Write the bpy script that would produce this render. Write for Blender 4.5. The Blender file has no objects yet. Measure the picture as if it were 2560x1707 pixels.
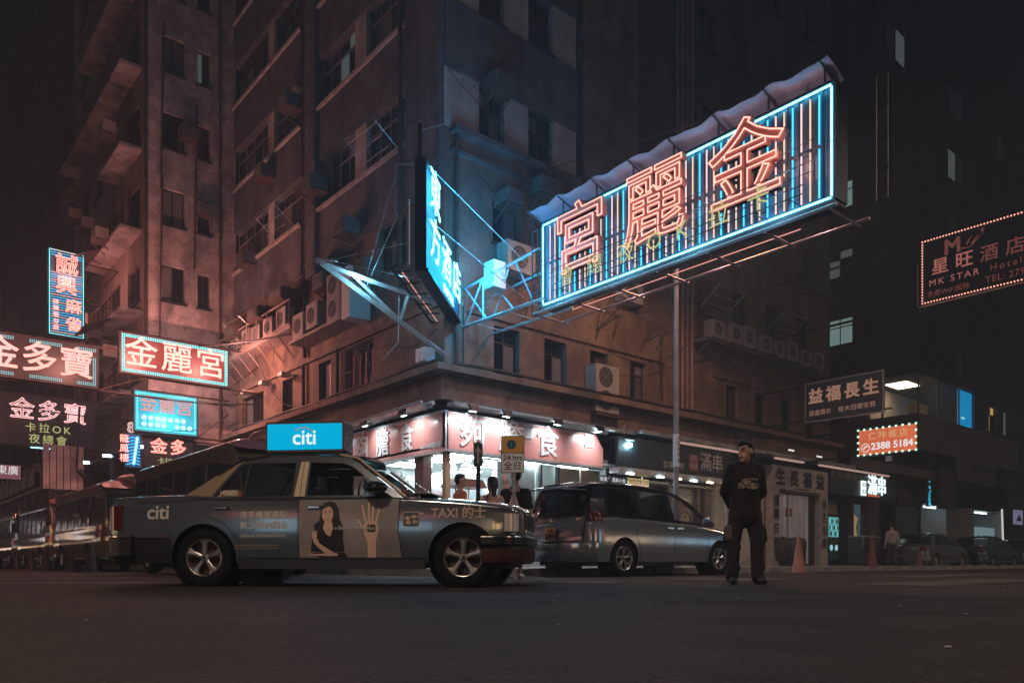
import bpy, bmesh, math, random
from mathutils import Vector, Matrix
from mathutils.geometry import tessellate_polygon
random.seed(7)
R = math.radians
scene = bpy.context.scene
C = scene.collection

# ---------------------------------------------------------------- camera
cam = bpy.data.cameras.new('camera'); cam_o = bpy.data.objects.new('camera', cam); C.objects.link(cam_o)
cam_o.location = (0, 0, 0.26); cam_o.rotation_euler = (R(90), 0, R(-40.36))
cam.sensor_width = 36; cam.lens = 27.14; cam.shift_y = 0.2154; cam.clip_end = 400; cam.clip_start = 0.05
scene.camera = cam_o
# ---------------------------------------------------------------- night sky, exposure
world = bpy.data.worlds.new('World'); scene.world = world; world.use_nodes = True
bg = world.node_tree.nodes['Background']
bg.inputs[0].default_value = (0.8, 0.9, 1.0, 1); bg.inputs[1].default_value = 0.033
vs = scene.view_settings
vs.view_transform = 'Standard'; vs.look = 'None'; vs.gamma = 1; vs.use_curve_mapping = False; vs.exposure = 0
cy = scene.cycles
try:
    cy.use_denoising = True; cy.denoiser = 'OPENIMAGEDENOISE'
    cy.use_light_tree = True; cy.max_bounces = 6; cy.diffuse_bounces = 3; cy.glossy_bounces = 3
    cy.transparent_max_bounces = 8; cy.transmission_bounces = 4; cy.sample_clamp_indirect = 4.0
    cy.caustics_reflective = False; cy.caustics_refractive = False
except Exception:
    pass

# ---------------------------------------------------------------- materials
MATS = {}
def mat(name, col, rough=0.6, metal=0.0, noise=0.0, scale=3.0, bump=0.0, emit=None, es=1.0, streak=0.0, coat=0.0, spec=0.5, alpha=1.0, trans=0.0, alt=None, grime=None, bscale=9):
    if name in MATS: return MATS[name]
    m = bpy.data.materials.new(name); m.use_nodes = True; nt = m.node_tree; b = nt.nodes['Principled BSDF']
    b.inputs['Base Color'].default_value = (*col, 1); b.inputs['Roughness'].default_value = rough
    b.inputs['Metallic'].default_value = metal; b.inputs['Specular IOR Level'].default_value = spec
    b.inputs['Coat Weight'].default_value = coat; b.inputs['Coat Roughness'].default_value = 0.06
    b.inputs['Alpha'].default_value = alpha; b.inputs['Transmission Weight'].default_value = trans
    if emit:
        b.inputs['Emission Color'].default_value = (*emit, 1); b.inputs['Emission Strength'].default_value = es
    if noise or bump:
        tc = nt.nodes.new('ShaderNodeTexCoord'); n = nt.nodes.new('ShaderNodeTexNoise')
        n.inputs['Scale'].default_value = scale; n.inputs['Detail'].default_value = 8; n.inputs['Roughness'].default_value = 0.62
        nt.links.new(tc.outputs['Object'], n.inputs['Vector'])
        fac = n.outputs['Fac']
        if streak:
            mp = nt.nodes.new('ShaderNodeMapping'); mp.inputs['Scale'].default_value = (1, 1, 0.09)
            n2 = nt.nodes.new('ShaderNodeTexNoise'); n2.inputs['Scale'].default_value = scale * 2.4; n2.inputs['Detail'].default_value = 5
            nt.links.new(tc.outputs['Object'], mp.inputs['Vector']); nt.links.new(mp.outputs[0], n2.inputs['Vector'])
            mx = nt.nodes.new('ShaderNodeMix'); mx.data_type = 'FLOAT'; mx.inputs[0].default_value = streak
            nt.links.new(fac, mx.inputs[2]); nt.links.new(n2.outputs['Fac'], mx.inputs[3]); fac = mx.outputs[0]
        if noise:
            r = nt.nodes.new('ShaderNodeValToRGB'); r.color_ramp.elements[0].position = 0.32; r.color_ramp.elements[1].position = 0.68
            a = alt or tuple(c * (1 - noise) for c in col)
            r.color_ramp.elements[0].color = (*a, 1); r.color_ramp.elements[1].color = (*[min(1, c * (1 + noise * 0.35)) for c in col], 1)
            nt.links.new(fac, r.inputs[0]); outc = r.outputs[0]
            if grime:   # worn patches with ragged edges, and fine speckle
                for sc_, lo_, hi_, dark in ((scale * grime[0], 0.47, 0.53, grime[1]), (scale * grime[2], 0.38, 0.62, grime[3])):
                    g1 = nt.nodes.new('ShaderNodeTexNoise'); g1.inputs['Scale'].default_value = sc_; g1.inputs['Detail'].default_value = 10; g1.inputs['Roughness'].default_value = 0.7
                    nt.links.new(tc.outputs['Object'], g1.inputs['Vector']); r2 = nt.nodes.new('ShaderNodeValToRGB'); r2.color_ramp.elements[0].position = lo_; r2.color_ramp.elements[1].position = hi_
                    r2.color_ramp.elements[0].color = (dark, dark, dark, 1); r2.color_ramp.elements[1].color = (1, 1, 1, 1); nt.links.new(g1.outputs['Fac'], r2.inputs[0])
                    mu = nt.nodes.new('ShaderNodeMix'); mu.data_type = 'RGBA'; mu.blend_type = 'MULTIPLY'; mu.inputs[0].default_value = 1.0
                    nt.links.new(outc, mu.inputs[6]); nt.links.new(r2.outputs[0], mu.inputs[7]); outc = mu.outputs[2]
            nt.links.new(outc, b.inputs['Base Color'])
        if bump:
            n3 = nt.nodes.new('ShaderNodeTexNoise'); n3.inputs['Scale'].default_value = scale * bscale; n3.inputs['Detail'].default_value = 4
            nt.links.new(tc.outputs['Object'], n3.inputs['Vector'])
            bp = nt.nodes.new('ShaderNodeBump'); bp.inputs['Strength'].default_value = bump; bp.inputs['Distance'].default_value = 0.02
            nt.links.new(n3.outputs['Fac'], bp.inputs['Height']); nt.links.new(bp.outputs[0], b.inputs['Normal'])
    MATS[name] = m
    return m
def emat(name, col, s=1.0):
    if name in MATS: return MATS[name]
    m = bpy.data.materials.new(name); m.use_nodes = True; nt = m.node_tree; nt.nodes.clear()
    e = nt.nodes.new('ShaderNodeEmission'); e.inputs[0].default_value = (*col, 1); e.inputs[1].default_value = s
    o = nt.nodes.new('ShaderNodeOutputMaterial'); nt.links.new(e.outputs[0], o.inputs[0]); MATS[name] = m
    return m
render_wall = mat('pale_render', (0.28, 0.23, 0.21), 0.85, noise=0.45, scale=0.9, bump=0.25, streak=0.55)
brown_wall = mat('brown_render', (0.27, 0.175, 0.125), 0.85, noise=0.5, scale=0.8, bump=0.35, streak=0.55, grime=(1.6, 0.72, 60, 0.75))
grey_wall = mat('grey_render', (0.18, 0.16, 0.165), 0.85, noise=0.5, scale=0.8, bump=0.35, streak=0.55, grime=(1.6, 0.72, 60, 0.75))
dark_wall = mat('dark_render', (0.09, 0.08, 0.08), 0.9, noise=0.5, scale=0.7, bump=0.2, streak=0.5)  # plain dark render with random streaks
far_wall = mat('far_wall', (0.10, 0.09, 0.09), 0.9, noise=0.5, scale=0.35, bump=0.1, streak=0.6)
pink_wall = mat('pale_painted_wall', (0.58, 0.46, 0.43), 0.85, noise=0.5, scale=0.7, bump=0.4, streak=0.6, grime=(2.2, 0.68, 60, 0.8))
pier_wall = mat('cream_pier', (0.62, 0.52, 0.48), 0.85, noise=0.3, scale=1.5, bump=0.2, streak=0.4, grime=(1.3, 0.8, 40, 0.8))
curtain_a = mat('drawn_curtain_grey', (0.10, 0.085, 0.08), 0.6); curtain_b = mat('drawn_curtain_brown', (0.07, 0.035, 0.025), 0.6); curtain_c = mat('drawn_blind_pale', (0.17, 0.16, 0.15), 0.55)
night_glass = mat('dark_window_glass', (0.012, 0.014, 0.016), 0.07, spec=0.6)
frame_dark = mat('dark_window_frame', (0.022, 0.02, 0.02), 0.7)
frame_pale = mat('grey_window_frame', (0.24, 0.23, 0.23), 0.5, metal=0.2)
steel = mat('galvanised_steel', (0.48, 0.5, 0.52), 0.42, metal=0.65, noise=0.3, scale=6, bump=0.1)
rust = mat('rusty_steel', (0.11, 0.065, 0.05), 0.75, metal=0.3, noise=0.5, scale=8, bump=0.3)
black_metal = mat('black_metal', (0.02, 0.02, 0.022), 0.45, metal=0.3)
cable_m = mat('black_cable', (0.02, 0.018, 0.018), 0.6)
ac_m = mat('air_conditioner_paint', (0.36, 0.33, 0.3), 0.5, noise=0.25, scale=4, bump=0.05, streak=0.4)
ac_dark = mat('air_conditioner_grille', (0.05, 0.05, 0.05), 0.6)
asphalt = mat('asphalt', (0.066, 0.056, 0.051), 0.8, noise=0.5, scale=0.9, bump=1.0, spec=0.3, grime=(0.7, 0.72, 55, 0.3), bscale=50)
paving = mat('paving', (0.30, 0.30, 0.30), 0.7, noise=0.4, scale=2.5, bump=0.3)
kerb_m = mat('kerb_concrete', (0.27, 0.26, 0.25), 0.75, noise=0.4, scale=4, bump=0.3)
line_m = mat('worn_road_paint', (0.5, 0.48, 0.45), 0.7, noise=0.6, scale=9, bump=0.3)
white_m = mat('white_plastic', (0.75, 0.75, 0.74), 0.5)
ink_m = mat('black_ink', (0.02, 0.02, 0.02), 0.6)

# ---------------------------------------------------------------- mesh builder
class MB:
    def __init__(s): s.v = []; s.f = []; s.sm = []
    def add(s, vs, fs, smooth=False):
        o = len(s.v); s.v += [tuple(p) for p in vs]; s.f += [tuple(i + o for i in f) for f in fs]; s.sm += [smooth] * len(fs); return s
    def box(s, x0, x1, y0, y1, z0, z1):
        if x0 > x1: x0, x1 = x1, x0
        if y0 > y1: y0, y1 = y1, y0
        if z0 > z1: z0, z1 = z1, z0
        return s.add([(x0, y0, z0), (x1, y0, z0), (x1, y1, z0), (x0, y1, z0), (x0, y0, z1), (x1, y0, z1), (x1, y1, z1), (x0, y1, z1)],
                     [(0, 3, 2, 1), (4, 5, 6, 7), (0, 1, 5, 4), (1, 2, 6, 5), (2, 3, 7, 6), (3, 0, 4, 7)])
    def tube(s, pts, r, n=8, r2=None, caps=True):
        pts = [Vector(p) for p in pts]; rings = []; k = len(pts); up = None
        for i, p in enumerate(pts):
            d = (pts[min(i + 1, k - 1)] - pts[max(i - 1, 0)])
            if d.length < 1e-9: d = Vector((0, 0, 1))
            d.normalize()
            if up is None:
                up = Vector((0, 0, 1)) if abs(d.z) < 0.9 else Vector((1, 0, 0))
            a = d.cross(up).normalized(); up = a.cross(d).normalized()
            rr = r if r2 is None else r + (r2 - r) * i / (k - 1)
            rings.append([p + a * (math.cos(t) * rr) + up * (math.sin(t) * rr) for t in [2 * math.pi * j / n for j in range(n)]])
        vs = [q for ring in rings for q in ring]; fs = []
        for i in range(k - 1):
            for j in range(n):
                fs.append((i * n + j, i * n + (j + 1) % n, (i + 1) * n + (j + 1) % n, (i + 1) * n + j))
        s.add(vs, fs, n > 4)
        if caps: s.add([], []); o = len(s.v) - len(vs); s.f += [tuple(o + j for j in reversed(range(n))), tuple(o + (k - 1) * n + j for j in range(n))]; s.sm += [False, False]
        return s
    def bar(s, a, b, w):
        return s.tube([a, b], w * 0.7071, 4)
    def lathe(s, prof, n=32, axis='y', c=(0, 0, 0)):
        vs = []; m = len(prof)
        for j in range(n):
            t = 2 * math.pi * j / n; ct, st = math.cos(t), math.sin(t)
            for (r, h) in prof:
                p = (r * ct, h, r * st) if axis == 'y' else ((r * ct, r * st, h) if axis == 'z' else (h, r * ct, r * st))
                vs.append((p[0] + c[0], p[1] + c[1], p[2] + c[2]))
        fs = [(j * m + i, j * m + i + 1, ((j + 1) % n) * m + i + 1, ((j + 1) % n) * m + i) for j in range(n) for i in range(m - 1)]
        return s.add(vs, fs, True)
    def ball(s, c, r, n=12, m=8):
        rx, ry, rz = r if isinstance(r, tuple) else (r, r, r)
        vs = []; fs = []
        for i in range(m + 1):
            a = math.pi * i / m
            for j in range(n):
                b = 2 * math.pi * j / n
                vs.append((c[0] + rx * math.sin(a) * math.cos(b), c[1] + ry * math.sin(a) * math.sin(b), c[2] + rz * math.cos(a)))
        for i in range(m):
            for j in range(n):
                fs.append((i * n + j, (i + 1) * n + j, (i + 1) * n + (j + 1) % n, i * n + (j + 1) % n))
        return s.add(vs, fs, True)
    def grid(s, rows, smooth=True, flip=False):
        n = len(rows[0]); vs = [p for r in rows for p in r]; fs = []
        for i in range(len(rows) - 1):
            for j in range(n - 1):
                f = (i * n + j, i * n + j + 1, (i + 1) * n + j + 1, (i + 1) * n + j)
                fs.append(f[::-1] if flip else f)
        return s.add(vs, fs, smooth)
    def plate(s, outline, holes, f, t, steps=None):
        """flat outline with holes in (x, z), given a thickness t, mapped through f(x, z, depth)"""
        loops = [outline] + list(holes)
        tris = tessellate_polygon([[Vector((p[0], p[1], 0)) for p in l] for l in loops])
        pts = [p for l in loops for p in l]; n = len(pts)
        a = [f(p[0], p[1], 0) for p in pts]; b = [f(p[0], p[1], t) for p in pts]
        fs = [tuple(x) for x in tris] + [tuple(n + i for i in reversed(x)) for x in tris]; o = 0
        for l in loops:
            k = len(l)
            for i in range(k): fs.append((o + i, o + (i + 1) % k, n + o + (i + 1) % k, n + o + i))
            o += k
        return s.add(a + b, fs)
    def poly(s, pts, t, f=None):
        """extruded polygon in the (x, z) plane, front at y = 0, back at y = t"""
        return s.plate(pts, [], f or (lambda x, z, d: (x, d, z)), t)
    def mesh(s, name, m=None, angle=40, merge=False, recalc=True):
        me = bpy.data.meshes.new(name); me.from_pydata(s.v, [], s.f)
        me.polygons.foreach_set('use_smooth', s.sm[:len(me.polygons)])
        if merge or recalc:
            bm = bmesh.new(); bm.from_mesh(me)
            if merge: bmesh.ops.remove_doubles(bm, verts=bm.verts, dist=0.0004)
            if recalc: bmesh.ops.recalc_face_normals(bm, faces=bm.faces)
            bm.to_mesh(me); bm.free()
        if any(s.sm): me.set_sharp_from_angle(angle=R(angle))
        if m: me.materials.append(m)
        return me

def tag(o, label=None, cat=None, group=None, kind=None):
    if label: o['label'] = label
    if cat: o['category'] = cat
    if group: o['group'] = group
    if kind: o['kind'] = kind
    return o
def obj(name, mb, m, parent=None, loc=None, rot=None, **k):
    me = mb.mesh(name, m, **k) if isinstance(mb, MB) else mb
    o = bpy.data.objects.new(name, me); C.objects.link(o)
    if parent: o.parent = parent
    if loc: o.location = loc
    if rot: o.rotation_euler = rot
    return o
def thing(name, label, cat, loc=(0, 0, 0), rz=0, group=None):
    o = bpy.data.objects.new(name, None); C.objects.link(o); o.empty_display_size = 0.2
    o.location = loc; o.rotation_euler = (0, 0, rz)
    return tag(o, label, cat, group)
def struct(name, mb, m):
    return tag(obj(name, mb, m), kind='structure')
def dup(o, parent=None, loc=None, rz=None, label=None):
    c = o.copy(); C.objects.link(c)
    if parent: c.parent = parent
    if loc is not None: c.location = loc
    if rz is not None: c.rotation_euler = (0, 0, rz)
    if label: c['label'] = label
    for ch in list(o.children): dup(ch, c)
    return c
_dg = None
def text_mesh(txt, size, m, extrude=0.0, offset=0.0, spacing=1.0, bevel=0.0, outline=False, align='CENTER', res=3):
    cu = bpy.data.curves.new('lettering', 'FONT'); cu.body = txt; cu.size = size; cu.extrude = extrude
    cu.align_x = align; cu.align_y = 'CENTER'; cu.space_character = spacing; cu.resolution_u = res
    if outline: cu.fill_mode = 'NONE'; cu.bevel_depth = bevel; cu.bevel_resolution = 1; cu.extrude = 0
    elif bevel: cu.bevel_depth = bevel
    o = bpy.data.objects.new('lettering', cu); C.objects.link(o)
    dg = bpy.context.evaluated_depsgraph_get(); me = bpy.data.meshes.new_from_object(o.evaluated_get(dg)); me.name = 'lettering'
    bpy.data.objects.remove(o); bpy.data.curves.remove(cu)
    me.materials.clear(); me.materials.append(m)
    # text lies in local xy; stand it up in xz, facing -y
    me.transform(Matrix.Rotation(R(90), 4, 'X'))
    if offset > 0 and not outline:   # heavier strokes: shifted copies, each a hair proud of the last
        bm = bmesh.new(); dirs = [(0, 0)] + [(math.cos(k * math.pi / 3), math.sin(k * math.pi / 3)) for k in range(6)]
        for k, (a, b) in enumerate(dirs):
            me.transform(Matrix.Translation((a * offset, -0.0004 * k, b * offset))); bm.from_mesh(me); me.transform(Matrix.Translation((-a * offset, 0.0004 * k, -b * offset)))
        bm.to_mesh(me); bm.free()
    return me
def glow(t, loc, col, power, size=0.05):
    """the light a neon sign gives off, as an added point light without a fitting"""
    l = bpy.data.lights.new('lamp', 'POINT'); l.energy = power; l.color = col; l.shadow_soft_size = size
    o = bpy.data.objects.new('lamp', l); C.objects.link(o); o.parent = t; o.location = loc; return o
def text(txt, size, m, parent, loc, rot=None, name='lettering', sx=1, **k):
    me = text_mesh(txt, size, m, **k)
    if sx != 1: me.transform(Matrix.Diagonal((sx, 1, 1, 1)))
    o = bpy.data.objects.new(name, me); C.objects.link(o); o.parent = parent; o.location = loc
    if rot: o.rotation_euler = rot
    return o
def lerp(a, b, t): return a + (b - a) * t
def interp(tab, x):
    if x <= tab[0][0]: return tab[0][1]
    for (a, va), (b, vb) in zip(tab, tab[1:]):
        if x <= b: 
            t = (x - a) / (b - a); return va + (vb - va) * t
    return tab[-1][1]
def smooth_tab(tab, x):
    if x <= tab[0][0]: return tab[0][1]
    if x >= tab[-1][0]: return tab[-1][1]
    n = len(tab)
    for i in range(n - 1):
        if x <= tab[i + 1][0]:
            x0, y0 = tab[i]; x1, y1 = tab[i + 1]
            def sl(k):
                if k <= 0 or k >= n - 1:
                    k0 = max(0, k - 1); k1 = min(n - 1, k + 1); return (tab[k1][1] - tab[k0][1]) / (tab[k1][0] - tab[k0][0])
                d0 = (tab[k][1] - tab[k - 1][1]) / (tab[k][0] - tab[k - 1][0]); d1 = (tab[k + 1][1] - tab[k][1]) / (tab[k + 1][0] - tab[k][0])
                return 0 if d0 * d1 <= 0 else 2 * d0 * d1 / (d0 + d1)
            h = x1 - x0; t = (x - x0) / h; m0 = sl(i) * h; m1 = sl(i + 1) * h
            return (2*t**3 - 3*t**2 + 1) * y0 + (t**3 - 2*t**2 + t) * m0 + (-2*t**3 + 3*t**2) * y1 + (t**3 - t**2) * m1
RIGHT = -math.pi / 2     # rotation of things that face along -X (toward the left street)
# ================================================================ GROUND
mb = MB(); mb.box(-60, 90, -40, 120, -0.3, 0.0); struct('road', mb, asphalt)
def sheet(name, pts, z, m):
    mb = MB(); mb.add([(x, y, z) for x, y in pts], [tuple(range(len(pts)))]); return mb.mesh(name, m)
# the corner pavement with its rounded kerb
arc = [(10.4 - 2.6 * math.cos(a), 11.0 - 0 + 2.6 - 2.6 * math.sin(a)) for a in [R(v) for v in range(0, 91, 10)]]
KY, KX = 11.0, 7.8
outl = [(KX, 90)] + arc + [(75, KY), (75, 90)]
mb = MB(); n = len(outl)
mb.add([(x, y, 0.0) for x, y in outl] + [(x, y, 0.13) for x, y in outl], [tuple(range(n, 2 * n))] + [(i, (i + 1) % n, n + (i + 1) % n, n + i) for i in range(n)])
pave = struct('pavement', mb, paving)
# kerb stones, one by one along both streets and round the corner
path = [(KX, 34.0)] + arc + [(40.0, KY)]
def walk(path, step):
    out = []; carry = 0.0
    for (x0, y0), (x1, y1) in zip(path, path[1:]):
        L = math.hypot(x1 - x0, y1 - y0); s = carry
        while s < L: out.append((x0 + (x1 - x0) * s / L, y0 + (y1 - y0) * s / L)); s += step
        carry = s - L
    return out
kp = walk(path, 0.92)
km = MB(); km.box(-0.45, 0.45, -0.075, 0.075, -0.02, 0.135); kmesh = km.mesh('kerb_stone', kerb_m)
for (a, b) in zip(kp, kp[1:]):
    an = math.atan2(b[1] - a[1], b[0] - a[0]); L = math.hypot(b[0] - a[0], b[1] - a[1])
    o = obj('kerb_stone', kmesh, None, pave, ((a[0] + b[0]) / 2, (a[1] + b[1]) / 2, 0), (0, 0, an)); o.scale = ((L - 0.02) / 0.9, 1, 1)
# paving slabs near the shop front, singly
sl = MB(); sl.box(-0.29, 0.29, -0.29, 0.29, 0.0, 0.012); slm = sl.mesh('paving_slab', paving)
for i in range(14):
    for j in range(6):
        x, y = 9.5 + i * 0.6, 11.45 + j * 0.6
        if (x - 10.4) ** 2 + (y - 13.6) ** 2 > 5.2 and x < 10.4 and y < 13.6: continue
        obj('paving_slab', slm, None, pave, (x, y, 0.13 + 0.003 * random.random()), (0.004 * random.random(), 0, 0))
tag(obj('road_marking', sheet('road_marking', [(1.2, 11.6), (1.3, 11.68), (7.6, 6.9), (7.52, 6.8)], 0.004, line_m), None), 'worn white line painted on the asphalt between the taxi and the corner', 'road marking')
tag(obj('road_marking', sheet('road_marking', [(-6, 14.2), (-6, 14.35), (5.0, 14.35), (5.0, 14.2)], 0.004, line_m), None), 'white stop line painted across the left street before the minibuses', 'road marking')
# resurfaced patches, their tar seams, and cracks in the old asphalt
road_o = bpy.data.objects['road']; old = mat('old_asphalt_patch', (0.060, 0.052, 0.047), 0.66, noise=0.5, scale=1.2, bump=1.0); new = mat('new_asphalt_patch', (0.046, 0.04, 0.037), 0.6, noise=0.5, scale=1.2, bump=1.0); pass
for (x0, y0, x1, y1, m_) in ((8.9, 3.4, 13.5, 4.4, old), (9.5, 6.2, 11.2, 8.0, old), (14, 5.5, 20, 6.6, old)):
    obj('patch', sheet('patch', [(x0, y0), (x1, y0 + 0.05), (x1 - 0.04, y1), (x0 + 0.03, y1 - 0.03)], 0.004, m_), None, road_o)
# litter and pale flecks on the asphalt
lm = MB()
for i in range(70):
    x, y = random.uniform(0.5, 16), random.uniform(0.8, 10); r = random.uniform(0.008, 0.022)
    lm.add([(x - r, y, 0.004), (x, y - r * 0.6, 0.004), (x + r, y, 0.007), (x, y + r * 0.5, 0.005)], [(0, 1, 2, 3)])
tag(obj('litter', lm, mat('paper_scraps', (0.4, 0.38, 0.36), 0.8)), 'tiny pale scraps and grit scattered on the road', 'litter', kind='stuff')

# ================================================================ BUILDINGS
class Fac:
    """a facade: axis 'R' faces -Y on plane Y=p with u=X; axis 'L' faces -X on plane X=p with u=Y; n is metres outward"""
    def __init__(s, ax, p): s.ax = ax; s.p = p
    def box(s, mb, u0, u1, n0, n1, z0, z1):
        if s.ax == 'R': return mb.box(u0, u1, s.p - n0, s.p - n1, z0, z1)
        return mb.box(s.p - n0, s.p - n1, u0, u1, z0, z1)
    def pt(s, u, n, z): return (u, s.p - n, z) if s.ax == 'R' else (s.p - n, u, z)
    @property
    def rz(s): return 0 if s.ax == 'R' else RIGHT
def wall(fac, parent, u0, u1, z0, z1, ops, m, th=0.3, name='wall', n=0.0):
    zs = sorted({z0, z1, *[o[2] for o in ops], *[o[3] for o in ops]}); us = sorted({u0, u1, *[o[0] for o in ops], *[o[1] for o in ops]})
    mb = MB()
    for a, b in zip(zs, zs[1:]):
        run = None
        for c, d in zip(us, us[1:]):
            uc, zc = (c + d) / 2, (a + b) / 2
            hole = any(o[0] < uc < o[1] and o[2] < zc < o[3] for o in ops)
            if not hole:
                if run is None: run = [c, d]
                else: run[1] = d
            if (hole or d == us[-1]) and run is not None:
                fac.box(mb, run[0], run[1], n - th, n, a, b); run = None
    return obj(name, mb, m, parent, recalc=False)
def window(fac, parent, u0, u1, z0, z1, nx=2, nz=1, rec=0.16, fm=None, lit=None, grille=False, sill=True, glass=None, hopper=False):
    fm = fm or frame_dark; w = 0.045; mb = MB()
    fac.box(mb, u0, u1, -rec - 0.05, -rec, z0, z0 + w); fac.box(mb, u0, u1, -rec - 0.05, -rec, z1 - w, z1)
    fac.box(mb, u0, u0 + w, -rec - 0.05, -rec, z0 + w, z1 - w); fac.box(mb, u1 - w, u1, -rec - 0.05, -rec, z0 + w, z1 - w)
    us = [lerp(u0, u1, i / nx) for i in range(nx + 1)]; zs = [z0, z1] if nz == 1 else [z0, z0 + (z1 - z0) * 0.68, z1]
    for u in us[1:-1]: fac.box(mb, u - 0.02, u + 0.02, -rec - 0.05, -rec, z0 + w, z1 - w)
    if nz > 1: fac.box(mb, u0 + w, u1 - w, -rec - 0.045, -rec + 0.005, zs[1] - 0.02, zs[1] + 0.02)
    if grille:
        k = max(3, int((u1 - u0) / 0.14))
        for i in range(1, k): u = lerp(u0, u1, i / k); fac.box(mb, u - 0.008, u + 0.008, 0.0, 0.016, z0, z1)
        for z in (z0 + 0.05, (z0 + z1) / 2, z1 - 0.05): fac.box(mb, u0, u1, 0.016, 0.03, z - 0.01, z + 0.01)
    if sill: fac.box(mb, u0 - 0.06, u1 + 0.06, 0.002, 0.09, z0 - 0.07, z0 - 0.005)
    wo = obj('window', mb, fm, parent, recalc=False)
    for i in range(nx):
        for j in range(len(zs) - 1):
            p = MB(); fac.box(p, us[i] + 0.022, us[i + 1] - 0.022, -rec - 0.035, -rec - 0.025, zs[j] + 0.03, zs[j + 1] - 0.03)
            m = glass or night_glass
            if not glass: m = random.choices((night_glass, curtain_a, curtain_b, curtain_c), (7, 1.6, 1.2, 0.7))[0]
            if lit and (lit is not True) : m = lit[(i + j) % len(lit)] or night_glass
            obj('pane', p, m, wo, recalc=False)
    return wo
lit_cool = emat('lit_window_cool', (0.5, 0.75, 0.7), 0.26); lit_warm = emat('lit_window_warm', (1.0, 0.6, 0.2), 0.5); lit_dim = emat('lit_window_dim', (0.35, 0.42, 0.4), 0.16)

# ---- corner building (tong lau), two street fronts
A = thing('corner_building', 'brown concrete corner tenement with shops below and the long neon sign hung off it', 'building')
FR, FL = Fac('R', 15.56), Fac('L', 11.03)
XE, YE, TOP = 30.2, 29.2, 33.0
# core that closes the rooms behind the windows
mb = MB(); mb.box(11.6, XE - 0.02, 16.1, YE - 0.02, 4.0, TOP); obj('core', mb, dark_wall, A, recalc=False)
# -- right front, first floor
w1 = [(12.61, 13.48), (14.39, 15.24), (16.19, 16.95), (17.93, 18.7)]
w1b = [(22.94, 23.7), (24.75, 25.5), (26.5, 27.25), (28.3, 29.0)]
z0, z1 = 5.25, 6.4
ops = [(a, b, z0, z1) for a, b in w1 + w1b]
wall(FR, A, 11.032, XE, 4.2, 6.62, ops, brown_wall)
for i, (a, b) in enumerate(w1 + w1b):
    window(FR, A, a, b, z0, z1, 2, 2 if i < 4 else 1, lit=[None, None, None, lit_warm] if i == 5 else None)
# raised moulding that frames the first floor windows
mb = MB()
for a, b in ((11.6, 19.6), (22.0, 29.9)):
    FR.box(mb, a, b, 0.002, 0.07, 6.55, 6.68); FR.box(mb, a, b, 0.002, 0.05, 5.0, 5.06); FR.box(mb, b - 0.12, b, 0.002, 0.05, 5.07, 6.54); FR.box(mb, a, a + 0.12, 0.002, 0.05, 5.07, 6.54)
obj('moulding', mb, brown_wall, A, recalc=False)
# -- right front, second floor
w2 = [(12.57, 13.5), (14.6, 15.4), (17.0, 17.7)]; w2b = [(21.3, 22.3), (23.3, 24.3), (25.4, 26.4), (27.6, 28.6)]
ops = [(a, b, 8.55, 9.75) for a, b in w2] + [(a, b, 8.55, 9.75) for a, b in w2b]
wall(FR, A, 11.032, XE, 6.622, 10.95, ops, brown_wall)
for a, b in w2 + w2b: window(FR, A, a, b, 8.55, 9.75, 2, 1)
mb = MB(); FR.box(mb, 11.2, XE, 0.002, 0.28, 10.88, 11.02); FR.box(mb, 11.2, 15.7, 0.002, 0.12, 10.4, 10.5); obj('ledge', mb, grey_wall, A, recalc=False)
# -- right front, upper floors: piers and dark bays, then a blank lift wall
z = 11.02; fl = 0
while z < TOP - 1:
    hi = min(z + 1.45, TOP)
    cells = [(11.032, 12.12, 'p'), (12.12, 12.95, 'w'), (12.95, 13.8, 'p'), (13.8, 14.7, 'w'), (14.7, 15.62, 'p')]
    for a, b, k in cells:
        if k == 'p': mb = MB(); FR.box(mb, a, b, -0.3, 0.0, z, hi); obj('pier', mb, pier_wall, A, recalc=False)
    for k, (a, b, c) in enumerate(cells):
        if c == 'w': window(FR, A, a, b, z + 0.02, hi - 0.02, 2, 2, grille=(fl % 2 == 0), lit=[lit_cool, None, None, None] if (fl == 2 and k == 3) else None)
    wall(FR, A, 11.032, 15.62, hi, min(hi + 1.75, TOP), [], grey_wall, name='spandrel', n=0.06)
    ops = [(a, b, z + 0.1, hi) for a, b in w2b]
    if hi + 1.75 <= TOP:
        wall(FR, A, 20.4, XE, z, hi + 1.75, ops, far_wall)
        for k, (a, b) in enumerate(w2b): window(FR, A, a, b, z + 0.1, hi, 2, 1, rec=0.12, lit=None)
    z = hi + 1.75; fl += 1
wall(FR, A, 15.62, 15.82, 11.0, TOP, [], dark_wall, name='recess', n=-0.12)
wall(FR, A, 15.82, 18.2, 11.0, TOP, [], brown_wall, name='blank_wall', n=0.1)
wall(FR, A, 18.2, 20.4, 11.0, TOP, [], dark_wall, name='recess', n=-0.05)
# down pipes
pipes = MB()
for u, r in ((20.1, 0.05), (20.35, 0.06), (20.6, 0.05), (20.85, 0.06)): pipes.tube([FR.pt(u, 0.12, 4.1), FR.pt(u, 0.12, TOP)], r, 8)
obj('drain_pipe', pipes, mat('red_brown_pipe', (0.3, 0.19, 0.15), 0.6, noise=0.3, scale=5), A)
pipes = MB(); pipes.tube([FR.pt(11.35, 0.1, 5.1), FR.pt(11.35, 0.1, 10.9)], 0.05); pipes.tube([FR.pt(15.72, 0.06, 11), FR.pt(15.72, 0.06, TOP)], 0.05)
pipes.tube([FR.pt(19.35, 0.1, 5.4), FR.pt(19.3, 0.1, 6.7), FR.pt(19.3, 0.12, 7.4)], 0.035); obj('drain_pipe', pipes, rust, A)
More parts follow.
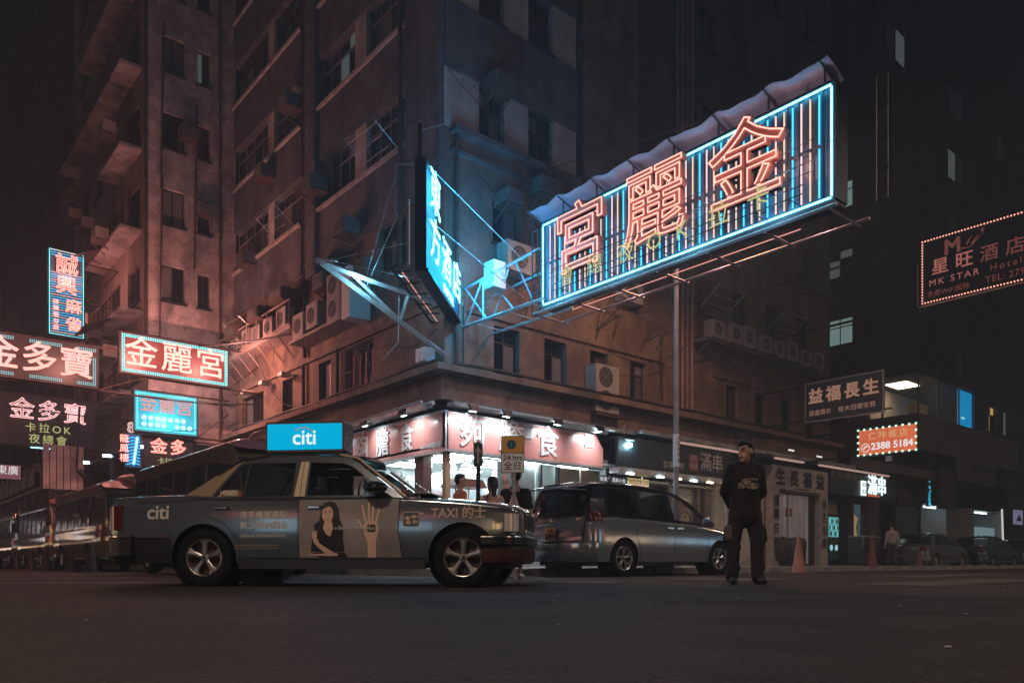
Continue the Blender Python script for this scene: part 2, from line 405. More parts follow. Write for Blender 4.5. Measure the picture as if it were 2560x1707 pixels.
# -- left front
ops = [(18.9, 19.75, 4.95, 6.5), (20.05, 20.55, 5.3, 6.3), (22.5, 23.05, 5.2, 6.35), (24.2, 25.0, 5.2, 6.4), (26.6, 28.6, 4.4, 6.35)]
ops[0] = (19.0, 20.6, 5.1, 6.55); ops[1] = (21.5, 22.3, 5.2, 6.45); ops.pop(2)
wall(FL, A, 15.562, YE, 4.2, 6.66, ops, brown_wall)
for i, o in enumerate(ops): window(FL, A, o[0], o[1], o[2], o[3], 3 if i in (0, 3) else 1, 1, grille=(i == 0))
# faded pink curtain strips behind the first window
cm = MB()
for k in range(4): FL.box(cm, 19.2 + k * 0.36, 19.28 + k * 0.36, -0.15, -0.13, 5.15, 6.3)
obj('curtain', cm, mat('pink_curtain', (0.5, 0.22, 0.18), 0.8), A)
mb = MB(); FL.box(mb, 15.6, YE, 0.002, 0.09, 6.6, 6.72); FL.box(mb, 16.4, 18.3, 0.002, 0.04, 5.2, 5.25); obj('moulding', mb, brown_wall, A, recalc=False)
ops = [(17.3, 18.7, 8.2, 9.5), (19.5, 22.0, 8.2, 9.5), (23.6, 25.6, 8.3, 9.5), (26.2, 28.6, 8.3, 9.5)]
wall(FL, A, 15.562, YE, 6.662, 9.55, ops, brown_wall)
for o in ops: window(FL, A, *o, 4, 2, rec=0.18)
z = 9.55; fl = 0
while z < TOP - 2:
    wall(FL, A, 17.1, 22.2, z, z + 1.7, [], grey_wall, name='spandrel', n=0.08)
    wall(FL, A, 23.4, YE, z, z + 1.7, [], grey_wall, name='spandrel', n=0.08)
    for u0, u1 in ((17.1, 22.2), (23.4, YE)): mb = MB(); FL.box(mb, u0, u1, 0.08, 0.16, z + 1.56, z + 1.66); obj('sill', mb, pier_wall, A, recalc=False)
    a, b = z + 1.7, z + 3.15
    for u0, u1 in ((19.3, 19.95), (25.6, 26.1)): mb = MB(); FL.box(mb, u0, u1, -0.2, 0.03, a, b); obj('pier', mb, pier_wall, A, recalc=False)
    for u0, u1 in ((17.1, 19.3), (19.95, 22.2), (23.4, 25.6), (26.1, YE)):
        window(FL, A, u0, u1, a + 0.02, b - 0.02, 4, 2, rec=0.1, fm=frame_pale if fl < 2 else frame_dark, sill=False, lit=[None, lit_dim, None, None, None, None] if (fl == 1 and u0 == 19.95) else None)
    z += 3.15; fl += 1
wall(FL, A, 15.562, 17.1, 9.56, TOP, [], grey_wall, name='corner_pilaster', n=0.16)
wall(FL, A, 22.2, 22.9, 9.56, TOP, [], grey_wall, name='pilaster', n=0.2)
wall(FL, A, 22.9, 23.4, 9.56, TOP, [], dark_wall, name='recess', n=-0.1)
pipes = MB(); pipes.tube([FL.pt(23.1, 0.1, 6.8), FL.pt(23.1, 0.1, TOP)], 0.07); pipes.tube([FL.pt(17.25, 0.2, 6.8), FL.pt(17.25, 0.2, TOP)], 0.06)
pipes.tube([FL.pt(20.9, 0.1, 5.05), FL.pt(20.9, 0.1, 6.6)], 0.05); pipes.tube([FL.pt(23.2, 0.1, 4.9), FL.pt(23.2, 0.1, 6.6)], 0.06); obj('drain_pipe', pipes, rust, A)
# laundry poles and grilles hung out of the left and right windows
for k, (fc, u, z) in enumerate(((FL, 17.6, 11.2), (FL, 24.0, 11.3), (FL, 27.0, 8.4), (FR, 21.5, 8.8), (FR, 25.6, 8.8))):
    mb = MB()
    for q in range(3): mb.tube([fc.pt(u, 0.35 + 0.18 * q, z + 0.25 * q), fc.pt(u + 1.5, 0.35 + 0.18 * q, z + 0.25 * q + 0.05)], 0.012, 5)
    mb.bar(fc.pt(u, 0, z), fc.pt(u, 0.75, z + 0.55), 0.025); mb.bar(fc.pt(u + 1.5, 0, z), fc.pt(u + 1.5, 0.75, z + 0.6), 0.025); obj('laundry_rack', mb, steel, A)
# canopy slab and cornice that run round the corner
mb = MB()
FR.box(mb, 11.032, XE, 0.3, 0.62, 4.82, 4.98); FR.box(mb, 11.032, XE, 0.0, 0.3, 4.2, 5.02)
FL.box(mb, 15.562, YE, 0.3, 0.62, 4.82, 4.98); FL.box(mb, 15.562, YE, 0.0, 0.3, 4.2, 5.02); mb.box(10.41, 11.03, 14.94, 15.56, 4.822, 4.978); mb.box(10.73, 11.028, 15.26, 15.558, 4.2, 5.018)
obj('cornice', mb, brown_wall, A, recalc=False)
mb = MB()
for z, n, r in ((5.06, 0.5, 0.03), (5.12, 0.42, 0.02), (4.75, 0.5, 0.025)):
    mb.tube([FR.pt(XE, n, z)] + [FR.pt(lerp(XE, 11, i / 14), n, z + 0.02 * math.sin(i * 2.1)) for i in range(1, 15)], r, 6)
    mb.tube([FL.pt(15.2 + i, n, z + 0.03 * math.sin(i * 1.7)) for i in range(14)], r, 6)
obj('conduit', mb, cable_m, A)
# canopy soffit over the shops: ribbed metal sheet
soff = mat('ribbed_soffit', (0.3, 0.33, 0.34), 0.5, metal=0.3, noise=0.5, scale=2.2, bump=0.3)
mb = MB()
for i in range(24): u = 10.9 + i * 0.82; FR.box(mb, u, u + 0.8, 0.31, 0.9 if u > 17 else 0.6, 4.02 - 0.02 * (i % 2), 4.12 + 0.3 * 0)
for i in range(14): u = 15.6 + i * 0.92; FL.box(mb, u, u + 0.9, 0.31, 0.6, 4.02 - 0.02 * (i % 2), 4.12)
obj('soffit_sheet', mb, soff, A, recalc=False)
# ground floor back wall
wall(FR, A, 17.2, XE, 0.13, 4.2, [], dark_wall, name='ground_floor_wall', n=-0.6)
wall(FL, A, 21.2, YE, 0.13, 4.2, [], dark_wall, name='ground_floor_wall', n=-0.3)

# ---- pink-lit building that juts over the left street
B = thing('tenement', 'pale plastered tenement lit pink by the signs, its side wall jutting over the pavement', 'building')
FB, FBL = Fac('R', YE), Fac('L', 7.9)
mb = MB(); mb.box(8.3, 11.6, YE + 0.3, 41.5, 4.72, 36); obj('core', mb, dark_wall, B, recalc=False)
def bw(z): return [(8.36, 9.14, z, z + 1.3), (9.6, 10.05, z, z + 1.25)]
ops = []; z = 6.9
while z < 34: ops += bw(z); z += 2.75
wall(FB, B, 7.9, 11.028, 4.7, 36, ops, pink_wall, n=0.0)
for i, o in enumerate(ops): window(FB, B, *o, 2, 1, rec=0.14, sill=True, lit=[lit_dim, None] if i == 9 else None)
ops = []; z = 6.9; lst = []
while z < 34:
    for u in (30.3, 33.0, 35.7, 38.4): ops.append((u, u + 1.6, z, z + 1.35))
    z += 2.95
wall(FBL, B, YE + 0.302, 41.5, 4.7, 36, ops, mat('rust_render', (0.3, 0.2, 0.17), 0.85, noise=0.5, scale=0.8, bump=0.3, streak=0.6))
for i, o in enumerate(ops): window(FBL, B, *o, 2, 1, rec=0.12)
mb = MB(); mb.box(7.9, 11.02, YE, 41.5, 4.6, 4.698); obj('soffit', mb, mat('pale_soffit', (0.4, 0.37, 0.36), 0.7, noise=0.3, scale=1), B, recalc=False)
for y in (30.0, 34.5, 39.0): mb = MB(); mb.box(8.0, 8.5, y, y + 0.5, 0.13, 4.598); obj('column', mb, grey_wall, B, recalc=False)
z = 6.3; i = 0
while z < 34:
    i += 1; y1 = (33.4, 40.6, 37.0, 35.5)[i % 4]
    mb = MB(); FBL.box(mb, 30.0, y1, 0.002, 0.75, z, z + 0.12); obj('balcony_slab', mb, pink_wall, B, recalc=False); mb = MB()
    for k in range(int((y1 - 30.1) / 0.48)): FBL.box(mb, 30.1 + k * 0.48, 30.13 + k * 0.48, 0.7, 0.73, z + 0.12, z + 0.82)
    FBL.box(mb, 30.0, y1, 0.69, 0.74, z + 0.82, z + 0.86); obj('balcony_railing', mb, rust, B, recalc=False); z += 2.95
mb = MB()
for i, (x, z) in enumerate(((8.25, 8.1), (9.45, 11.0), (8.3, 13.6))): mb.tube([(x, YE - 0.1, z), (x + 0.1, YE - 0.1, z + 6)], 0.03, 6)
mb.tube([(10.4, YE - 0.08, 4.8), (10.4, YE - 0.08, 34)], 0.05); mb.tube([(7.84, YE + 0.1, 4.8), (7.84, YE + 0.1, 34)], 0.05)
obj('drain_pipe', mb, rust, B)
mb = MB(); mb.box(7.9, 11.0, 41.2, 41.48, 0.13, 4.6); mb.box(10.7, 11.02, YE + 0.31, 41.2, 0.13, 4.6); obj('shop_wall', mb, grey_wall, B, recalc=False)

# ---- taller dark tenement further down the left street
D1 = thing('tenement', 'tall dark tenement block behind the minibuses far down the left street', 'building')
FC = Fac('L', 7.9); FCS = Fac('R', 41.6)
mb = MB(); mb.box(8.3, 20, 42.1, 74, 0.1, 50); obj('core', mb, dark_wall, D1, recalc=False)
ops = []; z = 5.6
while z < 46:
    for k in range(9): ops.append((42.6 + k * 3.3, 44.4 + k * 3.3, z, z + 1.5))
    z += 3.1
wall(FC, D1, 41.6, 74, 3.9, 50, ops, far_wall)
for i, o in enumerate(ops): window(FC, D1, *o, 2, 1, rec=0.1, sill=False, lit=[lit_dim, None] if i in (96, 75, 118) else ([lit_cool, None] if i in (31, 104) else None))
for k in range(9): mb = MB(); FC.box(mb, 42.2 + k * 3.3, 42.5 + k * 3.3, 0.002, 0.35, 3.9, 50); obj('pier', mb, far_wall, D1, recalc=False)
for k in range(14): mb = MB(); mb.box(7.0, 7.9, 42 + k * 2.3, 42.25 + k * 2.3, 0.13, 3.748); obj('column', mb, pier_wall, D1, recalc=False)
mb = MB(); mb.box(6.7, 7.9, 41.6, 74, 3.75, 3.898); obj('arcade_beam', mb, pier_wall, D1, recalc=False)
# dark block that closes the street
D2 = thing('tower_block', 'unlit tower block closing off the far end of the left street', 'building')
mb = MB(); mb.box(-30, 20, 92, 96, 0, 70); obj('wall', mb, far_wall, D2, recalc=False)
FD = Fac('R', 92)
for i in range(10):
    for j in range(6): window(FD, D2, 4.2 + j * 1.6, 5.3 + j * 1.6, 6 + i * 3.2, 7.4 + i * 3.2, 1, 1, rec=-0.06, sill=False, lit=[lit_dim] if (i * 5 + j * 3) % 13 == 0 else None)
random.seed(8)
for i in range(16):  # glowing panels added out of view for reflections on the minibuses
    mb = MB(); x = -11.5 + i * 0.95; z = random.choice((0.3, 0.3, 2.6, 4.2, 6.0)); mb.box(x, x + random.uniform(0.4, 0.85), 91.7, 91.9, z, z + random.uniform(0.7, 2.0)); obj('added_lit_panel', mb, emat(('added_end_amber', 'added_end_white', 'added_end_orange')[i % 3], ((1.0, 0.62, 0.3), (0.9, 0.9, 1.0), (1.0, 0.45, 0.2))[i % 3], 3.0), D2, recalc=False)
# low podium terrace wall with posts under the signs
T = thing('terrace_wall', 'pale balustrade wall with square posts stepping away above the minibuses', 'wall')
for k in range(12):
    y = 42.2 + k * 2.0; p = MB(); p.box(6.35, 6.68, y, y + 0.3, 3.9, 4.9); obj('post', p, pier_wall, T, recalc=False)
p = MB(); p.box(6.42, 6.6, 42.2, 66.3, 3.9, 4.55); obj('panel', p, pier_wall, T, recalc=False)

# ---- low shop row past the tenement, then the shophouse with the lit glazed corner
LR = thing('shop_row', 'low single-storey row of closed shops between the corner tenement and the lit glazed shophouse', 'building')
mb = MB(); mb.box(30.22, 38.4, 15.9, 22, 0.13, 4.5); obj('wall', mb, dark_wall, LR, recalc=False)
mb = MB(); mb.box(30.22, 38.5, 14.7, 15.898, 4.1, 4.3); mb.box(30.22, 38.5, 14.7, 14.8, 4.3, 4.5); obj('canopy', mb, dark_wall, LR, recalc=False)
E1 = thing('corner_shophouse', 'dark shophouse whose first floor corner is glazed and lit white and blue', 'building')
FE, FEL, FE2 = Fac('R', 16.05), Fac('L', 40.0), Fac('R', 18.6)  # shophouse and its boards scaled up about the camera position, written as plain numbers
mb = MB(); mb.box(40.7, 90, 19.8, 32, 6.2, 52); obj('core', mb, dark_wall, E1, recalc=False)
wall(FE2, E1, 40.002, 90, 9.7, 52, [], dark_wall); wall(FEL, E1, 18.3, 32, 9.7, 52, [], dark_wall)
tan = mat('tan_parapet', (0.36, 0.26, 0.18), 0.8, noise=0.3, scale=1.2, bump=0.15, streak=0.4)
wall(FE, E1, 40.002, 54.5, 5.85, 7.65, [], tan, name='parapet'); wall(FEL, E1, 16.352, 29, 5.85, 7.65, [], tan, name='parapet')
mb = MB(); mb.box(39.95, 54.5, 16.0, 19.8, 5.76, 5.848); mb.box(40.3, 54.5, 16.4, 19.8, 7.655, 7.7); mb.box(39.85, 54.5, 15.95, 18.6, 9.64, 9.78); obj('slab', mb, dark_wall, E1, recalc=False)
room = mat('white_room_wall', (0.7, 0.6, 0.5), 0.8)
mb = MB(); mb.box(41.0, 47.2, 18.9, 19.0, 7.71, 9.63); obj('room_wall', mb, room, E1, recalc=False)
mb = MB(); mb.box(41.4, 43.0, 17.2, 18.3, 9.6, 9.63); obj('ceiling_lamp', mb, emat('ceiling_lamp_light', (1, 0.78, 0.56), 7), E1, recalc=False)
mb = MB(); mb.box(45.3, 47.3, 16.16, 16.2, 7.71, 9.6); obj('blue_panel', mb, emat('blue_glow', (0.0, 0.36, 0.75), 0.6), E1, recalc=False)
mb = MB(); mb.box(45.7, 46.2, 16.12, 16.15, 8.05, 8.17); obj('notice', mb, emat('notice_glow', (0.3, 0.75, 0.8), 0.8), E1, recalc=False)
mb = MB()
for x in (40.02, 42.3, 45.2, 47.35): mb.box(x, x + 0.08, 16.06, 16.12, 7.656, 9.64)
for y in (17.8, 19.6): mb.box(40.02, 40.1, y, y + 0.08, 7.656, 9.64)
obj('glazing_bar', mb, frame_pale, E1, recalc=False)
gl = mat('clear_glass', (0.8, 0.9, 0.9), 0.03, alpha=0.16, spec=0.5)
mb = MB(); mb.box(40.12, 45.2, 16.08, 16.09, 7.656, 9.64); mb.box(40.04, 40.05, 16.15, 19.7, 7.656, 9.64); obj('glazing', mb, gl, E1, recalc=False)
mb = MB(); mb.box(41.5, 43.0, 16.8, 17.2, 7.71, 8.5); obj('yellow_screen', mb, mat('yellow_board', (0.6, 0.4, 0.12), 0.7), E1, recalc=False)
wall(FE, E1, 47.45, 54.5, 7.652, 9.638, [(49.6, 50.9, 7.8, 9.3), (51.9, 53.0, 7.8, 9.3)], far_wall)
window(FE, E1, 49.6, 50.9, 7.8, 9.3, 2, 2, lit=[lit_warm, None, lit_warm, lit_warm]); window(FE, E1, 51.9, 53.0, 7.8, 9.3, 2, 1, lit=[None, lit_dim])
for i in range(9):
    for j in range(9):
        l = None
        if (i, j) in ((3, 2),): l = [lit_dim, None]
        if (i, j) in ((4, 0), (3, 6), (7, 4)): l = [None, lit_dim]
        if l is None and random.random() < 0.72: continue
        window(FE2, E1, 42.0 + j * 4.2, 44.4 + j * 4.2, 11.6 + i * 4.0, 13.4 + i * 4.0, 2, 1, rec=-0.06, sill=False, lit=l)
for i in range(9):
    for j in range(3):
        if (i, j) not in ((0, 0), (2, 0), (3, 1), (1, 0), (4, 1)): continue
        window(FEL, E1, 19.3 + j * 3.0, 20.7 + j * 3.0, 11.8 + i * 3.6, 13.2 + i * 3.6, 2, 2, rec=-0.08, sill=True, lit=[lit_cool, lit_cool, lit_cool, None] if (i, j) in ((0, 0), (2, 0), (3, 1)) else ([None, lit_dim] if (i, j) == (1, 0) else None))
mb = MB(); mb.box(54.5, 90, 16.5, 18.6, 5.0, 9.7); mb.box(38.6, 90, 18.8, 19.0, 0.13, 5.76); obj('upper_wall', mb, far_wall, E1, recalc=False)
mb = MB(); mb.box(30.3, 40.3, 32, 32.5, 0, 50); lw = obj('lane_wall', mb, dark_wall, recalc=False); tag(lw, 'black end wall of the narrow lane beyond the corner tenement', 'wall')
# ---- shops across the road behind the viewer: they close the street; lit panels are added for reflections and fill
def opposite(lab, fac, u0, u1, h, m, lits, sgn):
    """a plain block facing the junction from behind the viewer, with lit panels added as shop windows under a canopy"""
    t = thing('street_block', lab, 'building'); p = fac.p
    def bx(a, b, n0, n1, z0, z1, mm, nm):
        q = MB()
        if fac.ax == 'R': q.box(a, b, p + sgn * n0, p + sgn * n1, z0, z1)
        else: q.box(p + sgn * n0, p + sgn * n1, a, b, z0, z1)
        return obj(nm, q, mm, t, recalc=False)
    bx(u0, u1, -8, -0.3, 0, h, m, 'wall'); bx(u0, u1, -0.3, 0.9, 3.3, 3.5, dark_wall, 'canopy'); bx(u0, u1, -0.3, 0.0, 3.5, h, m, 'upper_wall')
    n = len(lits); w = (u1 - u0) / n
    for i, (e, sc) in enumerate(lits):
        a = u0 + i * w
        bx(a, a + 0.4, -0.29, 0.02, 0, 3.29, m, 'pier')
        if e:
            for k in range(3): bx(a + 0.6 + k * (w - 0.8) / 3, a + 0.6 + k * (w - 0.8) / 3 + (w - 1.4) / 3 * (0.6, 0.9, 0.4)[(k + i) % 3], -0.28, -0.24, 0.5, (2.5, 2.1, 2.6)[(k + i) % 3], e, 'added_lit_panel')
        if e: bx(a + w * 0.5, a + w * 0.5 + 0.08, -0.23, -0.15, 0.3, 2.6, frame_dark, 'mullion'); bx(a + 0.41, a + w - 0.01, -0.28, -0.1, 0.0, 0.34, dark_wall, 'stall_riser')
        if sc: bx(a + 0.5, a + w - 0.3, 0.0, 0.15, 2.65, 3.25, sc, 'sign_box')
        for k in range(4): bx(a + 1.0, a + w - 1.2, 0.001, 0.03, 4.6 + k * 3.1, 6.0 + k * 3.1, night_glass, 'window')
glow_cool = emat('added_panel_cool', (0.6, 0.85, 1.0), 2.2); glow_warm = emat('added_panel_warm', (1.0, 0.62, 0.35), 2.6); sg_red = emat('added_panel_red', (1.0, 0.25, 0.18), 1.6); sg_blue = emat('added_panel_blue', (0.2, 0.6, 1.0), 1.6)  # glowing panels added behind the viewer, reflected in the car paint
opposite('row of shops with added lit panels facing the corner across the right street, behind the viewer', Fac('R', -9.0), 5, 47, 22, brown_wall, [(glow_warm, sg_red), (None, None), (glow_cool, sg_blue), (None, sg_red), (glow_warm, None), (glow_cool, None), (None, sg_blue)], 1)
opposite('row of half-shut shops with added lit panels on the far side of the left street, behind the viewer', Fac('L', -9.0), -9, 104, 22, grey_wall, [(glow_warm, None), (glow_cool, sg_red), (None, None), (glow_warm, sg_blue), (None, sg_red), (glow_warm, None), (None, None), (glow_warm, sg_red), (glow_cool, None), (glow_warm, None), (None, sg_red), (glow_warm, sg_blue), (glow_warm, None), (glow_cool, None), (None, None), (glow_warm, None)], 1)
# ================================================================ NEON AND SIGNBOARDS
n_red = emat('neon_red', (1.0, 0.34, 0.27), 2.7)
n_redhot = emat('neon_salmon', (1.0, 0.24, 0.20), 4.2)
n_cyan = emat('neon_cyan', (0.05, 0.5, 0.85), 2.2)
n_blue = emat('neon_ice_blue', (0.12, 0.75, 1.0), 9.0)
n_pink = emat('neon_pink', (1.0, 0.62, 0.60), 1.35)
n_cream = emat('neon_amber', (1.0, 0.68, 0.5), 1.1)
n_yel = emat('neon_yellow', (0.72, 0.74, 0.3), 0.75)
n_teal = emat('led_teal', (0.15, 0.85, 0.85), 2.2)
panel_blue = mat('navy_sign_panel', (0.07, 0.12, 0.18), 0.45, metal=0.2, noise=0.3, scale=3, bump=0.1)
panel_blk = mat('black_sign_panel', (0.02, 0.018, 0.018), 0.5)
panel_red = mat('maroon_sign_panel', (0.09, 0.02, 0.02), 0.45)
red_char = mat('red_character_face', (0.30, 0.14, 0.11), 0.4)
teal_steel = mat('pale_sign_steel', (0.55, 0.6, 0.62), 0.45, metal=0.4, noise=0.3, scale=5)

# ---- the long sign over the right street. local x runs toward the viewer's right, -y is its lit face
S = thing('neon_sign', 'huge slanting neon billboard of three red characters and blue stripes hung over the van', 'neon sign', (11.6, 12.62, 5.92), RIGHT)
LS, HS = 6.7, 1.82
mb = MB()
k = 66
for i in range(k):   # corrugated sheet: alternate ribs
    u0, u1 = LS * i / k, LS * (i + 1) / k; d = 0.0 if i % 2 else 0.025
    mb.box(u0, u1, 0.05 + d, 0.09, 0.0, HS)
obj('corrugated_panel', mb, panel_blue, S, recalc=False)
mb = MB(); mb.box(0, LS, 0.30, 0.34, 0.05, HS - 0.05); obj('back_panel', mb, panel_blue, S, recalc=False)
for u in (0.9, 2.6, 4.3, 6.0): glow(S, (u, -0.5, 0.9), (1.0, 0.36, 0.3), 17, 0.02); glow(S, (u - 0.3, -0.45, 0.1), (0.2, 0.65, 1.0), 24, 0.02)
for u in (1.2, 3.4, 5.6): glow(S, (u, 1.3, 0.9), (0.9, 0.5, 0.55), 40, 0.02)
mb = MB(); mb.box(-0.02, LS + 0.02, 0.0, 0.36, -0.06, -0.01); mb.box(-0.02, LS + 0.02, 0.0, 0.08, HS + 0.002, HS + 0.05); mb.box(LS + 0.0, LS + 0.05, 0.0, 0.36, -0.005, HS); mb.box(-0.05, -0.0, 0.0, 0.36, -0.005, HS); obj('sign_box', mb, mat('dull_sign_case', (0.035, 0.045, 0.055), 0.6), S, recalc=False)
nx = 44; tcol = [n_cyan, n_pink, n_cream]
chars = [(1.3, '宮', 0.62), (3.25, '麗', 0.70), (5.22, '金', 0.70)]
for i in range(nx):
    u = 0.09 + (LS - 0.18) * i / (nx - 1)
    if 0.0 < i < nx - 1:
        m = tcol[i % 3]
        t = MB(); segs = [(0.1, HS * 0.48), (HS * 0.52, HS - 0.1)]
        for a, b in segs: t.tube([(u, 0.02, a), (u, 0.02, b)], 0.0135, 6)
        obj('neon_tube', t, m, S)
for a, b in (((0.03, 0.0, 0.03), (LS - 0.03, 0.0, 0.03)), ((0.03, 0.0, HS - 0.03), (LS - 0.03, 0.0, HS - 0.03)), ((0.03, 0.0, 0.05), (0.03, 0.0, HS - 0.05)), ((LS - 0.03, 0.0, 0.05), (LS - 0.03, 0.0, HS - 0.05))):
    t = MB(); n = 6 if a[0] != b[0] else 2
    for q in range(n):
        p0 = Vector(a).lerp(Vector(b), (q + 0.012) / n); p1 = Vector(a).lerp(Vector(b), (q + 0.988) / n); t.tube([p0, p1], 0.015, 6)
    obj('border_tube', t, n_blue, S)
for u, ch, cz in chars:
    o = text(ch, 1.52, red_char, S, (u, -0.08, 1.02), name='character_face', extrude=0.05, offset=0.035)
    o = text(ch, 1.52, n_red, S, (u, -0.16, 1.02), name='neon_character', outline=True, bevel=0.012, offset=-0.012)
for y, ch in ((11.6, '會'), (10.81, '總'), (9.97, '夜'), (9.27, 'O'), (8.64, 'K'), (7.86, '拉'), (7.09, '卡')):
    text(ch, 0.44, n_yel, S, (12.62 - y, -0.24, 0.32), name='small_character')
# rails in front that carry the small characters, and the underframe
mb = MB()
for z in (0.16, 0.3, 0.62): mb.bar((0.5, -0.2, z), (6.3, -0.2, z), 0.016)
for q in range(9): mb.bar((0.8 + q * 0.66, -0.2, 0.14), (0.8 + q * 0.66, 0.06, 0.14), 0.016)
obj('character_rail', mb, black_metal, S)
mb = MB()
for y in (0.9,): mb.bar((-0.3, y, -0.1), (LS + 0.15, y, -0.1), 0.045)
mb.bar((-0.3, 0.0, -0.1), (LS + 0.05, 0.0, -0.1), 0.05)
for q in range(7): mb.bar((-0.2 + q * 1.14, 0.0, -0.13), (-0.2 + q * 1.14, 1.0, -0.13), 0.04)
obj('underframe', mb, mat('mauve_steel', (0.4, 0.33, 0.35), 0.5, metal=0.4), S)
mb = MB(); mb.tube([(0.5, 0.45, -0.09), (5.9, 0.45, -0.09)], 0.008, 6); obj('rear_tube', mb, emat('neon_dim_red', (1.0, 0.4, 0.32), 1.1), S)
# tarpaulin roof: wavy sheet with ribs
rows = []
for i in range(61):
    u = -0.35 + i * (LS + 0.33) / 60; row = []
    sag = 0.07 * abs(math.sin(math.pi * (i / 60) * 7)) + 0.02 * math.sin(i * 1.3)
    for j in range(7):
        v = j / 6; row.append((u, -0.16 + v * 0.55, HS + 0.37 - 0.17 * v - sag * (1 - 0.5 * v) + 0.03 * math.sin(v * 3)))
    rows.append(row)
mb = MB().grid(rows); rows2 = [[(a, b, c - 0.012) for a, b, c in r] for r in rows]; mb.grid(rows2, flip=True)
obj('tarpaulin', mb, mat('white_tarpaulin', (0.27, 0.30, 0.40), 0.6, noise=0.25, scale=2, bump=0.15), S, recalc=False)
for q in range(8):
    mb = MB(); u = -0.3 + q * 0.98; mb.bar((u, -0.17, HS + 0.335), (u, 0.41, HS + 0.15), 0.035); mb.bar((u, 0.0, HS + 0.03), (u, 0.0, HS + 0.26), 0.03); obj('tarpaulin_rib', mb, mat('dull_sign_case', (0, 0, 0)), S)
# ladders at both ends
for u, y, z0, z1 in ((-0.32, 0.0, -0.12, 1.75), (LS + 0.3, 0.85, 0.1, 2.1)):
    mb = MB(); mb.bar((u, y, z0), (u, y, z1), 0.03); mb.bar((u + 0.18, y, z0), (u + 0.18, y, z1), 0.03)
    for q in range(5): z = lerp(z0, z1, q / 4); mb.bar((u, y, z), (u + 0.18, y, z), 0.025)
    obj('ladder', mb, mat('teal_sign_steel', (0.03, 0.05, 0.055), 0.8), S)
# truss back to the corner of the building
mb = MB(); y0, y1 = -2.9, 0.05
mb.bar((y0, 0, 0.22), (y1, 0, 0.17), 0.065); mb.bar((y0, 0.02, 1.19), (-0.1, 0.02, 1.33), 0.055); mb.bar((y0, 0.9, 0.22), (y1, 0.9, 0.17), 0.05); mb.bar((y0, 0.9, 1.19), (-0.1, 0.9, 1.3), 0.04)
for a, b in (((-2.85, 0.22), (-2.15, 1.22)), ((-2.85, 1.18), (-2.0, 0.24)), ((-2.12, 1.22), (-2.12, 0.22)), ((-1.95, 1.22), (-1.0, 0.22)), ((-1.7, 0.22), (-1.15, 1.2)), ((-0.9, 1.25), (-0.3, 0.2))):
    mb.bar((a[0], 0.01, a[1]), (b[0], 0.01, b[1]), 0.038)
for x in (-2.5, -1.3, -0.5): mb.bar((x, 0, 0.22), (x, 0.9, 0.22), 0.03)
obj('truss', mb, teal_steel, S)
mb = MB()
for (a, b) in (((0.9, 0.5, HS + 0.4), (-2.95, 1.5, HS + 2.4)), ((3.4, 0.5, HS + 0.4), (-2.95, 2.3, HS + 2.6)), ((6.2, 0.2, HS + 0.2), (-2.95, 2.3, HS + 3.0))): mb.tube([a, b], 0.008, 5)
for q in range(4):
    pts = []
    for i in range(18): t = i / 17; pts.append((-2.6 + t * 9.0, -0.12 + 0.02 * q, 0.5 + 0.18 * q + 0.25 * q * t * (1 - t) * (-1) ** q))
    mb.tube(pts, 0.006, 4)
obj('guy_wire', mb, cable_m, S)
jb = MB(); jb.box(0, 0.36, -0.2, 0.16, 0, 0.62); o = obj('body', jb, white_m)
J = thing('junction_box', 'white metal junction box bolted on the truss between the two neon signs', 'junction box', (11.45, 14.25, 6.66), RIGHT); o.parent = J
jb = MB(); jb.box(0.02, 0.34, -0.215, -0.202, 0.02, 0.6); obj('door', jb, white_m, J); jb = MB(); jb.box(0.29, 0.32, -0.225, -0.216, 0.28, 0.36); jb.box(0.04, 0.06, -0.222, -0.216, 0.5, 0.55); obj('latch', jb, black_metal, J)

# ---- the blue corner sign, set at 45 degrees off the corner
DG = R(45)
Bs = thing('neon_sign', 'ice-blue vertical neon sign jutting diagonally from the building corner, seen nearly edge on', 'neon sign', (8.86, 13.14, 6.25), R(42.5))
LB = 3.5
mb = MB(); mb.box(0, 0.95, 0, 0.2, 0.0, 2.2); mb.plate([(0.95, 0), (LB, 0), (LB, 1.1), (0.95, 1.25)], [], lambda x, z, d: (x, d, z), 0.2)
obj('sign_box', mb, mat('blue_sign_face', (0.01, 0.12, 0.2), 0.6, noise=0.2, scale=3), Bs)
mb = MB(); mb.box(-0.03, LB, -0.06, 0.22, -0.06, -0.004); mb.box(-0.04, -0.004, -0.02, 0.22, 0, 2.26); mb.box(-0.02, 0.95, -0.03, 0.22, 2.21, 2.25); mb.tube([(0.1, 0.15, 2.2), (0.1, 0.15, 3.0)], 0.05)
mb.bar((0, 0.7, 0), (LB, 0.7, 0), 0.05)
for q in range(6): mb.bar((q * 0.68, 0.3, -0.03), (q * 0.68, 0.7, -0.03), 0.03)
obj('frame', mb, black_metal, Bs)
text('東', 0.98, n_blue, Bs, (0.47, -0.10, 1.66), name='neon_character', extrude=0.008)
text('方', 0.98, n_blue, Bs, (0.47, -0.10, 0.66), name='neon_character', extrude=0.008)
text('酒', 0.95, n_blue, Bs, (1.6, -0.10, 0.68), name='neon_character', extrude=0.008)
text('店', 0.95, n_blue, Bs, (2.75, -0.10, 0.66), name='neon_character', extrude=0.008)
for p_ in ((0.5, -0.55, 1.7), (0.5, -0.55, 0.9), (1.7, -0.5, 0.8), (2.8, -0.45, 0.8)): glow(Bs, (p_[0], p_[1] - 0.35, p_[2]), (0.01, 0.42, 0.9), 110, 0.02)
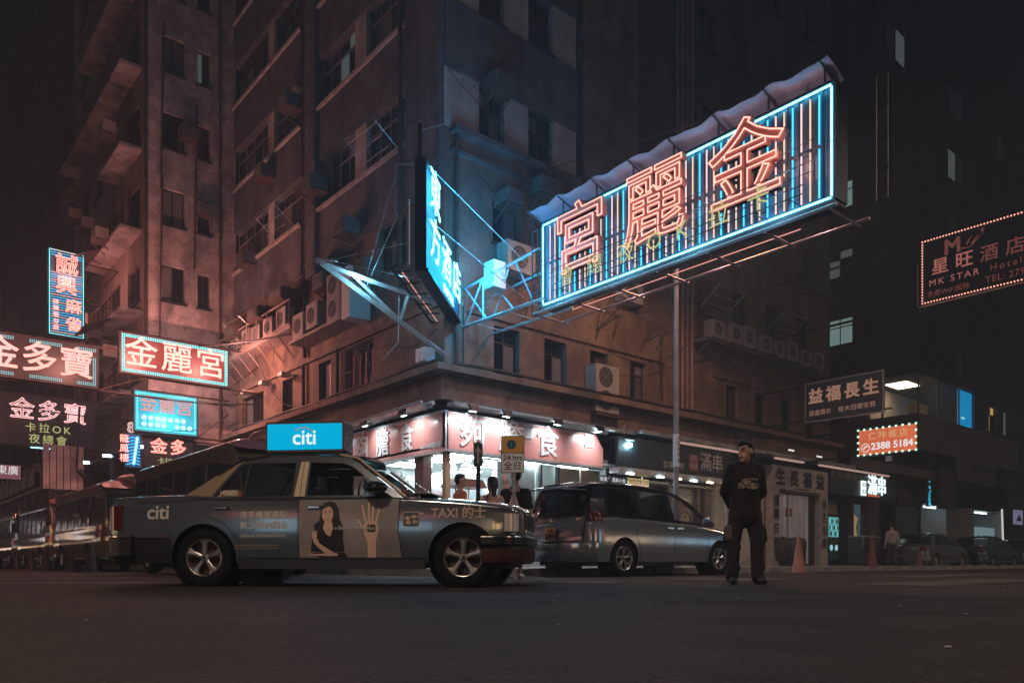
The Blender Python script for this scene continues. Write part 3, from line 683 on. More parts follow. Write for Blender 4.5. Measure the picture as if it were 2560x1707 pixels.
for p_ in ((0.2, 1.3, -0.2), (1.6, 1.3, 0.5)): glow(Bs, p_, (0.25, 0.72, 1.0), 42, 0.02)  # lights added behind the sign to brighten the bare bracket
for p_ in ((0.6, 0.9, 2.0), (2.2, 1.0, 0.6)): glow(Bs, p_, (0.10, 0.6, 1.0), 10, 0.02)
text('HOTEL', 0.26, n_blue, Bs, (1.9, -0.08, 0.1), name='neon_character', extrude=0.01, spacing=1.5)
mb = MB(); mb.tube([(0.0, 0.52, -0.02), (LB, 0.52, -0.02)], 0.01, 6); obj('rear_tube', mb, emat('neon_dim_red', (1, .4, .3)), Bs)
mb = MB()
for i in range(30): mb.ball((-0.02, 0.34, 0.1 + i * 0.045), 0.011, 6, 4)
tag(obj('bulb_row', mb, emat('dim_bulb', (0.5, 0.6, 0.65), 0.8), Bs), kind='stuff')
mb = MB()
for a, b in (((0.2, 0.0, 2.2), (2.6, -1.9, 0.9)), ((0.2, 0.0, 1.1), (2.9, -1.7, 0.3)), ((0.1, 0.6, 2.2), (0.8, 1.6, -0.1)), ((0.1, 0.6, 1.2), (0.7, 1.5, -0.1)), ((0.3, 0.15, 3.0), (2.9, 0.2, 4.6))): mb.tube([a, b], 0.009, 5)
obj('guy_wire', mb, teal_steel, Bs)
mb = MB(); mb.bar((0.1, 0.3, 2.2), (0.1, 0.66, 2.2), 0.04); mb.bar((0.1, 0.66, 1.2), (0.1, 0.66, 2.2), 0.03); obj('stay_arm', mb, teal_steel, Bs)

# ---- bare triangular bracket on the left front
K = thing('steel_bracket', 'bare white triangular steel bracket reaching left from the corner below the blue sign', 'bracket')
mb = MB(); a = (7.1, 14.3, 6.28); e = (11.0, 15.5, 5.35)
mb.bar(a, (10.2, 14.75, 6.25), 0.09); mb.bar(a, e, 0.09); mb.bar((7.7, 14.4, 6.35), (9.6, 15.0, 5.62), 0.06); mb.bar((9.4, 14.62, 6.25), (9.4, 14.95, 5.75), 0.07)
mb.box(7.0, 7.2, 14.25, 14.35, 6.25, 6.33)
obj('beam', mb, teal_steel, K)
mb = MB(); mb.tube([(7.3, 14.3, 6.36), (10.9, 15.9, 7.2)], 0.008, 5); mb.tube([(7.3, 14.3, 6.36), (8.6, 13.5, 6.8)], 0.008, 5); mb.tube([(9.2, 14.7, 6.2), (9.3, 14.9, 5.2), (9.2, 15.4, 4.9)], 0.014, 5)
for q in range(5): mb.ball((7.25 + q * 0.05, 14.3, 6.35 + 0.01 * q), 0.025, 6, 4)
obj('guy_wire', mb, teal_steel, K)

# ---- generic hanging board
def board(name, label, loc, rz, w, h, d, pm, fm=None, group=None):
    t = thing(name, label, 'sign', loc, rz, group)
    mb = MB(); mb.box(0, w, 0.01, d, 0, h); obj('panel', mb, pm, t, recalc=False)
    fm = fm or frame_dark; mb = MB(); f = 0.04
    mb.box(-f, 0, 0, d + 0.01, -f, h + f); mb.box(w, w + f, 0, d + 0.01, -f, h + f); mb.box(0, w, 0, d + 0.01, -f, 0); mb.box(0, w, 0, d + 0.01, h, h + f)
    obj('frame', mb, fm, t, recalc=False); return t
def bulbs(t, x0, x1, z0, z1, y, m, step=0.06, r=0.013, sides='lrtb', gaps=None, rows=1):
    mb = MB(); s0 = r * 1.0
    def row(a, b):
        L = math.dist(a, b); n = max(2, int(L / step))
        for i in range(n + 1):
            q = i / n; 
            if gaps and (int(q * L / gaps) % 3 == 2): continue
            x, z = lerp(a[0], b[0], q), lerp(a[1], b[1], q); mb.box(x - s0, x + s0, y - 0.02, y, z - s0, z + s0)
    for k in range(rows):
        o = k * step
        if 't' in sides: row((x0, z1 - o), (x1, z1 - o))
        if 'b' in sides: row((x0, z0 + o), (x1, z0 + o))
        if 'l' in sides: row((x0 + o, z0), (x0 + o, z1))
        if 'r' in sides: row((x1 - o, z0), (x1 - o, z1))
    return tag(obj('bulb_border', mb, m, t, recalc=False), kind='stuff')
def hang(t, w, h, to, name='hanger'):
    mb = MB(); mb.bar((-0.05, 0.1, h + 0.06), (w + to, 0.1, h + 0.06), 0.05); mb.bar((-0.05, 0.1, -0.06), (w + to, 0.1, -0.06), 0.05)
    mb.bar((w + 0.02, 0.1, -0.06), (w + to, 0.1, h * 0.7), 0.03); obj(name, mb, rust, t)
# 金麗宮 in front of the pink wall
t = board('led_sign', 'dark sign with three glowing salmon characters framed by teal bulbs before the pink wall', (6.47, 27.0, 6.38), 0, 3.45, 1.27, 0.22, panel_red)
for i, ch in enumerate('金麗宮'): text(ch, 1.04, n_redhot, t, (0.62 + i * 1.11, -0.02, 0.64), name='led_character', extrude=0.01, offset=0.006)
bulbs(t, 0.05, 3.40, 0.05, 1.22, 0.0, n_teal, 0.055, 0.016, rows=2); hang(t, 3.45, 1.27, 1.1)
for u in (0.6, 2.8): glow(t, (u, -1.3, 0.6), (1.0, 0.38, 0.30), 310, 0.02); glow(t, (u, 0.8, 0.3), (1.0, 0.52, 0.48), 95, 0.02)
# 金多寶 at the left edge
t = board('led_sign', 'long dark sign with red LED characters cut by the left edge of the picture', (1.4, 27.0, 5.75), 0, 4.4, 1.25, 0.25, panel_blk)
for i, ch in enumerate('金多寶'): text(ch, 0.98, emat('led_red_pink', (1.0, 0.32, 0.28), 2.3), t, (1.82 + i * 1.0, -0.02, 0.62), name='led_character', extrude=0.01, offset=0.012)
for u in (1.5, 3.6): glow(t, (u, -1.3, 0.6), (1.0, 0.36, 0.28), 200, 0.02); glow(t, (u, 0.9, 0.3), (1.0, 0.4, 0.36), 70, 0.02)
bulbs(t, 0.05, 4.34, 0.06, 1.18, 0.0, emat('led_grey_teal', (0.4, 0.75, 0.78), 1.0), 0.055, 0.016, gaps=0.42, rows=2); hang(t, 4.4, 1.25, 2.1)
# vertical mahjong sign
t = board('neon_sign', 'tall vertical neon sign of red characters over blue stripes on the far left', (5.45, 33.0, 8.75), 0, 1.18, 3.2, 0.25, panel_blue)
for k in range(34):
    z = 0.12 + k * 0.092
    if 2.35 < z < 2.95: continue
    mb = MB(); mb.tube([(0.07, -0.01, z), (1.11, -0.01, z)], 0.010, 5); obj('neon_tube', mb, n_cyan if k % 3 else n_pink, t)
mb = MB(); mb.tube([(0.03, -0.02, 0.03), (1.15, -0.02, 0.03), (1.15, -0.02, 3.17), (0.03, -0.02, 3.17), (0.03, -0.02, 0.03)], 0.012, 6); obj('border_tube', mb, n_teal, t)
for ch, x, z, s in (('誠', 0.6, 2.65, 0.78), ('興', 0.58, 1.85, 0.72), ('麻', 0.82, 1.12, 0.55), ('雀', 0.82, 0.45, 0.55)):
    text(ch, s, red_char, t, (x, -0.03, z), name='character_face', extrude=0.01, offset=0.02); text(ch, s, n_redhot, t, (x, -0.06, z), name='neon_character', outline=True, bevel=0.010)
for i, ch in enumerate('砵蘭街分店'): text(ch, 0.2, n_redhot, t, (0.24, -0.04, 1.22 - i * 0.24), name='neon_character', extrude=0.004)
glow(t, (0.6, -0.5, 2.2), (1.0, 0.4, 0.36), 70, 0.02); glow(t, (0.8, 0.8, 1.6), (1.0, 0.4, 0.34), 100, 0.02)
mb = MB()
for z in (0.2, 1.4, 2.9): mb.bar((1.2, 0.1, z), (2.4, 0.1, z), 0.05)
mb.bar((1.25, 0.1, 0.2), (2.4, 0.1, 1.4), 0.03); mb.bar((1.25, 0.1, 1.4), (2.4, 0.1, 2.9), 0.03); obj('hanger', mb, rust, t)
# lower 金多寶 卡拉OK 夜總會
t = board('neon_sign', 'see-through dark panel with outlined white-pink characters above yellow karaoke lettering', (3.72, 32.0, 4.42), 0, 3.05, 1.75, 0.12, panel_blk)
for i, ch in enumerate('金多寶'): text(ch, 0.78, emat('neon_whitepink', (1.0, 0.5, 0.5), 2.0), t, (0.75 + i * 0.83, -0.03, 1.22), name='neon_character', outline=True, bevel=0.012, offset=0.02)
text('卡拉OK', 0.36, n_yel, t, (1.55, -0.02, 0.62), name='neon_character', spacing=1.35); text('夜總會', 0.36, n_yel, t, (1.55, -0.02, 0.22), name='neon_character', spacing=1.35)
mb = MB(); mb.tube([(1.0, -0.06, -0.08), (1.6, -0.06, -0.08)], 0.02, 6); obj('lamp_tube', mb, emat('blue_white_tube', (0.3, 0.75, 1.0), 4), t); hang(t, 3.05, 1.75, 1.1)
# blue light box
bluebox = mat('blue_light_box', (0.02, 0.3, 0.4), 0.4, emit=(0.02, 0.36, 0.48), es=0.7)
t = board('light_box', 'glowing turquoise light box sign with bulb border above the nearest minibus', (7.35, 28.8, 4.84), 0, 2.1, 1.38, 0.3, bluebox)
for i, ch in enumerate('金麗宮'): text(ch, 0.6, emat('pale_rose_glow', (0.9, 0.42, 0.4), 1.0), t, (0.45 + i * 0.6, -0.015, 0.92), name='character', offset=0.01)
mb = MB()
for r_, n_ in ((0.47, 7), (0.24, 8)):
    for i in range(n_):
        if r_ == 0.24 and i == 4: continue
        mb.lathe([(0.0, -0.02), (0.085, -0.02), (0.085, 0.0)], 12, 'y', (0.3 + i * 0.22, 0.0, r_))
obj('lamp_disc', mb, emat('ice_disc', (0.45, 0.95, 1.0), 1.8), t)
glow(t, (1.0, -0.5, 0.5), (0.3, 0.85, 1.0), 40, 0.02); bulbs(t, 0.08, 2.02, 0.08, 1.30, 0.0, n_teal, 0.06, 0.018, rows=1); hang(t, 2.1, 1.38, 1.2)
# 金多 卡拉 small outlined one under it
t = board('neon_sign', 'small dark neon sign with outlined salmon characters half hidden by the nearest minibus', (7.75, 29.05, 3.35), 0, 1.6, 1.35, 0.1, panel_blk)
for i, ch in enumerate('金多'): text(ch, 0.58, n_redhot, t, (0.45 + i * 0.66, -0.03, 1.0), name='neon_character', outline=True, bevel=0.010, offset=0.012)
text('卡拉OK', 0.26, n_yel, t, (0.85, -0.02, 0.5), name='neon_character')
mb = MB(); mb.bar((1.6, 0.05, 1.3), (2.9, 0.05, 1.3), 0.04); obj('hanger', mb, rust, t)
# blue dancing figure-like neon column
t = thing('neon_sign', 'narrow jagged blue and pink neon column between the street lamps and the light box', 'neon sign', (6.95, 28.9, 3.55))
mb = MB(); mb.box(0.12, 0.62, 0.01, 0.1, 0, 1.15); obj('panel', mb, mat('deep_blue_panel', (0.02, 0.12, 0.25), 0.5), t, recalc=False)
for k in range(9):
    mb = MB(); mb.tube([(0.16, -0.02, 0.08 + k * 0.11), (0.36, -0.02, 0.16 + k * 0.11), (0.58, -0.02, 0.10 + k * 0.11)], 0.012, 5); obj('neon_tube', mb, n_cyan, t)
mb = MB(); mb.tube([(0.5, -0.04, 1.05), (0.38, -0.04, 0.1)], 0.03, 6); obj('neon_stroke', mb, n_blue, t)
for i, ch in enumerate('龍鳳樓'): text(ch, 0.3, n_redhot, t, (0.08, -0.03, 0.95 - i * 0.33), name='neon_character', extrude=0.003)
text('8', 0.5, n_pink, t, (0.3, -0.03, 1.35), name='neon_character', outline=True, bevel=0.012)
mb = MB(); mb.bar((0.3, 0.1, 1.1), (0.95, 0.15, 1.1), 0.04); obj('hanger', mb, rust, t)
# far small sign
t = board('light_box', 'tiny pink-white light box sign at the far left above the distant minibuses', (4.1, 40.0, 3.9), 0, 1.45, 0.62, 0.15, mat('pink_light_box', (0.3, 0.2, 0.22), 0.5, emit=(0.5, 0.2, 0.22), es=0.35))
text('東廣', 0.42, emat('pale_letters', (0.9, 0.85, 0.9), 0.9), t, (0.95, -0.01, 0.36), name='character'); mb = MB(); mb.bar((1.4, 0.05, 0.6), (3.9, 0.05, 0.6), 0.04); obj('hanger', mb, rust, t)

# ---- right-hand street signs (faces toward -X)
t = board('led_sign', 'black hotel sign framed by small red lamps, cut by the right edge of the picture', (24.9, 9.95, 8.1), RIGHT, 4.4, 2.02, 0.25, panel_blk)
rose = emat('dull_rose_letters', (0.62, 0.2, 0.16), 0.55); rose2 = emat('faint_rose_letters', (0.3, 0.09, 0.075), 0.45)
bulbs(t, 0.07, 4.33, 0.07, 1.95, 0.0, emat('rose_bulb', (1.0, 0.4, 0.28), 1.8), 0.085, 0.017)
for i, ch in enumerate('星旺酒店'): text(ch, 0.5, rose if i < 2 else rose2, t, (0.58 + i * 0.66 + 0.0, -0.01, 1.05), name='character', offset=0.008)
text('MK STAR', 0.27, rose, t, (0.95, -0.01, 0.62), name='lettering', spacing=1.35); text('Hotel', 0.27, rose2, t, (2.32, -0.01, 0.62), name='lettering', spacing=1.35)
text('免費WiFi服務', 0.2, rose2, t, (0.8, -0.01, 0.28), name='lettering'); text('TEL: 2797 2700', 0.27, rose2, t, (2.7, -0.01, 0.3), name='lettering', spacing=1.05)
o = text('M', 0.62, rose2, t, (0.92, -0.01, 1.55), name='emblem', offset=0.02); 
mb = MB(); mb.tube([(1.15, -0.01, 1.42), (1.4, -0.01, 1.4), (1.75, -0.01, 1.72)], 0.02, 5, r2=0.006); mb.tube([(1.3, -0.01, 1.5), (1.45, -0.01, 1.72)], 0.03, 5, r2=0.006); mb.tube([(1.45, -0.01, 1.48), (1.62, -0.01, 1.7)], 0.03, 5, r2=0.006)
st = [(1.72 + (0.07 if i % 2 == 0 else 0.03) * math.sin(i * math.pi / 5), 1.8 + (0.07 if i % 2 == 0 else 0.03) * math.cos(i * math.pi / 5)) for i in range(10)]
mb.poly(st, 0.01); obj('emblem', mb, rose2, t)
mb = MB(); mb.bar((-0.02, -0.02, -0.03), (4.4, -0.02, -0.03), 0.03); mb.bar((-0.06, -0.02, 0), (-0.06, -0.02, 1.3), 0.03); obj('edge_strip', mb, mat('reflecting_strip', (0.6, 0.5, 0.5), 0.3, metal=0.6), t)
mb = MB(); mb.bar((-5.5, 0.1, 2.0), (0, 0.1, 2.0), 0.06); mb.bar((-5.5, 0.1, 0.1), (0, 0.1, 0.1), 0.06); mb.bar((-5.5, 0.1, 2.0), (0, 0.1, 0.1), 0.03); obj('hanger', mb, black_metal, t)
# 益福長生
t = board('signboard', 'black signboard with four gold characters over a row of small ones', (25.1, 13.8, 5.12), RIGHT, 2.62, 1.28, 0.1, panel_blk, frame_pale)
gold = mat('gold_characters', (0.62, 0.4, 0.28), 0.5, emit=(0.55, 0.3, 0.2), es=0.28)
for i, ch in enumerate('益福長生'): text(ch, 0.54, gold, t, (0.36 + i * 0.63, 0.0, 0.8), name='character', extrude=0.008, offset=0.016)
text('國產壽衣', 0.2, gold, t, (0.52, 0.0, 0.25), name='character'); text('棺木回鄉安葬', 0.2, gold, t, (1.78, 0.0, 0.25), name='character', spacing=1.12)
mb = MB(); mb.bar((-1.7, 0.05, 1.25), (0, 0.05, 1.25), 0.05); mb.bar((-1.7, 0.05, 0.05), (2.9, 0.05, 0.05), 0.04); mb.bar((0.2, 0.05, -0.05), (2.0, 0.3, -0.4), 0.03); obj('hanger', mb, black_metal, t)
# 2388 5184
t = board('light_box', 'orange-red light box with white telephone number and blinking pale green bulbs', (27.0, 12.85, 4.02), RIGHT, 1.95, 0.88, 0.22, mat('orange_light_box', (0.5, 0.1, 0.05), 0.4, emit=(0.75, 0.16, 0.06), es=0.75), black_metal)
wl = emat('white_letters', (0.85, 0.88, 0.92), 0.95)
text('2388 5184', 0.33, wl, t, (1.14, -0.01, 0.26), name='lettering', offset=0.008); text('仁咔飯店', 0.3, emat('tan_letters', (0.75, 0.5, 0.28), 0.8), t, (1.0, -0.01, 0.62), name='character', spacing=1.35)
mb = MB(); mb.lathe([(0.13, -0.012), (0.15, -0.012), (0.15, 0.0)], 20, 'y', (0.24, 0, 0.25)); mb.tube([(0.17, -0.01, 0.2), (0.22, -0.01, 0.28), (0.32, -0.01, 0.3)], 0.022, 5); obj('telephone_emblem', mb, wl, t)
bulbs(t, 0.0, 1.95, 0.0, 0.88, -0.04, emat('mint_bulb', (0.5, 0.95, 0.75), 1.6), 0.2, 0.032)
mb = MB(); mb.bar((-2.5, 0.1, 0.9), (0, 0.1, 0.9), 0.05); mb.bar((-2.5, 0.1, 0), (0, 0.1, 0), 0.05); obj('hanger', mb, black_metal, t)
mb = MB(); mb.box(0.0, 0.2, -0.05, 0.05, -0.28, -0.1); mb.bar((0.1, 0, -0.1), (0.1, 0.1, 0.0), 0.02)
L_ = thing('floodlight', 'small square floodlight hanging under the orange telephone sign', 'floodlight', (27.0, 11.9, 4.0), RIGHT); obj('housing', mb, steel, L_)
# dim pinkish board on the far shophouse
t = board('signboard', 'dull pink shop board with dark characters under the dark shophouse on the far right', (43.6, 15.6, 4.55), 0, 5.75, 1.18, 0.1, mat('dull_pink_board', (0.30, 0.2, 0.2), 0.6, noise=0.3, scale=2))
text('美髮', 0.75, mat('faded_red_ink', (0.2, 0.05, 0.05), 0.6), t, (1.1, 0, 0.76), name='character'); text('專業理髮服務公司', 0.46, ink_m, t, (3.9, 0, 0.76), name='character', offset=0.01); text('承接婚宴・壽宴布置・各種花牌', 0.32, mat('faded_red_ink', (0.2, 0.05, 0.05), 0.6), t, (2.9, 0, 0.26), name='character')
mb = MB(); mb.box(0.1, 0.15, 0.1, 0.35, 0.9, 1.05); mb.box(4.3, 4.35, 0.1, 0.35, 0.9, 1.05); obj('hanger', mb, black_metal, t)
t = board('signboard', 'nearly black shop board with faint characters at the far right edge', (51.2, 15.6, 3.4), 0, 6.0, 1.5, 0.1, panel_blk)
text('永興五金', 0.7, mat('faint_letters', (0.09, 0.08, 0.08), 0.6), t, (2.5, 0, 0.55), name='character', spacing=1.2)
t = board('signboard', 'dark menu board with faded rows of characters above the lit shop', (40.6, 15.3, 2.95), 0, 2.1, 1.9, 0.08, mat('brown_black_board', (0.05, 0.035, 0.03), 0.6))
for k, s_ in enumerate(('茶 餐', '早餐午餐', '下午茶餐', '晚飯宵夜', '外賣速遞')): text(s_, 0.3, mat('faded_rose_letters', (0.16, 0.10, 0.09), 0.6), t, (1.05, 0, 1.6 - k * 0.33), name='character')
# blue speckled strip sign
t = thing('neon_sign', 'thin vertical strip of blue speckled light at the corner past the rolled shutter', 'sign', (38.7, 15.1, 2.9))
mb = MB(); mb.box(0, 0.28, 0, 0.12, 0, 1.6); obj('panel', mb, panel_blue, t)
mb = MB(); random.seed(3)
for i in range(46): x, z = random.uniform(0.02, 0.26), random.uniform(0.03, 1.55); mb.box(x, x + 0.035, -0.012, -0.002, z, z + 0.03)
obj('led_speckle', mb, n_cyan, t, recalc=False); mb = MB(); mb.box(0.03, 0.25, -0.006, -0.001, 0.05, 0.65); obj('glow_panel', mb, emat('blue_glow2', (0.0, 0.4, 0.6), 0.6), t)
# ================================================================ CORNER EATERY
EA = thing('eatery', 'brightly lit corner eatery with red signboards, white tiled kitchen and open counter', 'shop')
tile_w = mat('white_tile', (0.62, 0.66, 0.66), 0.35, noise=0.15, scale=3)
ss = mat('stainless_steel', (0.55, 0.58, 0.6), 0.28, metal=0.8, noise=0.2, scale=4)
mb = MB(); mb.box(11.1, 17.1, 19.9, 20.1, 0.13, 3.3); mb.box(17.0, 17.1, 15.7, 19.9, 0.13, 3.3); mb.box(11.08, 11.2, 19.2, 20.1, 0.13, 3.3); mb.box(11.1, 13.0, 20.1, 20.2, 0.13, 3.3); obj('tiled_wall', mb, tile_w, EA, recalc=False)
tl = MB(); tl.box(0, 0.58, 0, 0.012, 0, 0.58); tm_ = tl.mesh('wall_tile', tile_w)
for i in range(10):
    for j in range(5): obj('wall_tile', tm_, None, EA, (11.1 + i * 0.6, 19.886, 0.15 + j * 0.6))
mb = MB(); mb.box(10.8, 17.1, 15.3, 20.1, 3.06, 3.12); obj('ceiling', mb, tile_w, EA, recalc=False)
tube_e = emat('fluorescent_light', (0.82, 0.97, 1.0), 60.0)
for x in (11.9, 13.6, 15.3):
    for y in (16.4, 18.2):
        f = MB(); f.box(x - 0.62, x + 0.62, y - 0.06, y + 0.06, 3.02, 3.058); f = obj('lamp_batten', f, white_m, EA, recalc=False)
        g = MB(); g.tube([(x - 0.58, y, 2.99), (x + 0.58, y, 2.99)], 0.02, 6); obj('tube', g, tube_e, f)
for x in (12.1, 14.0, 15.9):
    for y in (16.0, 17.3, 18.8):
        f = MB(); f.box(x - 0.6, x + 0.6, y - 0.3, y + 0.3, 3.02, 3.058); f = obj('panel_light', f, white_m, EA, recalc=False)
        g = MB(); g.box(x - 0.56, x + 0.56, y - 0.26, y + 0.26, 3.01, 3.018); obj('diffuser', g, emat('panel_light_diffuser', (0.8, 0.96, 1.0), 32), f, recalc=False)
dl = emat('warm_downlight', (1.0, 0.75, 0.5), 6)
for i in range(6):
    g = MB(); g.box(11.3 + i * 0.95, 11.45 + i * 0.95, 15.46, 15.58, 3.035, 3.055); obj('downlight', g, dl, EA, recalc=False)
wood = mat('pale_wood_post', (0.55, 0.36, 0.2), 0.6, noise=0.4, scale=3, streak=0.7)
mb = MB(); mb.box(10.92, 11.06, 15.34, 15.48, 0.13, 3.0); obj('corner_post', mb, wood, EA)
mb = MB(); mb.box(10.95, 11.2, 16.35, 16.75, 0.13, 3.06); obj('column', mb, mat('brown_glazed_column', (0.12, 0.05, 0.04), 0.25, noise=0.5, scale=4, bump=0.3), EA)
mb = MB()   # crumpled foil and plastic wrapped round the column foot
random.seed(5)
for i in range(40): x, y, z = random.uniform(10.86, 10.94), random.uniform(16.2, 16.9), random.uniform(1.15, 2.0); mb.ball((x, y, z), (0.03, 0.07, random.uniform(0.04, 0.1)), 6, 4)
obj('wrapping', mb, mat('brown_plastic_wrap', (0.2, 0.09, 0.06), 0.2, bump=0.4, scale=6), EA)
mb = MB(); mb.box(10.94, 16.5, 15.32, 15.42, 2.93, 3.05); mb.box(10.94, 11.04, 15.42, 20.1, 2.93, 3.05); obj('lintel', mb, mat('dark_lintel', (0.09, 0.07, 0.06), 0.4, metal=0.4), EA, recalc=False)
mb = MB(); mb.box(11.3, 14.6, 15.6, 16.1, 0.13, 1.05); mb.box(11.25, 14.65, 15.55, 16.15, 1.05, 1.1); obj('counter', mb, ss, EA)
mb = MB(); mb.box(11.1, 11.5, 17.0, 19.8, 0.13, 1.0); mb.box(11.08, 11.55, 16.95, 19.85, 1.0, 1.05); obj('side_counter', mb, ss, EA)
# extractor hood
mb = MB(); mb.poly([(12.0, 2.0), (13.5, 2.0), (13.5, 2.12), (13.1, 2.75), (12.3, 2.75), (12.0, 2.12)], 0.9, lambda x, z, d: (x, 17.0 + d, z)); mb.tube([(12.7, 17.4, 2.7), (12.9, 17.6, 3.05)], 0.16, 12); obj('extractor_hood', mb, ss, EA)
mb = MB(); mb.box(12.05, 13.3, 18.2, 18.9, 0.13, 1.1); mb.box(12.0, 12.9, 18.0, 18.1, 1.7, 2.6); obj('range', mb, mat('dark_steel', (0.15, 0.16, 0.17), 0.35, metal=0.7), EA)
# roast display cabinet with red-brown roof
mb = MB(); mb.box(11.45, 12.15, 15.65, 16.05, 1.105, 1.16)
for x in (11.45, 12.12):
    for y in (15.65, 16.02): mb.box(x, x + 0.03, y, y + 0.03, 1.16, 2.16)
obj('display_cabinet_frame', mb, ss, EA)
mb = MB(); mb.plate([(11.3, 2.16), (12.35, 2.16), (12.2, 2.36), (11.45, 2.36)], [], lambda x, z, d: (x, 15.5 + d, z), 0.65); obj('cabinet_roof', mb, mat('red_brown_roof', (0.18, 0.06, 0.04), 0.5), EA)
mb = MB(); mb.box(11.5, 12.1, 16.0, 16.01, 1.2, 2.1); obj('menu_sheet', mb, emat('lit_menu_sheet', (0.75, 0.85, 0.95), 0.9), EA, recalc=False)
for i in range(12):
    mb = MB(); mb.box(11.6, 12.0, 15.985, 15.99, 1.3 + i * 0.06, 1.315 + i * 0.06); obj('menu_line', mb, ink_m, EA, recalc=False)
gr = mat('grey_kitchen_panel', (0.36, 0.40, 0.41), 0.4, metal=0.4, noise=0.4, scale=3)
mb = MB(); mb.box(13.0, 14.35, 15.9, 15.95, 1.11, 2.95); obj('grey_panel', mb, gr, EA, recalc=False)
rp = mat('red_paper_strip', (0.7, 0.16, 0.1), 0.7)
for x in (13.3, 13.62):
    mb = MB(); mb.plate([(0, 0), (0.1, 0.03), (-0.02, 0.42), (-0.12, 0.39)], [], lambda a, b, d: (a, d, b), 0.004)
    p = obj('red_paper', mb, rp, EA, (x, 15.89, 2.2)); text('招牌', 0.12, ink_m, p, (0.0, -0.004, 0.2), rot=(0, R(-17), 0))
for (x, z, w, h) in ((13.5, 1.62, 0.2, 0.32), (13.9, 1.35, 0.32, 0.55), (13.42, 1.15, 0.3, 0.3), (14.1, 1.25, 0.2, 0.25)):
    mb = MB(); rows = [[(x + w * i / 5 + 0.015 * math.sin(j * 3 + i), 15.84 + 0.02 * math.sin(i * 2.3 + j), z + h * j / 5) for i in range(6)] for j in range(6)]; mb.grid(rows); obj('paper_bag', mb, white_m, EA, recalc=False)
mb = MB(); mb.box(14.38, 14.44, 15.7, 15.8, 0.13, 2.95); mb.box(15.02, 15.08, 15.7, 15.8, 0.13, 2.95); obj('door_frame', mb, frame_dark, EA, recalc=False)
mb = MB(); mb.box(14.5, 14.78, 15.84, 15.88, 0.2, 2.35); obj('white_door', mb, white_m, EA); mb = MB(); mb.box(14.52, 14.56, 15.79, 15.838, 1.3, 1.9); obj('door_handle', mb, black_metal, EA)
mb = MB(); mb.box(14.44, 17.0, 15.98, 16.02, 0.13, 3.0); obj('partition', mb, mat('teal_partition', (0.3, 0.36, 0.36), 0.4), EA)
for i in range(2):
    mb = MB(); mb.box(15.12 + i * 0.86, 15.92 + i * 0.86, 15.72, 15.78, 0.15, 2.93); obj('brown_door_panel', mb, mat('brown_door', (0.26, 0.2, 0.14), 0.5, noise=0.3, scale=2), EA)
# wall fan
F_ = thing('wall_fan', 'white caged wall fan blowing above the taxi windscreen inside the eatery', 'fan', (11.6, 18.3, 2.55), RIGHT)
mb = MB()
for r in (0.08, 0.16, 0.24): mb.lathe([(r, -0.09), (r + 0.008, -0.09), (r + 0.008, -0.082)], 20, 'y')
for k in range(16): a = k * math.pi / 8; mb.bar((0.04 * math.cos(a), -0.1, 0.04 * math.sin(a)), (0.25 * math.cos(a), -0.06, 0.25 * math.sin(a)), 0.008)
obj('cage', mb, white_m, F_)
mb = MB()
for k in range(4): a = k * math.pi / 2; mb.add([(0, -0.03, 0), (0.2 * math.cos(a), -0.05, 0.2 * math.sin(a)), (0.2 * math.cos(a + 0.9), -0.01, 0.2 * math.sin(a + 0.9))], [(0, 1, 2)])
obj('blade', mb, gr, F_, recalc=False); mb = MB(); mb.tube([(0, 0, 0), (0, 0.15, 0), (0, 0.2, -0.2)], 0.03); obj('bracket', mb, white_m, F_)
# hanging pans / utensils
mb = MB()
for i in range(6): mb.ball((11.35, 17.3 + i * 0.33, 1.25), (0.13, 0.13, 0.12), 10, 6)
tag(obj('pot', mb, ss, EA), None)

# red signboards
sign_red = mat('red_sign_sheet', (0.7, 0.3, 0.27), 0.34, noise=0.06, scale=1, coat=0.2)
t = thing('shop_sign', 'long red shop sign with big white brush characters facing the van and the parking plate', 'sign', (10.85, 15.2, 3.0))
mb = MB(); mb.plate([(0, 0), (5.5, 0), (5.5, 0.5), (5.2, 0.88), (0, 0.88)], [], lambda x, z, d: (x, d, z), 0.1); obj('sign_sheet', mb, sign_red, t)
mb = MB(); mb.box(0, 5.5, -0.01, 0.11, -0.06, -0.002); mb.box(0, 5.2, -0.005, 0.1, 0.882, 0.91); mb.box(-0.05, -0.002, -0.02, 0.1, -0.05, 0.93); obj('trim', mb, steel, t, recalc=False)
wc = mat('white_character_sheet', (0.8, 0.8, 0.78), 0.4)
for x, ch in ((0.78, '夠'), (2.02, '膽'), (3.32, '食')): text(ch, 0.88, wc, t, (x, -0.02, 0.44), name='character', extrude=0.012, offset=0.011, sx=0.95)
for x in (2.42, 4.72):
    mb = MB(); 
    mb.box(x, x + 0.34, -0.03, -0.002, 0.5, 0.86); v = obj('vent', mb, white_m, t)
    for k in range(6): mb = MB(); mb.box(x + 0.03, x + 0.31, -0.045, -0.032, 0.53 + k * 0.052, 0.555 + k * 0.052); obj('louvre', mb, steel, v, recalc=False)
t = thing('shop_sign', 'red shop sign with three white brush characters above the taxi windscreen', 'sign', (10.8, 20.9, 3.0), RIGHT)
mb = MB(); mb.box(0, 5.7, 0, 0.1, 0, 0.86); obj('sign_sheet', mb, sign_red, t); mb = MB(); mb.box(0, 5.7, -0.01, 0.11, -0.07, -0.002); mb.box(0, 5.7, -0.02, 0.1, 0.862, 0.93); obj('trim', mb, steel, t, recalc=False)
for x, ch in ((1.75, '夠'), (2.85, '膽'), (4.02, '食')): text(ch, 0.8, wc, t, (x, -0.02, 0.42), name='character', extrude=0.012, offset=0.009, sx=0.85)
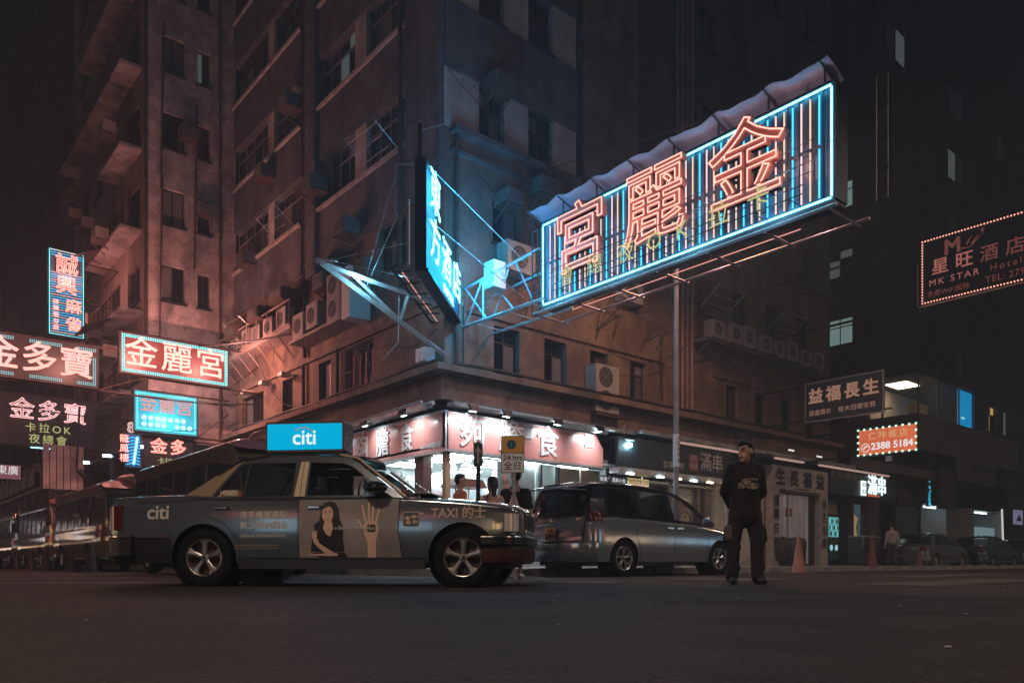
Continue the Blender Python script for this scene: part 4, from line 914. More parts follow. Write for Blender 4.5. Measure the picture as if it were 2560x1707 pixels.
text('147-149號B2舖', 0.17, wc, t, (5.1, -0.012, 0.12), name='lettering', offset=0.004, sx=0.85)

# sign floodlights: arm, housing, glowing face, and the lamp's own light
def flood(x, y, z, rz, lab, power=55, on=True):
    t = thing('sign_floodlight', lab, 'floodlight', (x, y, z), rz, 'floodlights on arms over the red shop signs')
    mb = MB(); mb.bar((0, 0.75, 0.12), (0, 0.2, 0.1), 0.03); mb.bar((0, 0.2, 0.1), (0, 0.04, 0.02), 0.03); obj('arm', mb, steel, t)
    mb = MB(); mb.plate([(-0.12, -0.09), (0.12, -0.09), (0.15, 0.06), (-0.15, 0.06)], [], lambda a, b, d: (a, -0.05 + d * (1 if 1 else 0) + b * 0.5, b), 0.06); obj('housing', mb, black_metal, t)
    if on:
        mb = MB(); mb.box(-0.10, 0.10, 0.02, 0.06, -0.105, -0.095); obj('lens', mb, emat('floodlight_lens', (0.8, 0.95, 1.0), 12), t)
        l = bpy.data.lights.new('spot', 'SPOT'); l.energy = power; l.color = (0.85, 0.95, 1.0); l.spot_size = R(125); l.spot_blend = 0.9; l.shadow_soft_size = 0.05
        o = bpy.data.objects.new('lamp', l); C.objects.link(o); o.parent = t; o.location = (0, 0.0, -0.13); o.rotation_euler = (R(50), 0, 0)
for i, (x, w) in enumerate(((10.35 + 0.75, 'nearest the corner'), (12.15, 'second along the van side'), (13.9, 'above the last character'), (15.5, 'above the round-cornered end'))):
    flood(x + 0.2, 14.72, 3.98, 0, 'black floodlight on a steel arm over the long red sign, ' + w, (62, 62, 54, 78)[i])
for y, w in ((16.3, 'right beside the corner'), (18.2, 'over the third character'), (20.3, 'behind the taxi roof sign')):
    flood(10.3, y, 3.98, RIGHT, 'black floodlight on a steel arm over the left red sign, ' + w, 56)
# wide metal batten above the left sign
mb = MB(); mb.bar((10.75, 20.6, 4.03), (10.6, 15.4, 4.1), 0.09); mb.bar((10.2, 19.0, 4.0), (10.2, 15.3, 4.06), 0.05); tag(obj('canopy_rail', mb, teal_steel), 'bare metal rail under the canopy above the left red sign', 'rail')
mb = MB(); mb.bar((11.2, 14.75, 4.0), (16.6, 14.8, 3.98), 0.06); mb.bar((14.4, 14.9, 3.96), (16.2, 14.9, 3.95), 0.13); tag(obj('canopy_rail', mb, teal_steel), 'bare metal rail under the canopy above the long red sign', 'rail')
# bright teal-white lamp beyond the sign end
t = thing('wall_lamp', 'single glaring blue-white lamp hanging just past the end of the long red sign', 'lamp', (16.95, 14.7, 3.62))
mb = MB(); mb.ball((0, 0, 0), 0.055, 12, 8); obj('bulb', mb, emat('glaring_lamp', (0.5, 0.9, 1.0), 260), t)
mb = MB(); mb.tube([(0, 0, 0.05), (0, 0, 0.16), (-0.15, 0.1, 0.2), (-0.15, 0.1, 0.55), (0.1, 0.3, 0.62)], 0.01, 6); mb.box(-0.25, 0.15, -0.04, 0.04, 0.14, 0.16); obj('hook', mb, steel, t)

# ================================================================ SKEWER SHOP (dark awning) AND ITS NEIGHBOURS
SK = thing('skewer_shop', 'dark-awninged skewer shop with a row of downlights behind the silver van', 'shop')
navy = mat('navy_awning', (0.015, 0.022, 0.03), 0.6)
mb = MB(); mb.box(16.5, 22.1, 14.75, 14.85, 2.98, 3.86); mb.box(16.5, 22.1, 14.85, 16.2, 3.80, 3.86); obj('fascia', mb, navy, SK, recalc=False)
mb = MB(); mb.box(16.5, 22.1, 14.7, 15.1, 2.82, 2.975); obj('light_strip', mb, steel, SK, recalc=False)
cool_s = emat('cool_strip_lamp', (0.65, 0.95, 1.0), 26); warm_s = emat('warm_strip_lamp', (1.0, 0.72, 0.42), 22)
for i, (x, m) in enumerate(((16.95, cool_s), (18.3, cool_s), (19.15, warm_s), (19.95, cool_s), (20.8, warm_s), (21.6, warm_s))):
    mb = MB(); mb.box(x - 0.13, x + 0.13, 14.66, 14.74, 2.79, 2.818); obj('downlight', mb, m, SK, recalc=False)
faint = mat('faint_white_characters', (0.42, 0.42, 0.42), 0.6)
text('滿串', 0.62, faint, SK, (20.95, 14.74, 3.42), name='character', offset=0.006); text('自家秘制', 0.24, faint, SK, (19.0, 14.74, 3.2), name='character', spacing=1.2)
mb = MB(); mb.box(19.75, 20.2, 14.72, 14.745, 3.12, 3.62); p = obj('seal_panel', mb, mat('dull_red_seal', (0.2, 0.04, 0.035), 0.5), SK, recalc=False)
text('秘制', 0.2, faint, SK, (19.97, 14.71, 3.5), name='character'); text('串燒', 0.2, faint, SK, (19.97, 14.71, 3.25), name='character')
lightbrick = mat('white_brick_wall', (0.42, 0.38, 0.33), 0.6, noise=0.2, scale=2)
mb = MB(); mb.box(17.0, 22.0, 17.0, 17.1, 0.13, 3.8); obj('back_wall', mb, lightbrick, SK, recalc=False)
br = MB(); br.box(0, 0.30, 0, 0.02, 0, 0.105); brm = br.mesh('brick', lightbrick)
for j in range(20):
    for i in range(6): obj('brick', brm, None, SK, (19.9 + i * 0.32 + (0.16 if j % 2 else 0) * 1.0, 15.58, 0.4 + j * 0.115))
mb = MB(); mb.box(19.85, 22.0, 15.6, 15.7, 0.13, 2.81); mb.box(16.9, 22, 15.3, 17, 2.7, 2.76); obj('side_wall', mb, lightbrick, SK, recalc=False)
mb = MB(); mb.box(21.1, 21.25, 15.4, 15.55, 0.13, 2.8); mb.box(21.5, 21.8, 15.4, 15.55, 0.13, 2.8); mb.box(19.5, 19.6, 15.3, 15.4, 0.13, 2.8); obj('door_frame', mb, mat('brown_timber', (0.14, 0.10, 0.08), 0.6), SK, recalc=False)
mb = MB(); mb.box(20.2, 20.85, 15.545, 15.56, 1.5, 2.35); P_ = obj('poster', mb, mat('cream_poster', (0.55, 0.48, 0.38), 0.6), SK, recalc=False)
mb = MB()
for i in range(14): x, z = random.uniform(20.25, 20.7), random.uniform(1.6, 2.2); mb.box(x, x + 0.1, 15.538, 15.544, z, z + 0.08)
obj('poster_print', mb, mat('red_brown_print', (0.35, 0.12, 0.07), 0.6), SK, recalc=False)
for x, w, m, tx, tm2 in ((16.3, 0.35, panel_blk, '串燒', wl), (16.75, 0.75, panel_blk, '滿串小食', wl), (17.55, 0.95, emat('amber_menu', (0.8, 0.55, 0.3), 0.8), '特價套餐 $38', ink_m)):
    t = thing('menu_board', {0.35: 'narrow black menu board with white writing over the van roof', 0.75: 'wider black menu board with white writing over the van roof', 0.95: 'amber lit menu board over the van roof'}[w], 'menu board', (x, 15.3, 2.28))
    mb = MB(); mb.box(0, w, 0, 0.04, 0, 0.5); obj('panel', mb, m, t, recalc=False); text(tx, 0.15, tm2, t, (w / 2, -0.005, 0.38), name='lettering')
    for k in range(4):
        mb = MB(); mb.box(0.06, w * 0.8, -0.006, -0.002, 0.06 + k * 0.06, 0.08 + k * 0.06); obj('line', mb, tm2, t, recalc=False)
mb = MB(); mb.box(17.2, 19.4, 15.5, 16.0, 0.13, 1.1); mb.box(17.2, 19.4, 16.6, 16.9, 1.3, 2.2); obj('counter', mb, ss, SK)
mb = MB(); mb.tube([(18.9, 15.9, 3.0), (18.9, 15.9, 2.8)], 0.01); mb.ball((18.9, 15.9, 2.72), (0.10, 0.10, 0.09), 12, 8); obj('pendant_lamp', mb, emat('pendant_glow', (1.0, 0.85, 0.7), 1.5), SK)
# whitewashed pier with camera
mb = MB(); mb.box(21.95, 24.9, 15.28, 15.58, 0.13, 3.0); pw = obj('wall', mb, mat('whitewashed_wall', (0.5, 0.48, 0.43), 0.8, noise=0.3, scale=1.5, bump=0.2, streak=0.3), recalc=False); tag(pw, 'whitewashed wall between the skewer shop and the shop with ribbed white doors', 'wall')
t = thing('security_camera', 'white post-mounted security camera between the van nose and the standing man', 'camera', (21.95, 14.9, 0.13))
mb = MB(); mb.tube([(0, 0, 0), (0, 0, 2.75)], 0.035); mb.tube([(-0.15, 0, 2.5), (-0.15, 0, 3.3), (0.0, 0, 3.4)], 0.02); obj('post', mb, steel, t); mb = MB(); mb.ball((0, -0.05, 2.62), 0.09, 12, 8); mb.box(-0.08, 0.08, -0.1, 0.05, 2.7, 2.78); obj('housing', mb, white_m, t); mb = MB(); mb.ball((0, -0.13, 2.62), 0.04, 10, 6); obj('lens', mb, black_metal, t)
mb = MB(); mb.tube([(21.7, 14.9, 3.5), (21.7, 14.9, 3.62)], 0.07, 10); tag(obj('amber_lamp', mb, emat('amber_lamp_glow', (1, 0.5, 0.25), 0.8)), 'small amber lamp on a thin pole just left of the standing man', 'lamp')

# funeral goods shop with stone surround and ribbed doors
FS = thing('longevity_shop', 'shop with grey stone door surround, black characters and ribbed pale folding doors', 'shop')
stone = mat('grey_stone', (0.40, 0.37, 0.35), 0.8, noise=0.3, scale=3, bump=0.2)
mb = MB(); mb.box(24.92, 25.35, 14.95, 15.25, 0.13, 2.9); mb.box(28.3, 28.85, 14.95, 15.25, 0.13, 2.9); mb.box(24.92, 28.85, 14.95, 15.25, 2.902, 3.75); obj('stone_surround', mb, stone, FS, recalc=False)
mb = MB(); mb.box(25.36, 28.29, 14.98, 15.06, 2.8, 2.9); mb.box(26.4, 27.4, 14.93, 14.949, 2.95, 3.0); obj('door_head', mb, mat('dark_timber', (0.1, 0.065, 0.05), 0.6), FS, recalc=False)
rib = mat('pale_ribbed_metal', (0.62, 0.68, 0.80), 0.45, metal=0.3, noise=0.45, scale=2.5, streak=0.8)
for k, (x0, x1) in enumerate(((25.38, 26.14), (26.2, 27.68))):
    mb = MB(); n = int((x1 - x0) / 0.07); 
    pts = []
    for i in range(n + 1): x = lerp(x0, x1, i / n); pts.append((x, 15.1 + (0.02 if i % 2 else 0)))
    rows = [[(x, y, 0.2 if s == 0 else 2.78) for x, y in pts] for s in (0, 1)]; mb.grid(rows, smooth=False); obj('folding_door', mb, rib, FS, recalc=False)
for x in (26.02, 26.3): mb = MB(); mb.box(x, x + 0.07, 15.04, 15.09, 1.95, 2.25); obj('door_handle', mb, mat('brown_handle', (0.2, 0.07, 0.04), 0.5), FS, recalc=False)
mb = MB(); mb.box(25.36, 28.29, 15.2, 15.24, 0.13, 2.8); obj('dark_doorway', mb, ink_m, FS, recalc=False)
for i, ch in enumerate('生長福益'): text(ch, 0.62, ink_m, FS, (25.4 + i * 0.95, 14.94, 3.3), name='character', extrude=0.01, offset=0.02, sx=1.0)
for x, s_ in ((25.13, '福壽安康'), (28.58, '長生永樂')):
    for k, ch in enumerate(s_): text(ch, 0.42, ink_m, FS, (x, 14.94, 2.45 - k * 0.5), name='character', offset=0.01)
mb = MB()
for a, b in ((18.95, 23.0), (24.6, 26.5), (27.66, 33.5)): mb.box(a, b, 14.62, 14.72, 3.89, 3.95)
tag(obj('lit_edge_bar', mb, emat('lit_edge_glow', (0.75, 0.48, 0.38), 0.55), recalc=False), 'row of long bars glowing for the lit canopy edge over the shops to the right', 'canopy edge')  # lit canopy edge put in as glowing bars, not lamps
for i, x in enumerate((25.4, 27.4)):
    mb = MB(); mb.box(x, x + 0.35, 14.6, 14.64, 4.25 - i * 0.05, 4.3 - i * 0.05); tag(obj('strip_lamp', mb, emat('dim_white_strip', (0.9, 0.85, 0.8), 1.0)), ('short dim strip lamp on the canopy, left one of two', 'short dim strip lamp on the canopy, right one of two')[i], 'lamp')

# second branch with glowing logo
S2 = thing('snack_shop', 'recessed snack shop with dark teal fascia, glowing white logo and a lit drinks fridge', 'shop')
fasc = mat('teal_black_fascia', (0.03, 0.05, 0.055), 0.5)
mb = MB(); mb.box(28.9, 34.6, 14.85, 15.0, 2.95, 3.85); obj('fascia', mb, fasc, S2, recalc=False)
for i, ch in enumerate('生長福益'): text(ch, 0.34, mat('grey_letters', (0.22, 0.2, 0.18), 0.6), S2, (29.0 + i * 0.62 + 0.0, 14.84, 3.72), name='character')
logo = emat('white_logo_glow', (0.85, 1.0, 1.0), 1.3)
text('滿串', 0.85, logo, S2, (32.75, 14.8, 3.42), name='logo_character', extrude=0.02, offset=0.012)
mb = MB(); mb.box(31.35, 31.72, 14.78, 14.84, 3.0, 3.6); obj('logo_seal', mb, logo, S2, recalc=False); text('秘制', 0.22, ink_m, S2, (31.54, 14.77, 3.42), name='character'); text('串燒', 0.22, ink_m, S2, (31.54, 14.77, 3.15), name='character')
mb = MB(); mb.box(31.9, 32.9, 14.78, 14.8, 3.0, 3.06); obj('logo_stroke', mb, emat('red_stroke', (0.7, 0.15, 0.08), 0.8), S2, recalc=False)
slatm = mat('tan_slat', (0.4, 0.3, 0.2), 0.6)
sm_ = MB(); sm_.box(0, 1.9, 0, 0.03, 0, 0.07); slm2 = sm_.mesh('slat', slatm)
for k in range(7): obj('slat', slm2, None, S2, (28.95, 15.6, 2.05 + k * 0.105))
FR_ = thing('drinks_fridge', 'upright drinks fridge glowing teal inside the recessed snack shop', 'fridge', (29.6, 15.3, 0.13))
mb = MB(); mb.box(0, 0.95, 0.05, 0.6, 0, 2.05); obj('body', mb, black_metal, FR_)
mb = MB(); mb.box(0.08, 0.87, 0.035, 0.045, 1.15, 1.95); obj('upper_door', mb, emat('fridge_glow', (0.12, 0.45, 0.45), 0.8), FR_)
for k in range(3):
    for j in range(6): mb = MB(); mb.box(0.13 + j * 0.12, 0.2 + j * 0.12, 0.02, 0.032, 1.2 + k * 0.25, 1.36 + k * 0.25); obj('bottle', mb, (gr, panel_blue, emat('fridge_bottle', (0.3, 0.8, 0.8), 0.7))[(j + k) % 3], FR_, recalc=False)
mb = MB(); mb.box(0.08, 0.45, 0.03, 0.045, 0.25, 1.08); mb.box(0.5, 0.87, 0.03, 0.045, 0.25, 1.08); obj('lower_door', mb, mat('teal_door', (0.05, 0.12, 0.13), 0.4), FR_)
for x in (0.27, 0.68): mb = MB(); mb.lathe([(0, 0.022), (0.12, 0.022), (0.12, 0.03)], 16, 'y', (x, 0, 0.72)); obj('roundel', mb, emat('roundel_glow', (0.35, 0.75, 0.8), 0.8), FR_)
mb = MB(); mb.box(28.9, 29.5, 15.4, 15.5, 0.3, 1.15); obj('glass_counter', mb, emat('counter_glow', (0.12, 0.3, 0.32), 0.35), S2, recalc=False)
mb = MB(); mb.box(31.15, 31.3, 15.1, 15.25, 0.13, 2.95); mb.box(32.6, 32.75, 15.1, 15.25, 0.13, 2.95); obj('post', mb, rust, S2, recalc=False)
mb = MB(); mb.box(31.7, 32.5, 15.4, 15.44, 0.5, 2.7); obj('lit_glass', mb, emat('grey_teal_glow', (0.12, 0.2, 0.22), 0.3), S2, recalc=False); mb = MB(); mb.poly([(31.8, 1.3), (32.2, 1.3), (32.05, 1.75), (32.25, 2.1), (31.85, 2.3)], 0.01, lambda a, b, d: (a, 15.38 + d, b)); obj('yellow_poster', mb, emat('ochre_glow', (0.8, 0.5, 0.25), 0.35), S2)
t = thing('kiosk_box', 'dark metal box counter with a pale edge outside the snack shop', 'counter', (30.6, 14.4, 0.13)); mb = MB(); mb.box(0, 1.5, 0, 0.6, 0.1, 1.15); obj('body', mb, mat('dark_box', (0.06, 0.06, 0.065), 0.5), t); mb = MB(); mb.box(0, 1.5, -0.02, 0.6, 1.152, 1.19); mb.box(-0.03, 0, -0.02, 0.0, 0.75, 1.15); obj('edge', mb, teal_steel, t)
t = thing('roller_shutter', 'closed dark roller shutter right of the person in a pale shirt', 'shutter', (35.4, 15.2, 0.13))
sm_ = MB(); sm_.box(0, 2.5, 0, 0.03, 0, 0.085); slm3 = sm_.mesh('slat', mat('shutter_metal', (0.12, 0.14, 0.15), 0.45, metal=0.5))
for k in range(26): obj('slat', slm3, None, t, (0, 0.008 * (k % 2), 0.06 + k * 0.1))
mb = MB(); mb.box(-0.1, 0, -0.05, 0.1, 0, 2.9); mb.box(2.5, 2.6, -0.05, 0.1, 0, 2.9); mb.box(-0.1, 2.6, -0.15, 0.2, 2.7, 3.1); obj('guide', mb, frame_dark, t, recalc=False)
# far lit shops behind the parked cars
for x0, x1, lab in ((38.9, 42.2, 'far shop stocked with orange goods under a white tube, left of the parked cars'), (46.0, 50.2, 'far shop with a long white counter light, right of the dark gap')):
    t = thing('shop', lab, 'shop', (x0, 0, 0)); w = x1 - x0
    mb = MB(); mb.box(0, w, 17.6, 17.7, 0.13, 3.2); mb.box(0, w, 15.8, 17.6, 3.1, 3.15); mb.box(-0.08, 0, 15.6, 17.7, 0.13, 3.2); mb.box(w, w + 0.1, 15.6, 17.7, 0.13, 3.2); obj('room', mb, mat('shop_interior', (0.35, 0.38, 0.38), 0.6), t, recalc=False)
    for k in range(2): mb = MB(); mb.tube([(0.8 + k * 1.2, 16.0, 3.02), (1.8 + k * 1.2, 16.0, 3.02)], 0.03, 6); obj('tube', mb, emat('far_tube', (0.75, 0.95, 1.0), 9), t)
    random.seed(int(x0)); gm = [mat('orange_packets', (0.6, 0.24, 0.08), 0.6), mat('cream_packets', (0.6, 0.5, 0.35), 0.6), mat('green_packets', (0.12, 0.25, 0.15), 0.6)]
    for k in range(4):
        mb = MB(); mb.box(0.1, w - 1.2, 17.2, 17.6, 0.6 + k * 0.55, 0.63 + k * 0.55); s_ = obj('shelf', mb, steel, t, recalc=False)
        for j in range(6):
            if random.random() < 0.8: mb = MB(); a = 0.15 + j * (w - 1.4) / 6; mb.box(a, a + 0.26, 17.15, 17.5, 0.63 + k * 0.55, 0.85 + k * 0.55 + random.random() * 0.15); obj('box', mb, gm[(j + k) % 3], s_, recalc=False)
    if x0 > 45: mb = MB(); mb.box(0.3, w - 0.8, 15.7, 16.1, 1.2, 2.2); obj('white_counter', mb, emat('counter_strip', (0.4, 0.6, 0.68), 0.35), t); mb = MB(); mb.tube([(w, 15.5, 0.8), (w - 0.25, 15.5, 3.3)], 0.05, 6); obj('lit_post', mb, emat('pale_post_glow', (0.8, 0.75, 0.7), 0.8), t)
t = thing('light_box', 'small lilac light box with a blue mountain mark at the extreme right edge', 'sign', (51.8, 15.4, 2.5)); mb = MB(); mb.box(0, 1.4, 0, 0.1, 0, 0.85); obj('panel', mb, emat('lilac_box', (0.4, 0.38, 0.6), 0.35), t); mb = MB(); mb.poly([(0.2, 0.2), (0.7, 0.6), (1.2, 0.2)], 0.01, lambda a, b, d: (a, -0.015 + d, b)); obj('emblem', mb, panel_blue, t)

# ================================================================ AIR CONDITIONERS
def ac_mesh(kind):
    t = {}
    return t
def window_ac(lab, loc, rz, w=0.62, h=0.42, d=0.6, group='window air conditioners on the tenement walls', col=None):
    t = thing('air_conditioner', lab, 'air conditioner', loc, rz, group)
    mb = MB(); mb.box(0, w, -d, 0, 0, h); obj('casing', mb, col or mat('dull_ac_casing', (0.17, 0.155, 0.15), 0.6, noise=0.3, scale=4), t, recalc=False)  # darker casing tone for the window units
    mb = MB(); mb.box(0.05, w - 0.05, -d - 0.012, -d - 0.002, 0.05, h - 0.05); g = obj('grille', mb, ac_dark, t, recalc=False)
    mb = MB()
    for k in range(6): z = 0.08 + k * (h - 0.16) / 5; mb.box(0.05, w - 0.05, -d - 0.02, -d - 0.013, z, z + 0.02)
    obj('louvre', mb, MATS['dull_ac_casing'] if 'dull_ac_casing' in MATS else ac_m, g, recalc=False)
    mb = MB(); mb.bar((0.05, 0, -0.35), (0.05, -d * 0.9, -0.03), 0.03); mb.bar((w - 0.05, 0, -0.35), (w - 0.05, -d * 0.9, -0.03), 0.03); mb.box(-0.02, w + 0.02, -d, 0, -0.03, -0.002); obj('bracket', mb, rust, t, recalc=False)
    return t
def outdoor_ac(lab, loc, rz, w=0.8, h=0.6, fans=1, group='outdoor air conditioning units on the facade ledges', d=0.32):
    t = thing('air_conditioner', lab, 'air conditioner', loc, rz, group)
    mb = MB(); mb.box(0, w, -d, 0, 0, h); obj('casing', mb, ac_m, t, recalc=False)
    for k in range(fans):
        cz = h * (k + 0.5) / fans; r = min(h / fans, w * 0.7) * 0.44; cx = w * 0.42
        mb = MB(); mb.lathe([(0, -d - 0.004), (r, -d - 0.004), (r, -d - 0.001)], 20, 'y', (cx, 0, cz)); f = obj('fan', mb, ac_dark, t)
        mb = MB()
        for q in (0.35, 0.7, 1.0): mb.lathe([(r * q - 0.006, -d - 0.02), (r * q, -d - 0.02), (r * q, -d - 0.012)], 18, 'y', (cx, 0, cz))
        for q in range(8): a = q * math.pi / 4; mb.bar((cx, -d - 0.016, cz), (cx + r * math.cos(a), -d - 0.016, cz + r * math.sin(a)), 0.006)
        obj('guard', mb, ac_m, f)
    mb = MB(); mb.box(w * 0.8, w * 0.97, -d - 0.008, -d - 0.002, 0.05, h - 0.05); obj('side_panel', mb, ac_m, t, recalc=False)
    mb = MB(); mb.box(0.02, 0.06, -d - 0.05, 0.05, -0.05, -0.001); mb.box(w - 0.06, w - 0.02, -d - 0.05, 0.05, -0.05, -0.001); obj('foot', mb, rust, t, recalc=False)
    return t
# big twin-fan unit on the right front
outdoor_ac('large twin-fan outdoor unit bracketed low on the wall above the end of the red sign', (15.95, 15.52, 4.55), 0, 0.98, 1.35, 2, d=0.42)
mb = MB(); mb.bar((15.95, 15.5, 3.95), (15.95, 15.0, 4.45), 0.04); mb.box(15.9, 17.0, 15.0, 15.56, 4.42, 4.49); tag(obj('bracket', mb, rust), 'rusty bracket carrying the large twin-fan outdoor unit', 'bracket')
outdoor_ac('white outdoor unit partly behind the junction box on the truss', (12.65, 15.5, 7.75), 0, 0.95, 0.75, 1, d=0.45)
outdoor_ac('outdoor unit on a rusty stand hanging under the middle of the long neon sign', (17.2, 15.5, 8.0), 0, 0.9, 0.6)
mb = MB()
for x in (13.6, 16.4, 18.4): mb.bar((x, 15.5, 6.75), (x, 14.9, 7.9), 0.03); mb.bar((x, 15.5, 7.9), (x, 14.9, 7.9), 0.03); mb.bar((x + 0.7, 15.5, 6.9), (x + 0.7, 14.9, 7.9), 0.03); mb.bar((x, 14.9, 7.9), (x + 0.9, 14.9, 7.9), 0.03); mb.bar((x, 15.5, 7.0), (x + 0.7, 14.9, 7.9), 0.025)
tag(obj('rusty_stand', mb, rust), 'rusty angle-iron stands left on the wall under the long neon sign', 'stand')
names = ['first from the lamp post', 'second from the lamp post', 'third from the lamp post', 'fourth from the lamp post', 'fifth from the lamp post', 'sixth from the lamp post', 'seventh from the lamp post', 'last and dimmest from the lamp post']
for i in range(8): outdoor_ac('boxy outdoor unit on the long right-hand ledge, ' + names[i], (21.3 + i * 0.92 + 0.06 * math.sin(i * 2.2), 15.3, 7.62), R(2.5 * math.sin(i * 1.9)), 0.66 + 0.05 * (i % 2), 0.58 + 0.07 * (i % 3), d=0.38 + 0.03 * (i % 2), group='row of outdoor units on the right-hand ledge')
mb = MB(); mb.box(20.9, 28.9, 14.85, 15.56, 7.42, 7.55)
for i in range(9): mb.bar((21.0 + i * 0.97, 15.5, 6.9), (21.0 + i * 0.97, 14.9, 7.42), 0.04)
tag(obj('ledge', mb, dark_wall), 'dark ledge carrying the right-hand row of outdoor units', 'ledge')
window_ac('window air conditioner high on the right front beside the pale pier', (12.2, 15.56, 12.2), 0)
window_ac('window air conditioner above the long neon sign near its left end', (13.75, 15.56, 10.05), 0)
window_ac('window air conditioner above the dark second floor window right of the blue sign', (12.6, 15.56, 9.45), 0, 0.5, 0.35)
# left front units
for i, (y, z, lab) in enumerate(((22.3, 11.6, 'under the pilaster on the third floor of the left front'), (27.6, 10.9, 'far left on the third floor of the left front'), (26.0, 13.4, 'high up among the shutters of the left front'),
        (20.2, 9.6, 'above the second floor glazing left of the blue sign'), (22.0, 8.9, 'dark one beside the downpipe, second floor'), (21.5, 8.4, 'paired with its neighbour just above the bracket tip'), (24.0, 14.9, 'fourth floor beside the pilaster'))):
    window_ac('window air conditioner ' + lab, (11.03, y, z), RIGHT)
for i, (y, z, lab) in enumerate(((24.2, 8.62, 'dark round-cornered'), (26.1, 8.5, 'brown squat'), (28.2, 8.35, 'low wide'))):
    t = window_ac('%s air conditioner hood over the left ledge' % lab, (11.03, y, z), RIGHT, 0.9, 0.38, 0.8, col=mat('brown_hood', (0.12, 0.08, 0.07), 0.6))
for i in range(6): outdoor_ac('boxy outdoor unit on the sloping-looking left ledge, %s from the salmon sign' % ('first', 'second', 'third', 'fourth', 'fifth', 'sixth')[i], (10.75, 29.1 - i * 0.98 + 0.06 * math.sin(i * 2.2), 7.78), RIGHT + R(2.5 * math.sin(i * 1.9)), 0.66 + 0.06 * (i % 2), 0.56 + 0.05 * (i % 3), group='row of outdoor units on the left-hand ledge')
for i, (y, lab) in enumerate(((22.9, 'left one'), (21.95, 'right one'))): outdoor_ac('pale outdoor unit of the pair below the bracket tip, ' + lab, (10.75, y, 7.2 + i * 0.1), RIGHT, 0.75, 0.75)
outdoor_ac('tall twin-fan outdoor unit beside the white panel left of the blue sign', (10.75, 20.6, 7.2), RIGHT, 0.8, 1.35, 2)
window_ac('white air conditioner behind the beam of the bare bracket', (11.03, 19.0, 8.0), RIGHT, 0.6, 0.5, 0.6)
mb = MB(); mb.box(10.4, 11.03, 23.0, 29.2, 7.62, 7.72); mb.box(10.36, 10.4, 23.0, 29.2, 7.72, 7.78); mb.box(10.36, 10.4, 23.0, 29.2, 8.5, 8.54)
for i in range(8): mb.bar((11.0, 23.2 + i * 0.84, 7.0), (10.45, 23.2 + i * 0.84, 7.62), 0.035); mb.bar((10.38, 23.05 + i * 0.86, 7.72), (10.38, 23.05 + i * 0.86, 8.52), 0.035)
mb.box(10.35, 11.03, 19.6, 23.0, 7.08, 7.16); tag(obj('ledge', mb, mat('pink_grey_steel', (0.35, 0.27, 0.25), 0.6, noise=0.3, scale=4)), 'steel ledge with railing carrying the left-hand row of outdoor units', 'ledge')
mb = MB(); mb.box(10.3, 10.95, 19.0, 19.45, 7.0, 8.4); tag(obj('white_panel', mb, white_m), 'tall white sheet-metal panel left of the blue sign', 'panel')
mb = MB(); mb.box(10.72, 11.03, 15.95, 16.35, 5.25, 5.6); mb.box(10.70, 10.718, 15.97, 16.14, 5.27, 5.58); mb.box(10.70, 10.718, 16.17, 16.33, 5.27, 5.58); tag(obj('meter_box', mb, white_m), 'small pair of white boxes on the corner below the blue sign', 'meter box')
for i, (y, z) in enumerate(((27.2, 6.3), (25.6, 6.35), (24.0, 6.35))):
    mb = MB(); mb.box(10.55, 10.9, y, y + 0.3, z, z + 0.12); mb.bar((11.0, y + 0.15, z + 0.1), (10.8, y + 0.15, z + 0.1), 0.03); tag(obj('wall_lamp', mb, mat('pale_lamp_hood', (0.6, 0.5, 0.45), 0.5)), 'small pale hooded lamp over the first floor windows, %s of three' % ('farthest left', 'middle', 'farthest right')[i], 'lamp', 'hooded lamps over the left first floor')
# tenement B clutter
for i, (x, z, lab) in enumerate(((9.5, 13.0, 'beside the small upper window'), (8.9, 15.6, 'high in the dark'),)): window_ac('air conditioner on the pink wall ' + lab, (x, YE, z), 0, 0.6, 0.4, 0.45)
random.seed(11)
pos = ['lowest near the mahjong sign', 'second from the bottom near the mahjong sign', 'by the rusty awning', 'with a lit underside', 'above the lit one', 'half in shadow', 'upper left', 'topmost left']
for i in range(8): window_ac('balcony air conditioner on the far tenement, ' + pos[i], (7.15, 31.0 + (i * 2.3) % 8, 7.6 + i * 1.15), RIGHT, 0.7, 0.42, 0.45, col=mat('ruddy_ac', (0.4, 0.3, 0.26), 0.6))
for i, (y, z) in enumerate(((31, 9.2), (32.5, 12.2), (34, 15.2))):
    mb = MB(); rows = [[(7.15 - 0.9 * v, y + u * 1.8, z - 0.45 * v + (0.03 if int(u * 10) % 2 else 0)) for u in [k / 10 for k in range(11)]] for v in (0, 0.5, 1)]; mb.grid(rows, smooth=False)
    mb.bar((7.15, y, z - 0.6), (6.3, y, z - 0.45), 0.03); tag(obj('awning', mb, rust, recalc=False), 'rusty corrugated awning over a balcony, %s of three' % ('lowest', 'middle', 'highest')[i], 'awning', 'rusty balcony awnings')
